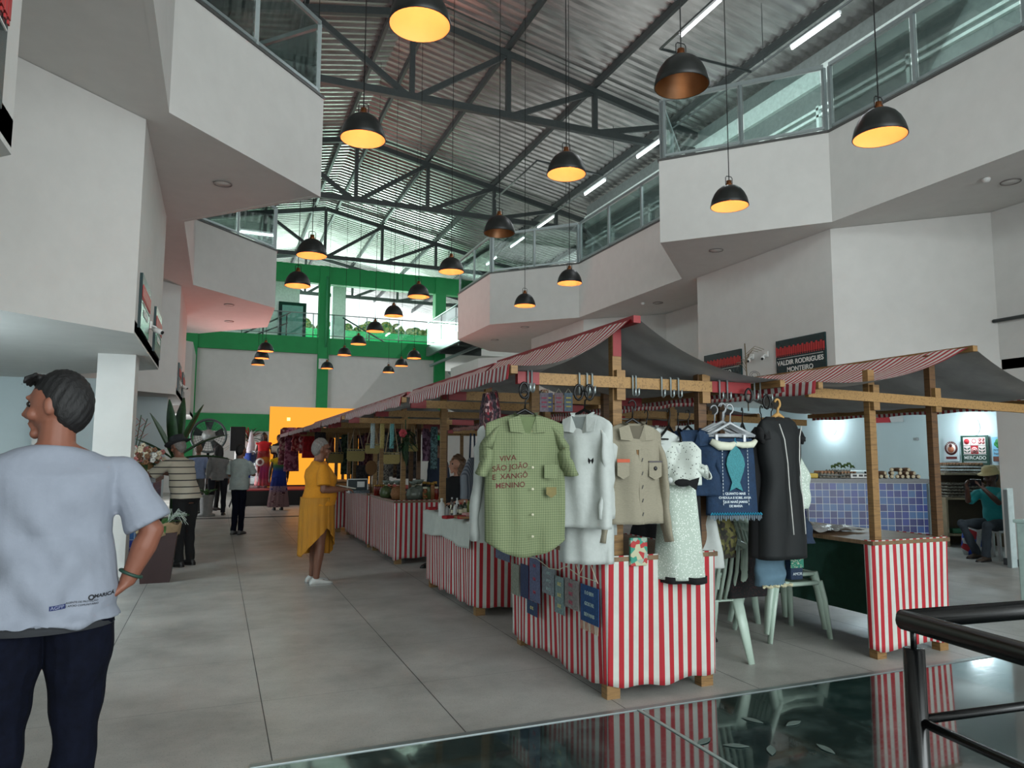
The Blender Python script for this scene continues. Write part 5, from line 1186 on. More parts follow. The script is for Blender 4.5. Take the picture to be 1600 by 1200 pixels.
# 3 man in pale grey tee, arms crossed, back turned
P3=onz(371,836); gt=mat('pale_grey_tee',sr(150,160,156),.9,bmp=.2)
person('man in a pale grey-green tee with arms crossed, standing alone in the aisle',(P3.x,P3.y+.15,0),(.55,1),1.62,'brown',gt,.46,jeans,1.,('short',hair_b),mat('grey_shoe',sr(90,90,90),.6),
  armL=((.05,-.05,-.25),(-.22,-.12,.03),(-1,0,0),(0,-1,0)),armR=((-.06,-.10,-.24),(.22,-.14,.05),(1,0,0),(0,-1,0)),vox=.011,topz=-.16,legw=.95,headyaw=-.35,stance=.06)
# 4 woman with long dark hair
P4=onz(338,805); person('woman with long black hair, grey top and dark trousers, seen from behind',(P4.x,P4.y,0),(.15,1),1.66,'brown',mat('mid_grey_top',sr(110,110,108),.9,bmp=.2),.95,mat('black_trousers',sr(16,18,28),.9),1.,('long',hair_b),shoe_b,vox=.014,topz=-.16,build=1.05,stance=.14)
# 5 man in a striped polo and black hat leaning on the counter
P5=onz(286,884); polo=None
m,nt,b=_nt('striped_polo_cloth'); s_=N(nt,'ShaderNodeSeparateXYZ'); nt.links.new(coords(nt),s_.inputs[0]); nt.links.new(mixc(nt,mth(nt,'LESS_THAN',mth(nt,'FRACT',mth(nt,'DIVIDE',s_.outputs[2],.085)),.16),sr(160,152,136),sr(30,28,32)),b.inputs['Base Color']); b.inputs['Roughness'].default_value=.9; polo=m
hp_,hi=person('man in a striped beige polo and black brimmed hat leaning on the tiled counter',(P5.x,P5.y,0),(-.8,.7),1.66,'brown',polo,.52,mat('black_slacks',sr(10,10,12),.9),1.,('short',hair_g),shoe_b,
  armL=((.05,-.22,-.16),(-.06,-.24,.0),(-.1,-1,-.1),(0,.1,1)),armR=((-.05,-.22,-.16),(.04,-.24,.0),(.1,-1,-.1),(0,.1,1)),lean=.30,headpitch=.35,vox=.011,build=1.12,belly=.03,topz=-.06)
ht=MB(); ht.v=[]; 
G=lambda x,y,z: hi['hc']+hi['M']@Vector((x,y,z))*hi['s']
R=[]
for r,z in ((.10,.03),(.17,.035),(.172,.042),(.105,.05),(.10,.10),(.088,.145),(.05,.15),(.0,.145)): R.append([G(r*math.cos(a)*.92,.01+r*math.sin(a)*1.08,z+(.02*abs(math.cos(a)) if r>.12 else 0)) for a in np.linspace(0,2*math.pi,26,endpoint=False)])
h_=MB().rings(R).build('brimmed_hat',mat('black_felt',sr(30,32,36),.8),hp_)
# 6 and 7 two men beyond
P6=Vector((-.42,19.4,0)); person('man in a light blue shirt with his back turned near the fan',P6,(.2,1),1.68,'brown',mat('light_blue_shirt',sr(120,135,165),.9),.5,mat('grey_trousers',sr(80,80,78),.9),1.,('short',hair_br),shoe_b,vox=.014)
P7=Vector((-.02,20.6,0)); person('man in a dark patterned shirt looking down beside the woman with long hair',P7,(.6,-.5),1.70,'brown',patch('dark_check_shirt',[sr(26,24,26),sr(70,60,60),sr(20,20,24)],40),.5,mat('black_slacks',sr(10,10,12),.9),1.,('short',hair_b),shoe_b,armR=((-.04,-.05,-.24),(.1,-.2,.0),(1,0,0),(0,0,1)),headpitch=.35,vox=.014)
# 8 woman in red on stage, 9 reader beside the screen
redd=mat('bright_red_dress',sr(205,20,30),.7)
P8=Vector((1.33,23.55,.45)); person('woman in a long bright red dress speaking behind the clear lectern',P8,(-.1,-1),1.66,'dark',redd,.05,None,1,('long',hair_b),shoe_b,armL=((.07,.0,-.25),(-.03,-.16,.12),(0,-1,.2),(0,0,1)),vox=.013,skirt=(redd,1.0,.06,1,.35),topz=-.1)
P9=Vector((1.78,23.5,.45)); person('person in black reading from white sheets beside the orange screen',P9,(-.3,-1),1.6,'brown',mat('black_shirt',sr(16,16,18),.9),.9,mat('black_slacks',sr(10,10,12),.9),1.,('short',hair_b),shoe_b,armL=((.03,-.05,-.25),(-.05,-.2,.08),(0,-1,.2),(0,0,1)),armR=((-.03,-.05,-.25),(.05,-.2,.08),(0,-1,.2),(0,0,1)),vox=.014,headpitch=.3)
sh=MB().box((1.68,23.15,1.62),(.3,.02,.22),rx=-.5).build('sheets',mat('pale_paper',sr(190,185,170),.8)); tag(sh,'white sheets held up by the reader beside the screen','papers')
# 10 woman in a yellow to blue gradient dress with mandala hem
m,nt,b=_nt('rainbow_dress_cloth'); s_=N(nt,'ShaderNodeSeparateXYZ'); nt.links.new(coords(nt),s_.inputs[0]); 
zc_=mth(nt,'DIVIDE',s_.outputs[2],1.5)
base=ramp(nt,zc_,[(.0,sr(60,18,26)),(.30,sr(58,22,30)),(.36,sr(16,28,90)),(.68,sr(20,50,130)),(.78,sr(60,110,60)),(.86,sr(210,180,20)),(1.,sr(220,190,20))])
vn=N(nt,'ShaderNodeTexVoronoi'); vn.inputs['Scale'].default_value=5; nt.links.new(coords(nt),vn.inputs['Vector'])
rg=mth(nt,'MULTIPLY',mth(nt,'GREATER_THAN',mth(nt,'SINE',mth(nt,'MULTIPLY',vn.outputs['Distance'],90)),.3),mth(nt,'LESS_THAN',zc_,.42))
nt.links.new(mixc(nt,rg,base,sr(170,140,140)),b.inputs['Base Color']); b.inputs['Roughness'].default_value=.9; rain=m
P10=onz(434,797); person('woman in a long dress fading from yellow to blue with patterned hem',(P10.x,P10.y,0),(-.1,1),1.62,'dark',rain,.1,None,1,('bun',hair_b),shoe_b,vox=.013,skirt=(rain,.98,.09,1,.55),topz=-.08,build=1.05)
# 12 seller with curly hair behind the second stall, 13 dark shirt beyond, 14 red top child-like figure seated
P12=ony(716,760,7.6); person('stall seller with curly brown hair and a black strappy top, perched behind the bottles',(ony(716,760,8.55).x,8.55,0),(-.8,-.5),1.62,'fair',mat('black_tank',sr(14,14,16),.9),.03,mat('black_slacks',sr(10,10,12),.9),1.,('curly',hair_br),shoe_b,headyaw=-.4,vox=.012,build=1.08,pelvis=(0,0,.74),
  legs={1:((.09,0,-.03),(.11,-.40,.66),(.11,-.36,.22)),-1:((-.09,0,-.03),(-.11,-.40,.66),(-.11,-.36,.22))},armL=((.04,-.08,-.24),(-.05,-.22,-.02),(-.2,-1,0),(0,0,1)))
P13=ony(683,735,10.6); person('man in a dark blue shirt standing behind the jar stall',(ony(684,735,10.9).x,10.9,0),(-.8,-.3),1.66,'brown',mat('dark_blue_shirt',sr(30,38,56),.9),.9,mat('black_slacks',sr(10,10,12),.9),1.,('short',hair_b),shoe_b,vox=.014)
# 15 seated man at the right with straw hat reading his phone
P15=onz(1552,868); ts=mat('turquoise_shirt',sr(24,132,136),.8); 
sm,si=person('seated man in a turquoise shirt and straw hat holding a phone by the right pier',(10.42,7.12,0),(-1,.0),1.68,'dark',ts,.48,mat('grey_jeans',sr(48,56,64),.9,bmp=.3),1.,('short',hair_b),mat('brown_boot',sr(60,48,38),.7),pelvis=(0,.05,.52),
  legs={1:((.09,0,-.03),(.17,-.42,.50),(.12,-.40,.08)),-1:((-.09,0,-.03),(-.20,-.42,.50),(-.16,-.20,.08))},armL=((.05,-.22,-.14),(-.12,-.14,.20),(-.2,-.6,.8),(1,0,0)),armR=((-.05,-.22,-.14),(.10,-.14,.20),(.2,-.6,.8),(-1,0,0)),vox=.011,headpitch=.25,lean=.12,topz=-.10)
G=lambda x,y,z: si['hc']+si['M']@Vector((x,y,z))*si['s']; R=[]
for r,z in ((.10,.045),(.155,.05),(.157,.056),(.105,.06),(.10,.11),(.085,.15),(.0,.155)): R.append([G(r*math.cos(a),.01+r*math.sin(a)*1.1,z) for a in np.linspace(0,2*math.pi,26,endpoint=False)])
MB().rings(R).build('straw_hat',mat('straw_hat',sr(190,176,130),.8),sm)
ph_=MB().box(si['A'][1][2]+Vector((-.06,-.06,.08)),(.16,.012,.09),rx=.2).build('phone',blk); ph_.location=sm.location; ph_.rotation_euler=sm.rotation_euler; tag(ph_,'dark phone held up by the seated man in turquoise','phone')
# 16 person seated behind the counter end, mostly hidden
P16=ony(1452,800,9.2); person('person in a black sleeveless top and blue shorts seated past the counter end',(P16.x+.25,9.3,0),(.8,.5),1.6,'tan',mat('black_tank',sr(14,14,16),.9),.03,denim,.55,('short',hair_b),shoe_b,pelvis=(0,0,.52),lean=.5,
  legs={1:((.09,0,-.03),(.11,-.42,.50),(.11,-.42,.08)),-1:((-.09,0,-.03),(-.11,-.42,.50),(-.11,-.42,.08))},vox=.014,headpitch=.7)
# 17 person seated behind the nearest clothes: legs and striped sneakers
P17=onz(1150,978); p17,i17=person('person in dark clothes and striped black sneakers sitting behind the hanging clothes',(3.52,5.35,0),(.1,-1),1.6,'tan',mat('black_shirt',sr(16,16,18),.9),.5,mat('black_slacks',sr(10,10,12),.9),1.,('bob',hair_b),shoe_b,pelvis=(0,0,.52),
  legs={1:((.09,0,-.03),(.11,-.42,.50),(.11,-.42,.08)),-1:((-.09,0,-.03),(-.11,-.42,.50),(-.11,-.42,.08))},vox=.014)
for sg in (1,-1):
    a=i17['LG'][sg][2]
    for k in range(3): MB().box((a.x,a.y-.03-.028*k,.075-.012*k),(.085,.010,.06),rx=.5).build('white_stripe',wht,p17)
# ------------------------------------------------------------------ black corner railing in the foreground
rl=thing('corner_railing','glossy black tube railing with a corner post at the lower right','railing',(1.77,1.49,0))
blkg=mat('gloss_black_paint',sr(7,8,9),.24,.0,var=.2)
zr_=1.0; c=onz(1405,968,zr_); e1=onz(1600,953,zr_); e2=onz(1600,1022,zr_); c=Vector((c.x+.01,c.y-.005,zr_))
d1=(e1-c).normalized(); d2=(e2-c).normalized()
MB().tube([c-d1*.0,c+d1*3.0],.027,16).build('top_rail',blkg,rl); MB().tube([c-d2*.0,c+d2*2.0],.027,16).build('top_rail',blkg,rl)
po=c+(d1+d2).normalized()*.022
MB().tube([(po.x,po.y,0.),(po.x,po.y,.925)],.0275,16).build('post',blkg,rl); MB().tube([(po.x,po.y,.92),(po.x,po.y,.99)],.008,8).build('top_pin',blkg,rl)
for z,r in ((.735,.0125),(.50,.0125),(.26,.0125)):
    for d in (d1,d2): MB().tube([(po.x,po.y,z),(po.x+d.x*2.,po.y+d.y*2.,z)],r,10).build('mid_rail',blkg,rl)
for k in (1,): 
    q=po+d1*1.9; MB().tube([(q.x,q.y,0),(q.x,q.y,.97)],.0275,16).build('post',blkg,rl)
# pale cabinet cut by the right edge
q=onz(1594,1003,0.); t=thing('white_cabinet','pale mint cabinet cut by the right photo edge','cabinet',(q.x+.6,q.y+.1,0)); h_=1.45-(862-717)*4.55/1126*1.58
q.x+=.80; MB().bx(q.x,q.x+.6,q.y,q.y+.5,.04,.86,.01).build('body',mat('mint_white',sr(190,214,208),.5),t); MB().bx(q.x-.01,q.x+.62,q.y-.01,q.y+.52,.86,.89,.005).build('lid',mat('mint_white',sr(190,214,208),.5),t)

# ------------------------------------------------------------------ plastic chairs
plast=mat('pale_green_plastic',sr(176,196,182),.35,var=.04)
def chair(loc,rz,label):
    t=garment_thing('plastic_chair',label,'chair',loc,rz,'pale plastic garden chairs')
    def fn(u,v): x=(u-.5)*(.42+.04*v); y=-.22+.43*v; return (x,y,.44-.02*math.sin(math.pi*u)*math.sin(math.pi*v)-.01*v)
    MB().sheet(fn,12,12).build('seat',plast,t,solid=.012)
    for sg in (-1,1):
        MB().tube([(sg*.195,-.21,.45),(sg*.215,-.24,.30),(sg*.24,-.27,.0)],[.046,.040,.026],10,True,.6).build('leg',plast,t)
        MB().tube([(sg*.195,.19,.46),(sg*.215,.24,.25),(sg*.24,.29,.0)],[.046,.040,.026],10,True,.6).build('leg',plast,t)
        MB().tube([(sg*.205,-.22,.44),(sg*.21,.05,.435),(sg*.215,.20,.46),(sg*.215,.26,.60),(sg*.19,.32,.82)],[.026,.026,.034,.032,.024],10,True,.7).build('side_frame',plast,t)
    MB().tube([(-.19,.32,.82),(-.10,.335,.86),(0,.34,.87),(.10,.335,.86),(.19,.32,.82)],.022,8).build('back_top',plast,t)
    for k in range(7):
        x=-.15+.05*k; MB().tube([(x*.95,.205,.44),(x,.27,.64),(x*.9,.33,.86-.3*x*x)],.012,6,True,1.5).build('back_slat',plast,t)
    MB().tube([(-.2,-.225,.435),(.2,-.225,.435)],.016,8).build('seat_rim',plast,t)
    return t
ch=chair((3.31,4.50,0),R_(176),'pale plastic chair with slatted back right behind the nearest striped table')
ch=chair((4.36,4.80,0),R_(84),'pale plastic chair nearest the dark green panel, facing right')
ch=chair((4.33,4.82,.07),R_(86),'pale plastic chair stacked on the one nearest the green panel')
ch=chair((4.12,5.35,0),R_(100),'pale plastic chair behind the hanging crochet edged skirt')

# ------------------------------------------------------------------ right shop: tiled counter, goods, rack, posters
def tiles(name,cols,per=.105,grout=sr(170,176,180)):
    if name in MATS: return MATS[name]
    m,nt,b=_nt(name); s_=N(nt,'ShaderNodeSeparateXYZ'); nt.links.new(coords(nt,'UV'),s_.inputs[0])
    fx=mth(nt,'DIVIDE',s_.outputs[0],per); fy=mth(nt,'DIVIDE',s_.outputs[1],per)
    g_=mth(nt,'MAXIMUM',mth(nt,'LESS_THAN',mth(nt,'FRACT',fx),.07),mth(nt,'LESS_THAN',mth(nt,'FRACT',fy),.07))
    cb=N(nt,'ShaderNodeCombineXYZ'); nt.links.new(mth(nt,'FLOOR',fx),cb.inputs[0]); nt.links.new(mth(nt,'FLOOR',fy),cb.inputs[1])
    wn=N(nt,'ShaderNodeTexWhiteNoise'); wn.noise_dimensions='2D'; nt.links.new(cb.outputs[0],wn.inputs['Vector'])
    rp=N(nt,'ShaderNodeValToRGB'); rp.color_ramp.interpolation='CONSTANT'
    while len(rp.color_ramp.elements)<len(cols): rp.color_ramp.elements.new(.5)
    for i,(e,cc) in enumerate(zip(rp.color_ramp.elements,cols)): e.position=i/len(cols); e.color=(*cc,1)
    nt.links.new(wn.outputs['Value'],rp.inputs[0]); nt.links.new(mixc(nt,g_,rp.outputs[0],grout),b.inputs['Base Color'])
    b.inputs['Roughness'].default_value=.28; MATS[name]=m; return m
tile_m=tiles('blue_ceramic_tiles',[sr(14,26,92),sr(22,42,120),sr(30,66,124),sr(18,34,104),sr(44,84,132)])
granite=mat('grey_granite',sr(96,98,100),.35,var=.25,scale=120)
def counter(A,B_,h,dp,label,m=tile_m):
    A=Vector((*A,0));B_=Vector((*B_,0)); d=(B_-A).normalized(); n=Vector((-d.y,d.x,0)); L=(B_-A).length
    t=thing('tiled_counter',label,'counter',(A+B_)/2)
    MB().sheet(lambda u,v: A+d*(L*u)+Vector((0,0,(h-.06)*v)),1,1,L,h-.06,False).build('tile_front',m,t)
    MB().sheet(lambda u,v: B_+n*(dp*u)+Vector((0,0,(h-.06)*v)),1,1,dp,h-.06,False).build('tile_end',m,t)
    k=MB(); k.poly([A+n*.01,B_+n*.01-d*.01,B_+n*dp-d*.01,A+n*dp],h-.06); k.build('core',plaster,t)
    k=MB(); q=[A-n*.03-d*.02,B_-n*.03+d*.03,B_+n*(dp+.02)+d*.03,A+n*(dp+.02)-d*.02]; k.poly([p+Vector((0,0,h-.06)) for p in q],.06); k.build('counter_top',granite,t)
    return t,d,n
ct,cdir,cn=counter((8.33,8.53),(9.90,7.77),1.12,.5,'blue tiled shop counter with granite top behind the right stall')
MB().bar(Vector((9.93,7.77,0)),Vector((9.93,7.77,1.05)),.05,.05).build('corner_strip',alu,ct)
counter((8.33,11.2),(8.33,8.56),1.12,.5,'blue tiled shop counter continuing away beyond the black dress')
def onc(px,off=.22,z=1.12):
    """point on the counter top below image column px"""
    A=Vector((8.33,8.53,z))+cn*off; best=None
    for k in range(200):
        p=A+cdir*(1.74*k/199); v=p-Vector((0,0,CAMH)); x=800+FPX*v.dot(_Rt)/v.dot(_F)
        if best is None or abs(x-px)<best[0]: best=(abs(x-px),p)
    return best[1]
cass=mat('cassava_bark',sr(96,70,50),.9,var=.35,scale=60,bmp=.5); cassw=mat('cassava_flesh',sr(205,190,160),.8)
rr=random.Random(3)
for k in range(16):
    row=0 if k<8 else (1 if k<13 else 2); px=1377+(k if row==0 else (k-8)*1.35+.8 if row==1 else (k-13)*1.6+2)*8.3
    p=onc(px,.10,1.12+.033+row*.052); a=rr.uniform(-.35,.35)-1.0; d=Vector((math.cos(a+.9),-math.sin(1.6+a*.2)*-1,0)); d=(cn*1+cdir*rr.uniform(-.5,.5)).normalized(); L=rr.uniform(.17,.24)
    t=thing('cassava_root',f'brown cassava root, {["bottom","middle","top"][row]} layer of the pile, number {k if row==0 else k-8 if row==1 else k-13} along'.replace(', number 0 along',', at its left end').replace(', number 7 along',', at its right end') ,'root',p,group='cassava roots piled on the counter')
    t['label']=f'brown cassava root in the {["bottom","middle","top"][row]} layer of the pile on the blue counter'
    MB().tube([p,p+d*L*.3,p+d*L*.7,p+d*L],[.027,.033,.03,.012],9).build('bark',cass,t); MB().tube([p-d*.004,p],.026,9).build('cut_end',cassw,t)
sc_=onc(1340,.2); t=thing('kitchen_scale','white and steel counter scale beside the cassava roots','scale',sc_)
MB().box(sc_+Vector((0,0,.04)),(.30,.25,.07),rz=-.45,bev=.01).build('body',mat('white_plastic',sr(215,215,212),.4),t); MB().box(sc_+Vector((0,0,.115)),(.32,.26,.012),rz=-.45).build('weighing_tray',alu,t)
for i in (-.12,.12): MB().box(sc_+cdir*i+Vector((0,0,.09)),(.02,.02,.05)).build('tray_foot',blk,t)
for i in (-.09,0,.08): MB().box(sc_-cn*.128+cdir*i+Vector((0,0,.045)),(.06,.004,.03),rz=-.45).build('display_window',blk,t)
carton=mat('egg_carton_grey',sr(120,116,106),.95,var=.2,scale=50,bmp=.3); eggc=mat('brown_eggs',sr(168,124,92),.6,var=.12)
def egg_tray(p,rz,label,group,eggs=True,col=None,n=5):
    t=garment_thing('egg_tray',label,'egg tray',p,rz,group)
    def fn(u,v): return ((u-.5)*.29,(v-.5)*.29,.028+.016*math.sin(u*n*2*math.pi)*math.sin(v*n*2*math.pi)-.02*(1 if u in(0,1) or v in (0,1) else 0))
    MB().sheet(fn,30,30).build('pulp_tray',col or carton,t,solid=.003)
    if eggs:
        mb=MB()
        for i in range(5):
            for j in range(5): mb.ball(((i-2)*.056,(j-2)*.056,.045),.021,8,6,(1,1,1.25))
        e=mb.build('eggs',eggc,t); e['kind']='stuff'
    return t
for k,(px,z,l) in enumerate(((1290,0,'bottom tray, left stack'),(1290,.045,'upper tray, left stack'),(1318,0,'bottom tray, right stack'),(1318,.045,'second tray, right stack'),(1310,.09,'top tray under the green fruit'))):
    p=onc(px,.24)+Vector((0,0,z)); egg_tray(p,-.45+.1*k,'egg tray on the blue counter, '+l,'egg trays on the blue counter',k in (1,3))
gr_=mat('green_fruit',sr(58,84,36),.5,var=.3,scale=20)
for k in range(7):
    p=onc(1300+5*k,.2+.03*(k%2))+Vector((0,0,.155+.02*(k%3))); t=MB().tube([p,p+Vector((.03,.02,.03)),p+Vector((.075,.03,.03)),p+Vector((.11,.02,.0))],[.008,.02,.02,.006],8).build('green_banana',gr_); tag(t,'green unripe banana in the heap on top of the egg trays','banana','green bananas on the egg trays')
for k in range(2):
    p=onc(1268,.15+.12*k)+Vector((0,0,.04)); t=MB().box(p,(.16,.12,.07),rz=-.45,bev=.01).build('yellow_box',mat('yellow_packet',sr(200,170,70),.6)); tag(t,['yellow packet nearest the edge at the left of the egg trays','yellow packet behind the other at the left of the egg trays'][k],'packet')
# rack with egg trays
rk=Vector((11.55,8.35,0)); ang=math.atan2(.75,1.0)*-1; tn=mat('tan_board',sr(150,136,112),.7)
t=garment_thing('egg_rack','tan board rack with shelves of egg trays below the posters','rack',rk,R_(-22))
MB().bx(-.47,.47,-.22,.22,1.16,1.19).build('shelf',tn,t); MB().bx(-.47,.47,-.22,.22,.76,.79).build('shelf',tn,t); MB().bx(-.47,.47,-.22,.22,.18,.21).build('shelf',tn,t)
MB().bx(.44,.47,-.24,.24,0,1.32).build('side_panel',tn,t); MB().bx(-.47,-.44,-.22,.22,0,.78).build('side_panel',tn,t); MB().bx(-.47,.47,.20,.22,0,1.16).build('back_panel',mat('dark_board',sr(86,76,62),.8),t)
Mk=Matrix.Translation(rk)@Matrix.Rotation(R_(-22),4,'Z')
for k in range(16):
    lvl=0 if k<10 else 1; i=k if lvl==0 else k-10; col=i%2; hgt=i//2
    p=Mk@Vector((-.24+.34*col,-.02,(.79 if lvl==0 else 1.19)+.05*hgt)); egg_tray(p,R_(-22)+.06*(k%3-1),f'egg tray {["bottom","second","third","fourth","topmost"][hgt]} of the {["left","right"][col]} stack on the {["middle","top"][lvl]} shelf of the rack','egg trays on the tan rack',lvl==1 and hgt==2)
p=Mk@Vector((-.15,-.1,.21)); t=MB().box(p+Vector((0,0,.04)),(.4,.12,.08),rz=R_(-22),bev=.01).build('green_crate',mat('green_packet',sr(50,110,80),.6)); tag(t,'long green and white packet on the bottom shelf of the rack','packet')
bgp=onz(1520,866); bag_m=patch('blue_white_sack',[sr(40,70,170),sr(200,205,210),sr(180,50,60),sr(60,90,180),sr(210,215,220)],9)
t=garment_thing('plastic_sack','blue and white plastic sack on the floor by the seated man','sack',bgp,0); R=[]
for z,r in ((0,.14),(.1,.17),(.25,.16),(.38,.12),(.44,.05),(.5,.07)): R.append([(r*math.cos(a)*(1+.08*math.sin(5*a+z*20)),r*.75*math.sin(a),z) for a in np.linspace(0,2*math.pi,20,endpoint=False)])
MB().rings(R).build('body',bag_m,t)
st_=onz(1560,868); t=garment_thing('plastic_stool','white plastic stool under the seated man','stool',(sm.location.x,sm.location.y,0),0); MB().bx(-.17,.17,-.17,.17,.38,.42,.01).build('seat',mat('white_plastic',sr(215,215,212),.4),t)
for a in (-1,1):
    for b2 in (-1,1): MB().bar((a*.14,b2*.14,.38),(a*.17,b2*.17,0),.04,.04).build('leg',mat('white_plastic',sr(215,215,212),.4),t)
t=thing('door_panel','narrow white open door edge in front of the seated man','door',onz(1572,888)); q0=onz(1566,885)
MB().bx(q0.x-.02,q0.x+.10,q0.y-.14,q0.y-.10,0,1.04).build('panel',mat('white_panel',sr(190,205,205),.4),t); MB().bx(q0.x-.035,q0.x-.02,q0.y-.145,q0.y-.095,0,1.02).build('edge_profile',alu,t)
# wall lamps and posters on the shop back wall x=13
for px,py,l in ((1301,668,'left'),(1522,667,'right, above the posters')):
    p=onx(px,py,12.98); t=thing('wall_lamp','glowing oval white wall lamp, '+l,'wall lamp',p,group='oval wall lamps')
    MB().ball(p,.11,16,10,(.5,.8,1.35)).build('glass_cover',mat('lamp_glow',(1,1,1),.5,emit=(.86,.96,1),es=9),t); MB().ball(p+Vector((.02,.0,0)),.13,16,10,(.3,.85,1.3)).build('base',mat('white_plastic',sr(215,215,212),.4),t)
    lamp('wall_lamp_light','POINT',(12.7,p.y,p.z),11,(.74,.93,1),size=.1)
p=onx(22,644,-5.28); t=thing('wall_lamp','glowing oval wall lamp hidden beside the man face at the left','wall lamp',p,group='oval wall lamps'); MB().ball(p,.1,16,10,(.5,.8,1.3)).build('glass_cover',mat('lamp_glow',(1,1,1),.5),t); lamp('wall_lamp_light','POINT',(-5.0,p.y,p.z),35,(.72,.92,1),size=.1)
def poster(px0,py0,px1,py1,label,bg,parts,X=12.97):
    a=onx(px0,py0,X); b_=onx(px1,py1,X); y0,y1=b_.y,a.y; z0,z1=b_.z,a.z; t=thing('poster',label,'poster',(X,(y0+y1)/2,(z0+z1)/2))
    MB().bx(X-.008,X,y0,y1,z0,z1).build('sheet',mat('poster_bg_'+label[:6].replace(' ','_'),bg,.6,var=.02),t)
    # u to the right in view = -y
    P=lambda u,v,e=.010: Vector((X-e,y1-(y1-y0)*u,z0+(z1-z0)*v))
    parts(t,P,y1-y0,z1-z0); return t
def disc(t,P,u,v,r,m,name,e=.011,sx=1.): 
    c=P(u,v,e); MB().tube([c,c+Vector((-.003,0,0))],r,28).build(name,m,t)
dgreen=mat('poster_green',sr(16,60,48),.6,var=.02); pred=mat('poster_red',sr(190,40,50),.6,var=.02); ppink=mat('poster_pale',sr(225,205,200),.6,var=.02); pmar=mat('poster_maroon',sr(96,28,30),.6); pbl=mat('poster_black',sr(24,18,18),.6)
def mercado(t,P,W,H):
    cw=.27; y0_=.38
    def cell(i,j,bgm,name): a=P(.10+cw*i,y0_+.285*j,.011); b_=P(.10+cw*(i+1)-.01,y0_+.285*(j+1)-.012,.011); MB().bx(a.x-.002,a.x,b_.y,a.y,a.z,b_.z).build(name,bgm,t)
    for (i,j,m) in ((0,1,ppink),(1,1,ppink),(2,1,ppink),(0,0,ppink),(1,0,pred),(2,0,ppink)): cell(i,j,m,'picture_cell')
    disc(t,P,.23,.80,W*.10,pred,'apple',.015); 
    for k in range(8): a=k*math.pi/4; c=P(.495,.81,.015)+Vector((0,math.cos(a)*W*.07,math.sin(a)*W*.07)); MB().tube([c,c+Vector((-.003,0,0))],W*.02,10).build('petal',pred,t)
    for a in (-.06,.06):
        for b_ in (-.06,.06): disc(t,P,.765+a,.81+b_*.9,W*.052,pred,'berry',.015); disc(t,P,.765+a,.81+b_*.9,W*.02,ppink,'berry_eye',.019)
    for i in (0,2):
        for sg in (-1,1):
            for v in (.44,.54):
                c=P(.10+cw*(i+.5),v,.015); MB().poly([c,c+Vector((0,sg*W*.10,H*.06)),c+Vector((0,sg*W*.11,H*.02)),c+Vector((0,sg*W*.04,-H*.02))],.003,(-1,0,0)).build('leaf',dgreen,t)
    for r_,m in ((.11,ppink),(.085,pred),(.055,ppink),(.03,pred)): disc(t,P,.50,.50,W*r_,m,'rosette',.015+.003*(.11-r_)/.03)
    text('MERCADO',W*.165,frame(P(.5,.24,.012),(0,-1,0),(0,0,1)),wht,'lettering',t,bold=.001)
    for v in (.345,.12,.08): a=P(.08,v,.012); b_=P(.92,v+.012,.012); MB().bx(a.x-.002,a.x,b_.y,a.y,a.z,b_.z).build('rule',wht,t)
mp=poster(1501,681,1547,727,'dark green market poster with red fruit and leaf tiles reading MERCADO',sr(16,60,48),mercado)
def logo(t,P,W,H):
    disc(t,P,.5,.55,W*.42,pmar,'outer_ring',.011); disc(t,P,.5,.55,W*.30,ppink,'inner_disc',.015); disc(t,P,.5,.50,W*.2,mat('poster_orange',sr(190,110,80),.6),'figure',.019); disc(t,P,.5,.66,W*.1,pmar,'hat_shape',.022)
    a=P(.15,.1,.013); b_=P(.85,.2,.013); MB().bx(a.x-.003,a.x,b_.y,a.y,a.z,b_.z).build('ribbon',pmar,t)
    for k,ch in enumerate('CAIPIRA'): a=2.5-k*.31; c=P(.5,.55,.017)+Vector((0,-math.cos(a)*W*.36,math.sin(a)*W*.36)); text(ch,W*.11,frame(c,(0,-math.sin(a),-math.cos(a)) if False else (0,-1,0),(0,0,1)),wht,'lettering',t)
poster(1474,684,1500,721,'white poster with a round dark red emblem left of the green poster',sr(200,208,212),logo)
def tree_(t,P,W,H):
    for u,v,r in ((.5,.80,.2),(.35,.72,.16),(.66,.72,.17),(.5,.66,.18)): disc(t,P,u,v,W*r*1.2,mat('poster_leaf',sr(30,120,50),.6),'tree_crown',.011+.002*(u+v))
    a=P(.46,.3,.012); b_=P(.54,.65,.012); MB().bx(a.x-.002,a.x,b_.y,a.y,a.z,b_.z).build('trunk',pmar,t)
    a=P(.02,.02,.011); b_=P(.98,.22,.011); MB().bx(a.x-.002,a.x,b_.y,a.y,a.z,b_.z).build('soil',mat('poster_soil',sr(110,60,44),.6),t)
    text('Agroecologia',W*.15,frame(P(.5,.49,.016),(0,-1,0),(0,0,1)),pbl,'lettering',t); text('Espraiada',W*.2,frame(P(.5,.34,.016),(0,-1,0),(0,0,1)),pmar,'lettering',t)
poster(1550,683,1573,722,'pale blue poster of a green tree with roots, cut by the pier',sr(130,190,220),tree_)
def flagp(t,P,W,H):
    MB().poly([P(0,0),P(.62,0),P(.42,1),P(0,1)],.003,(-1,0,0)).build('red_field',pred,t); disc(t,P,.85,.6,H*.16,pbl,'black_star',.013)
poster(1361,628,1412,659,'red and white flag poster under the far canopy edge',sr(205,205,205),flagp)
p=onx(1431,686,12.97); t=MB().box(p,(.05,.08,.05)).build('wall_socket',mat('grey_socket',sr(150,150,150),.5)); tag(t,'small grey fitting on the shop wall between the lamps','fitting')
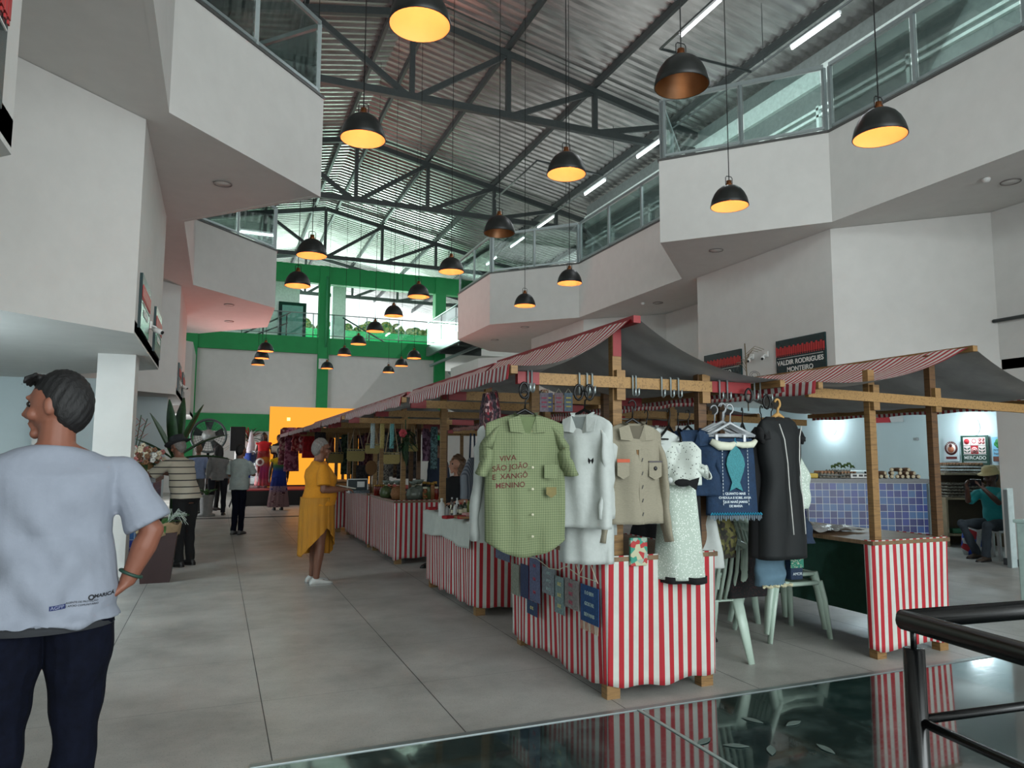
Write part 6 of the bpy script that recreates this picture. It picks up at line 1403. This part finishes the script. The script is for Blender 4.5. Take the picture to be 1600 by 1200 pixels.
# clear sheet heaped on the right stall
p=onz(1292,828,.85); t=MB().sheet(lambda u,v: (p.x+(u-.5)*.5,p.y+(v-.5)*.35,.85+.03*abs(math.sin(u*9+v*4)*math.sin(v*8+u*3))+.004),24,18).build('plastic_sheet',mat('crumpled_clear_plastic',sr(150,150,148),.2,var=.2,spec=.8)); tag(t,'crumpled clear plastic lying on the wooden top of the right stall','plastic sheet')

# ------------------------------------------------------------------ left counter, planter, plants
A=onz(236,742,1.13); lc,_,_=counter((-1.5,10.9),(-.78,10.9),1.13,1.6,'blue tiled counter with dark top where the man in the hat leans')
leafm=mat('dark_leaf',sr(34,62,30),.5,var=.35,scale=14); leaf2=mat('mid_leaf',sr(52,96,44),.5,var=.3,scale=14); redleaf=mat('red_bract',sr(150,44,36),.6,var=.3)
def blade(mb,p,d,L,w,droop=.3,n=8,fold_=.25):
    """one long pointed leaf"""
    d=Vector(d).normalized(); sd=d.cross(Vector((0,0,1))); sd=sd.normalized() if sd.length>1e-3 else Vector((1,0,0)); V=[];F=[]
    for i in range(n+1):
        q=i/n; c=Vector(p)+d*L*q-Vector((0,0,droop*L*q*q)); ww=w*math.sin(math.pi*min(.98,.12+q*.88))**.8
        V+= [c-sd*ww+Vector((0,0,fold_*ww)),c,c+sd*ww+Vector((0,0,fold_*ww))]
    for i in range(n):
        for k in (0,1): F.append((i*3+k,i*3+k+1,i*3+k+4,i*3+k+3))
    return mb.add(V,F,smooth=True)
pl=thing('planter','tapered dark maroon planter with burlap and leafy plants beside the foreground man','planter',onz(246,912)); c0=onz(243,908)
R=[]
for z,r in ((0,.15),(.56,.21)): R.append([(c0.x+r*a,c0.y+r*b_,z) for a,b_ in ((-1,-1),(1,-1),(1,1),(-1,1))])
MB().rings(R,smooth=False).build('pot',mat('dark_maroon_pot',sr(44,20,20),.5),pl)
MB().sheet(lambda u,v:(c0.x+.225*math.cos(2*math.pi*u)*(1.1-.1*v),c0.y+.225*math.sin(2*math.pi*u),.66-.14*v+.02*math.sin(u*40)),40,5).build('burlap_wrap',mat('burlap',sr(150,128,98),.95,bmp=.4),pl,solid=.006)
rr=random.Random(11); mb=MB()
for k in range(16):
    a=rr.uniform(0,6.28); e=rr.uniform(.3,1.2); blade(mb,(c0.x+.05*math.cos(a),c0.y+.05*math.sin(a),.62),(math.cos(a),math.sin(a),e),rr.uniform(.28,.45),.035,.5)
mb.build('leaves',leaf2,pl,solid=.002)
mb=MB()
for k in range(22):
    a=rr.uniform(-1,1.6); mb.tube([(c0.x+.1,c0.y,.66),(c0.x+.1+.12*math.cos(a),c0.y+.1*math.sin(a),.78+rr.uniform(-.05,.05)),(c0.x+.1+.22*math.cos(a),c0.y+.2*math.sin(a),.72+rr.uniform(-.1,.05))],.002,4)
mb.build('pale_grass',mat('pale_grass',sr(180,190,180),.8),pl)
# things on the counter
def oncl(px,y=11.1): p=ony(px,740,y); return Vector((p.x,y,1.13))
q=oncl(262,11.6); q.x=max(q.x,-1.35)
bq=thing('flower_arrangement','dense arrangement of pale and pink flowers with dry leaves on the left counter','flowers',(-.98,11.5,1.13))
MB().lathe([(.0,0),(.13,0),(.17,.12),(.15,.2)],(-.98,11.5,1.13),20).build('basket',mat('woven_basket',sr(120,92,56),.9,bmp=.5),bq)
cols=[mat('cream_petals',sr(200,186,160),.8),mat('pink_petals',sr(176,110,104),.8),mat('brown_dry_petals',sr(120,84,60),.9),mat('white_petals',sr(210,205,196),.8)]
for ci,cm in enumerate(cols):
    mb=MB()
    for k in range(22):
        a=rr.uniform(0,6.28); r=rr.uniform(0,.28); z=1.36+rr.uniform(-.05,.24)*(1-r); c=Vector((-.98+r*math.cos(a)*1.05,11.5+r*.7*math.sin(a),z))
        for j in range(5): b2=j*1.2566; mb.ball(c+Vector((.022*math.cos(b2),-.01,.022*math.sin(b2))),.019,6,4,(1,.5,1))
    o=mb.build('blossoms',cm,bq); o['kind']='stuff'
mb=MB()
for k in range(14): a=rr.uniform(0,6.28); blade(mb,(-.98,11.5,1.3),(math.cos(a),math.sin(a)*.6,rr.uniform(.1,.7)),rr.uniform(.3,.42),.04,.4)
mb.build('leaves',leafm,bq,solid=.002)
he=thing('heliconia_plant','stiff red and brown heliconia stems rising behind the flowers','plant',(-1.15,12.0,1.13)); MB().lathe([(0,0),(.08,0),(.10,.16),(.09,.17)],(-1.15,12.0,1.13),16).build('pot',mat('dark_maroon_pot',sr(44,20,20),.5),he)
for k in range(5):
    a=(-.5+.25*k); MB().tube([(-1.15,12.0,1.25),(-1.15+a*.2,12.0,1.7),(-1.15+a*.34,12.0,1.98+.05*(k%2))],.008,5).build('stem',leafm,he)
    mb=MB()
    for j in range(4): blade(mb,(-1.15+a*(.22+.03*j),12.0,1.68+.08*j),((-1)**j*.8,0,.9),.12,.022,.1)
    mb.build('bract',redleaf,he,solid=.003)
bp=thing('palm_leaves','tall dark broad palm leaves standing behind the counter beside the fan','plant',(-.62,12.6,0)); MB().lathe([(0,0),(.2,0),(.26,.45),(.24,.46)],(-.62,12.6,0),20).build('pot',mat('dark_maroon_pot',sr(44,20,20),.5),bp)
MB().tube([(-.62,12.6,.4),(-.62,12.6,1.55)],.035,8).build('stem',leafm,bp)
for k,(a,e,L) in enumerate(((-.35,2.6,.95),(-.12,4,1.1),(.1,4,1.15),(.3,2.6,1.1),(.55,1.6,1.05),(-.6,1.5,.7),(.9,.8,.9))):
    mb=MB(); blade(mb,(-.62,12.6,1.35),(a,.1*(-1)**k,e*.3),L,.13,.12 if a<.5 else .25); mb.build('leaf',leafm,bp,solid=.003)
for k,(x,y,c,l) in enumerate(((-.92,11.0,sr(190,170,40),'yellow jar'),(-1.0,11.15,sr(120,90,50),'brown jar'),(-.85,11.2,sr(150,140,120),'pale tub'),(-1.1,11.0,sr(130,60,40),'red brown jar'),(-1.18,11.2,sr(90,80,60),'dark jar'))):
    t=thing('goods_jar',l+' on the left tiled counter in front of the flowers','jar',(x,y,1.13)); MB().lathe([(0,0),(.035,0),(.038,.07),(.03,.09)],(x,y,1.13),14).build('body',mat('jar_%d'%k,c,.4),t); MB().lathe([(.0,.09),(.033,.09),(.033,.105),(0,.106)],(x,y,1.13),14).build('lid',cream,t)
pt=thing('potted_plant','small green round leafed plant at the left end of the tiled counter','plant',(-1.3,11.1,1.13)); MB().lathe([(0,0),(.05,0),(.06,.1),(.055,.1)],(-1.3,11.1,1.13),14).build('pot',mat('dark_maroon_pot',sr(44,20,20),.5),pt); mb=MB()
for k in range(12): a=k*.55; blade(mb,(-1.3,11.1,1.22),(math.cos(a),math.sin(a),1.1),.16,.03,.5)
mb.build('leaves',leaf2,pt,solid=.002)
# palm behind the lectern
pp=thing('potted_palm','dark spiky potted palm behind the loudspeaker and flags','plant',(.95,25.2,0)); MB().lathe([(0,0),(.25,0),(.3,.5),(.28,.5)],(.95,25.2,0),20).build('pot',mat('dark_maroon_pot',sr(44,20,20),.5),pp); MB().tube([(.95,25.2,.5),(.95,25.2,1.9)],.05,8).build('stem',cass,pp)
for k in range(34):
    a=rr.uniform(0,6.28); mb=MB(); blade(mb,(.95,25.2,1.95),(math.cos(a),math.sin(a)*.6,rr.uniform(-.1,1.4)),rr.uniform(.6,1.0),.028,.45); mb.build('frond',leafm if k%5 else redleaf,pp,solid=.003)
# easel-like sign post between blue man and fan; grassy pot
gp=thing('potted_grass','green leafy plant in a tall pale pot beside the light blue shirt','plant',(-.18,18.6,0)); MB().lathe([(0,0),(.2,0),(.2,.05),(.13,.08),(.16,.5),(.15,.5)],(-.18,18.6,0),4).build('pot',mat('pale_pot',sr(130,132,130),.6),gp); mb=MB()
for k in range(26): a=rr.uniform(0,6.28); blade(mb,(-.18,18.6,.48),(math.cos(a),math.sin(a),1.3),rr.uniform(.25,.4),.03,.4)
mb.build('leaves',leaf2,gp,solid=.002)

# ------------------------------------------------------------------ goods on the left row
runner=mat('white_runner_cloth',sr(186,190,182),.9,var=.05,bmp=.3)
def rf_(u,v):
    s_=v*1.0; y=6.28+1.62*u
    if s_<.6: return (2.86-s_*1.1,y,.853+.004*math.sin(u*30))
    d_=(s_-.6)/.4; return (2.175-.012*math.sin(u*26+2)*d_-.02,y,.852-.24*d_-.02*math.sin(u*9)*d_)
o=MB().sheet(rf_,50,24).build('table_runner',runner,solid=.003); tag(o,'white table runner hanging over the side of the second stall','table runner')
glb=mat('clear_glass_jar',sr(120,130,120),.1,var=.2,spec=.9); capm=mat('black_cap',sr(20,20,20),.4)
def bottle(p,h,r,m,cm,label,group,neck=.35,lab=None,cat='bottle',name='bottle'):
    t=thing(name,label,cat,p,group=group)
    MB().lathe([(0,0),(r*.95,0),(r,.006),(r,h*.62),(r*.8,h*.72),(r*neck,h*.82),(r*neck,h*.9)],p,14).build('body',m,t); MB().lathe([(0,h*.88),(r*neck*1.25,h*.88),(r*neck*1.25,h),(0,h)],p,12).build('cap',cm,t)
    if lab: MB().lathe([(r*1.02,h*.2),(r*1.02,h*.5)],p,14,cap=False).build('label',lab,t)
    return t
T2=.868
wp=mat('white_bottle',sr(205,208,205),.4); dkg=mat('dark_green_glass',sr(22,44,26),.1,spec=.9); amb=mat('amber_glass',sr(60,32,16),.12,spec=.9)
it=[(690,6.75,.17,.03,wp,wp,'white pump bottle at the left end of the white runner'),(698,6.75,.11,.022,mat('grey_tube',sr(150,150,148),.4),capm,'short grey tube beside the white pump bottle'),(707,6.85,.10,.018,amb,capm,'first small amber bottle left of the runner middle'),(711,6.8,.12,.018,wp,capm,'small white bottle between the amber bottles'),(716,6.9,.10,.018,amb,capm,'second small amber bottle'),(720,6.7,.13,.02,dkg,mat('red_cap',sr(160,30,36),.4),'dark green bottle with a red cap on the runner'),(726,6.7,.15,.022,dkg,mat('white_cap',sr(200,200,200),.4),'dark green bottle with a white cap on the runner'),(732,6.8,.16,.02,mat('olive_bottle',sr(110,120,40),.3),capm,'olive bottle at the right of the runner'),(714,7.25,.14,.02,wp,wp,'white bottle behind the others near the seller'),(706,7.2,.15,.018,amb,mat('white_cap',sr(200,200,200),.4),'amber bottle behind the others near the seller')]
for px,y,h,r,m,cm,l in it:
    p=ony(px,800,y); p=Vector((p.x,y,T2)); bottle(p,h,r,m,cm,l,'bottles on the white runner',lab=cream if m is amb or m is dkg else None)
p=Vector((ony(728,800,6.5).x,6.5,T2)); t=thing('wooden_tray','round wooden tray with pink packets on the white runner','tray',p); MB().lathe([(0,0),(.12,0),(.13,.02),(.12,.022),(.115,.01),(0,.01)],p,24).build('plate',wood('pale_tray',sr(120,84,50),sr(150,110,70)),t); MB().box(p+Vector((.02,.0,.03)),(.1,.07,.035),rz=.4,bev=.008).build('pink_packet',mat('pink_soap',sr(196,150,146),.6),t)
for k,(px,y) in enumerate(((676,7.6),(700,6.5),(722,6.45))):
    p=Vector((ony(px,800,y).x,y,T2+.012)); t=MB().box(p,(.1,.07,.03),rz=.5*k,bev=.008).build('red_ribbon_bundle',mat('red_cloth',sr(150,24,30),.8,bmp=.4)); tag(t,['red ribbon bundle behind the white pump bottle','red ribbon bundle left of the amber bottles','red ribbon bundle in front of the tray'][k],'ribbon')
# stall three: jars, gift bags
T3=.846; conts=[patch('mixed_preserves',[sr(120,60,30),sr(60,80,40),sr(160,110,60),sr(90,40,24)],50),mat('green_preserve',sr(70,84,50),.3,var=.3,scale=40),mat('brown_biscuits',sr(130,86,50),.7,var=.3,scale=50),mat('red_preserve',sr(120,34,24),.3,var=.3)]
def jar(p,h,r,m,label,group,lid=cream):
    t=thing('preserve_jar',label,'jar',p,group=group); MB().lathe([(0,0),(r,0),(r,h*.75),(r*.85,h*.82),(r*.85,h*.86)],p,16).build('glass_body',m,t); MB().lathe([(0,h*.85),(r*.92,h*.85),(r*.92,h),(0,h)],p,16).build('lid',lid,t); return t
k=0; place=['nearest the left corner','second along the near edge','third along the near edge','at the near right corner','in the second line, left','in the second line, middle','in the second line, right','behind the gift bags','behind the post','at the back left','at the back right','at the back middle']
for yy in (9.74,9.92,10.12):
    for px in (664,669,675,681):
        p=ony(px-(yy-9.74)*5,790,yy); jar(Vector((p.x,yy,T3)),.17+.03*(k%3),.035,conts[k%4],f'tall preserve jar on the third stall, {place[k]}','preserve jars on the third stall',[cream,capm,mat('gold_lid',sr(170,130,60),.3,.6)][k%3]); k+=1
def giftbag(p,label,m,s_=1.):
    t=thing('gift_bag',label,'gift bag',p,group='tied clear gift bags on the third stall'); R=[]
    for z,r in ((0,.07),(.06,.085),(.12,.07),(.155,.018),(.17,.016),(.20,.045),(.22,.055)): R.append([(p.x+s_*r*(1+.07*math.sin(6*a+z*30))*math.cos(a),p.y+s_*r*math.sin(a),p.z+z*s_) for a in np.linspace(0,2*math.pi,18,endpoint=False)])
    MB().rings(R[:4]).build('filled_bag',m,t); MB().rings(R[4:],cap=False).build('gathered_top',glb,t,solid=.002); MB().tube([(p.x+.02*s_*math.cos(a),p.y+.02*s_*math.sin(a),p.z+.163*s_) for a in np.linspace(0,6.28,10)],.004,5).build('ribbon_tie',cream,t)
for px,yy,m,l,s_ in ((603,10.3,conts[1],'green filled gift bag at the left end of the jar stall',1.1),(621,9.95,conts[2],'brown biscuit gift bag left of the post on the jar stall',1.15),(611,10.6,conts[0],'mixed gift bag behind the green and brown ones',1.),(645,9.85,glb,'clear empty looking gift bag right of the post',1.1),(655,9.9,glb,'second clear gift bag right of the post',1.2),(650,10.3,conts[1],'green gift bag behind the clear ones',1.1)):
    p=ony(px,790,yy); giftbag(Vector((p.x,yy,T3)),l,m,s_)
for k in range(6):
    p=ony(586+3.2*k,780,10.9); jar(Vector((p.x,10.9,T3)),.16,.022,conts[3],'small red bottle on the jar stall, '+['leftmost','second from the left','third from the left','third from the right','second from the right','rightmost'][k]+' of six','small red bottles on the jar stall',mat('gold_lid',sr(170,130,60),.3,.6))
# straw bags
straw=mat('straw_weave',sr(140,124,76),.9,var=.12,scale=90,bmp=.6); rope=mat('jute_rope',sr(150,128,100),.9)
for k,(px,py,wd) in enumerate(((524,715,24),(556,711,27),(582,701,22),(612,716,25),(645,700,15))):
    X=2.12 if k<4 else 2.6; p=onx(px,py,X) if k<4 else ony(px,py,10.6); d_=(p-Vector((0,0,CAMH))).dot(_F); W=wd/FPX*d_; t=garment_thing('straw_bag',['straw bag nearest the woman in yellow','second straw bag from the woman in yellow','higher straw bag with a tag','straw bag over the gift bags','small straw bag right of the post'][k],'bag',(p.x,p.y,p.z),R_(-15),'straw bags hanging along the stalls')
    H=W*.72; MB().poly([(-W/2,-.03,H/2),(W/2,-.03,H/2),(W/2*1.02,-.03,-H*.3),(W*.42,-.03,-H/2),(-W*.42,-.03,-H/2),(-W/2*1.02,-.03,-H*.3)],.06,(0,1,0)).build('body',straw,t)
    MB().box((0,-.033,H*.38),(W*1.0,.006,H*.1)).build('dark_band',patch('bead_band',[sr(30,26,24),sr(150,140,120),sr(40,36,30)],120),t)
    zt_=1.88-p.z; MB().tube([(-W*.4,0,H/2),(-W*.12,0,zt_),(W*.12,0,zt_),(W*.4,0,H/2)],.006,5).build('rope_handle',rope,t)
for k,(px,c) in enumerate(((583,sr(150,165,165)),(598,sr(160,146,90)),(613,sr(110,170,170)))):
    p=ony(px,655,9.7); t=thing('ribbon_sample',['pale knotted','yellow patterned','turquoise and white'][k]+' ribbon hanging from the string of the jar stall','ribbon',p,group='ribbons on the string'); R=[]
    MB().sheet(lambda u,v:(p.x-.03+.06*u,p.y+.01*math.sin(v*9),1.90-.36*v),4,16).build('band',mat('ribbon_%d'%k,c,.8,var=.3,scale=60),t,solid=.003)
pf=ony(632,690,9.6); fl_=thing('hanging_plant','green hanging plant with one pink flower on the post of the jar stall','plant',pf); mb=MB()
for k in range(40): a=rr.uniform(0,6.28); blade(mb,(pf.x+.05*math.cos(a*3),pf.y-.05,1.80-.3*rr.random()),(math.cos(a),math.sin(a)*.5,rr.uniform(-1.4,.4)),rr.uniform(.1,.2),.028,.5)
mb.build('leaves',leafm,fl_,solid=.002); p=ony(629,677,9.5); mb=MB()
for k in range(6): mb.ball(p+Vector((.03*math.cos(k),-.02,.03*math.sin(k))),.028,8,6)
mb.build('pink_flower',mat('pink_petals2',sr(190,70,80),.7),fl_); MB().tube([(pf.x,pf.y-.05,1.6),(pf.x,pf.y-.05,1.93)],.008,5).build('stem',leafm,fl_)
# stall four: open box, cloth, hat on stand
p=ony(561,762,11.75); t=thing('display_case','white framed open display case with small silver goods','display case',(p.x,11.75,T3)); MB().bx(p.x-.16,p.x+.16,11.88,11.90,T3,T3+.21).build('lid_back',mat('case_dark',sr(40,52,54),.5),t)
for a,b_,c_,d_ in ((-.17,-.155,0,.22),(.155,.17,0,.22),(-.17,.17,.205,.22)): MB().bx(p.x+a,p.x+b_,11.87,11.905,T3+c_,T3+d_).build('frame',wht,t)
MB().bx(p.x-.17,p.x+.17,11.62,11.87,T3,T3+.04).build('tray',mat('silver_goods',sr(90,100,104),.3,.4,var=.6,scale=80),t); MB().box((p.x+.05,11.865,T3+.13),(.12,.004,.09)).build('card',wht,t)
o=MB().sheet(lambda u,v:(2.3-.0+.45*u-.02,11.5-.025-.0,.848-.16*v-.02*math.sin(u*9)*v) if v>0 else (2.28+.45*u,11.5,.85),20,6).build('corner_cloth',mat('burlap',sr(150,128,98),.95,bmp=.4),solid=.003); tag(o,'tan cloth strip hanging from the near edge of the fourth stall','cloth')
p=ony(580,731,11.6); t=thing('straw_hat','brown straw hat hung upright on a short stand at the fourth stall','hat',(p.x,11.62,T3)); MB().ball(Vector((p.x,11.6,p.z)),.12,20,12,(.8,.25,1)).build('crown',mat('brown_straw',sr(104,72,40),.9,bmp=.5),t); MB().tube([(p.x,11.62,T3),(p.x,11.62,p.z)],.012,6).build('stand',pine_d,t)
# hanging shade of small things: necklaces and dark goods
for k,(px,py,y,c,w_,h_,l) in enumerate(((668,688,12.,sr(28,26,26),.12,.3,'black bead necklaces left of the grey banner'),(678,700,10.2,sr(64,86,88),.10,.62,'grey green vertical banner beside the second post'),(500,690,13.8,sr(36,28,30),.2,.35,'dark scarf bundle above the woman in yellow'),(566,740,13.,sr(40,34,36),.22,.3,'dark goods pile past the second straw bag'),(596,735,12.,sr(110,104,96),.26,.34,'pale printed cloth behind the straw hat'))):
    p=ony(px,py,y); t=garment_thing('hanging_goods',l,'goods',(p.x,p.y,p.z+h_/2),0); torso(MB(),w_,h_,seed=80+k,d=.03,neck=w_*.45,slope=.01,folds=.008).build('cloth',patch('goods_%d'%k,[c,tuple(x*.4 for x in c),tuple(min(1,x*1.7) for x in c)],50),t,solid=.003)
# dresses hanging at the far stalls
dd=[('maroon and cream tie dyed dress farthest left on the far stall',448,700,19.3,.30,.95,[sr(110,50,60),sr(150,120,110),sr(80,24,34)]),('plum patterned long dress beside the tie dyed one',457,702,19.0,.30,1.1,[sr(120,50,74),sr(90,34,56),sr(150,90,110)]),('red patterned short dress above the orange gap',470,690,17.5,.36,.55,[sr(150,40,46),sr(190,110,100),sr(110,24,30)]),('bright red dress next to the woman in yellow',484,690,17.2,.30,.7,[sr(150,16,26),sr(170,24,32)]),('white and red printed dress second from the orange gap',477,700,17.3,.26,.6,[sr(190,150,150),sr(150,50,60)])]
for k,(l,px,py,y,w_,L,cs) in enumerate(dd):
    p=ony(px,668,y); t=garment_thing('hanging_dress',l,'dress',p,R_(10*k),'dresses on the far stalls'); torso(MB(),w_,L,seed=90+k,d=.07,flare=.25,folds=.014).build('body',patch('far_dress_%d'%k,cs,18),t,solid=.003)
    for sg in (-1,1): sleeve(MB(),sg,w_,.25,.06,.05,.04,seed=k).build('sleeve',patch('far_dress_%d'%k,cs,18),t)
for k in range(14):
    x=[2.95,3.0,2.9,2.6,2.95,2.5,2.9,3.0,2.8,2.95,2.45,2.9,2.6,3.0][k]; y=[11.9,12.5,13.1,13.5,14.3,14.9,15.3,15.7,16.2,17.3,17.8,18.2,18.6,10.9][k]
    t=garment_thing('hanging_scarf',['black','brown','grey','wine','navy','dark green','plum'][k%7]+' '+['long','short'][k//7]+' cloth among the dark goods hanging inside the far stalls','scarf',(x,y,1.86),R_(20*(k%5)),'dark cloths inside the far stalls'); torso(MB(),.34,[.8,.5][k//7],seed=120+k,d=.05,neck=.14,slope=.02,folds=.02).build('cloth',patch('inner_cloth_%d'%(k%7),[tuple(v*.9 for v in c) for c in ([sr(24,22,24),sr(60,54,56)],[sr(70,48,34),sr(110,86,60)],[sr(70,72,74),sr(120,118,112)],[sr(84,24,34),sr(120,70,70)],[sr(26,32,56),sr(70,76,100)],[sr(28,48,36),sr(60,80,60)],[sr(62,30,52),sr(110,80,100)])[k%7]],22),t,solid=.003)
# dark bag goods and boxes on the inner stalls
for k,(x,y,z,c,l) in enumerate(((4.9,7.3,.86,sr(110,104,96),'pale'),(5.2,7.5,.86,sr(60,60,70),'blue grey'),(5.0,7.9,.86,sr(120,60,50),'rust'),(5.1,10.6,.86,sr(80,90,80),'sage'),(4.95,11.0,.86,sr(140,120,90),'tan'))):
    t=thing('storage_box',l+' box on an inner stall seen through the row','box',(x,y,z-.02)); MB().bx(x-.12,x+.12,y-.1,y+.1,z-.02,z+.14,.01).build('body',mat('box_%d'%k,c,.7),t); MB().bx(x-.125,x+.125,y-.105,y+.105,z+.14,z+.165,.005).build('lid',mat('box_%d'%k,c,.7),t)
p=ony(1168,588,7.3); t=thing('twig_ornament','dry twig and wire ornament rising above the dark canopy beside the name sign','ornament',(p.x,7.3,2.1))
MB().tube([(p.x,7.3,2.02),(p.x-.01,7.3,p.z),(p.x-.03,7.3,p.z+.42)],.008,6).build('stick',mat('dry_twig',sr(96,84,66),.9),t)
mb=MB()
for k in range(9): a=-1.2+.3*k; mb.tube([(p.x-.01,7.3,p.z+.05+.03*k),(p.x+.12*math.sin(a),7.28,p.z+.15+.03*k),(p.x+.26*math.sin(a),7.26,p.z+.16+.03*k-.04*abs(a))],.004,5)
mb.build('twigs',mat('dry_twig',sr(96,84,66),.9),t)
mb=MB()
for r in (.05,.08): mb.tube([(p.x+.1+r*math.cos(a),7.28,p.z+.02+r*.6*math.sin(a)) for a in np.linspace(0,6.28,14)],.003,5)
mb.build('wire_loops',blk,t)
for o in list(bpy.data.objects):
    if o.get('_local'): del o['_local']
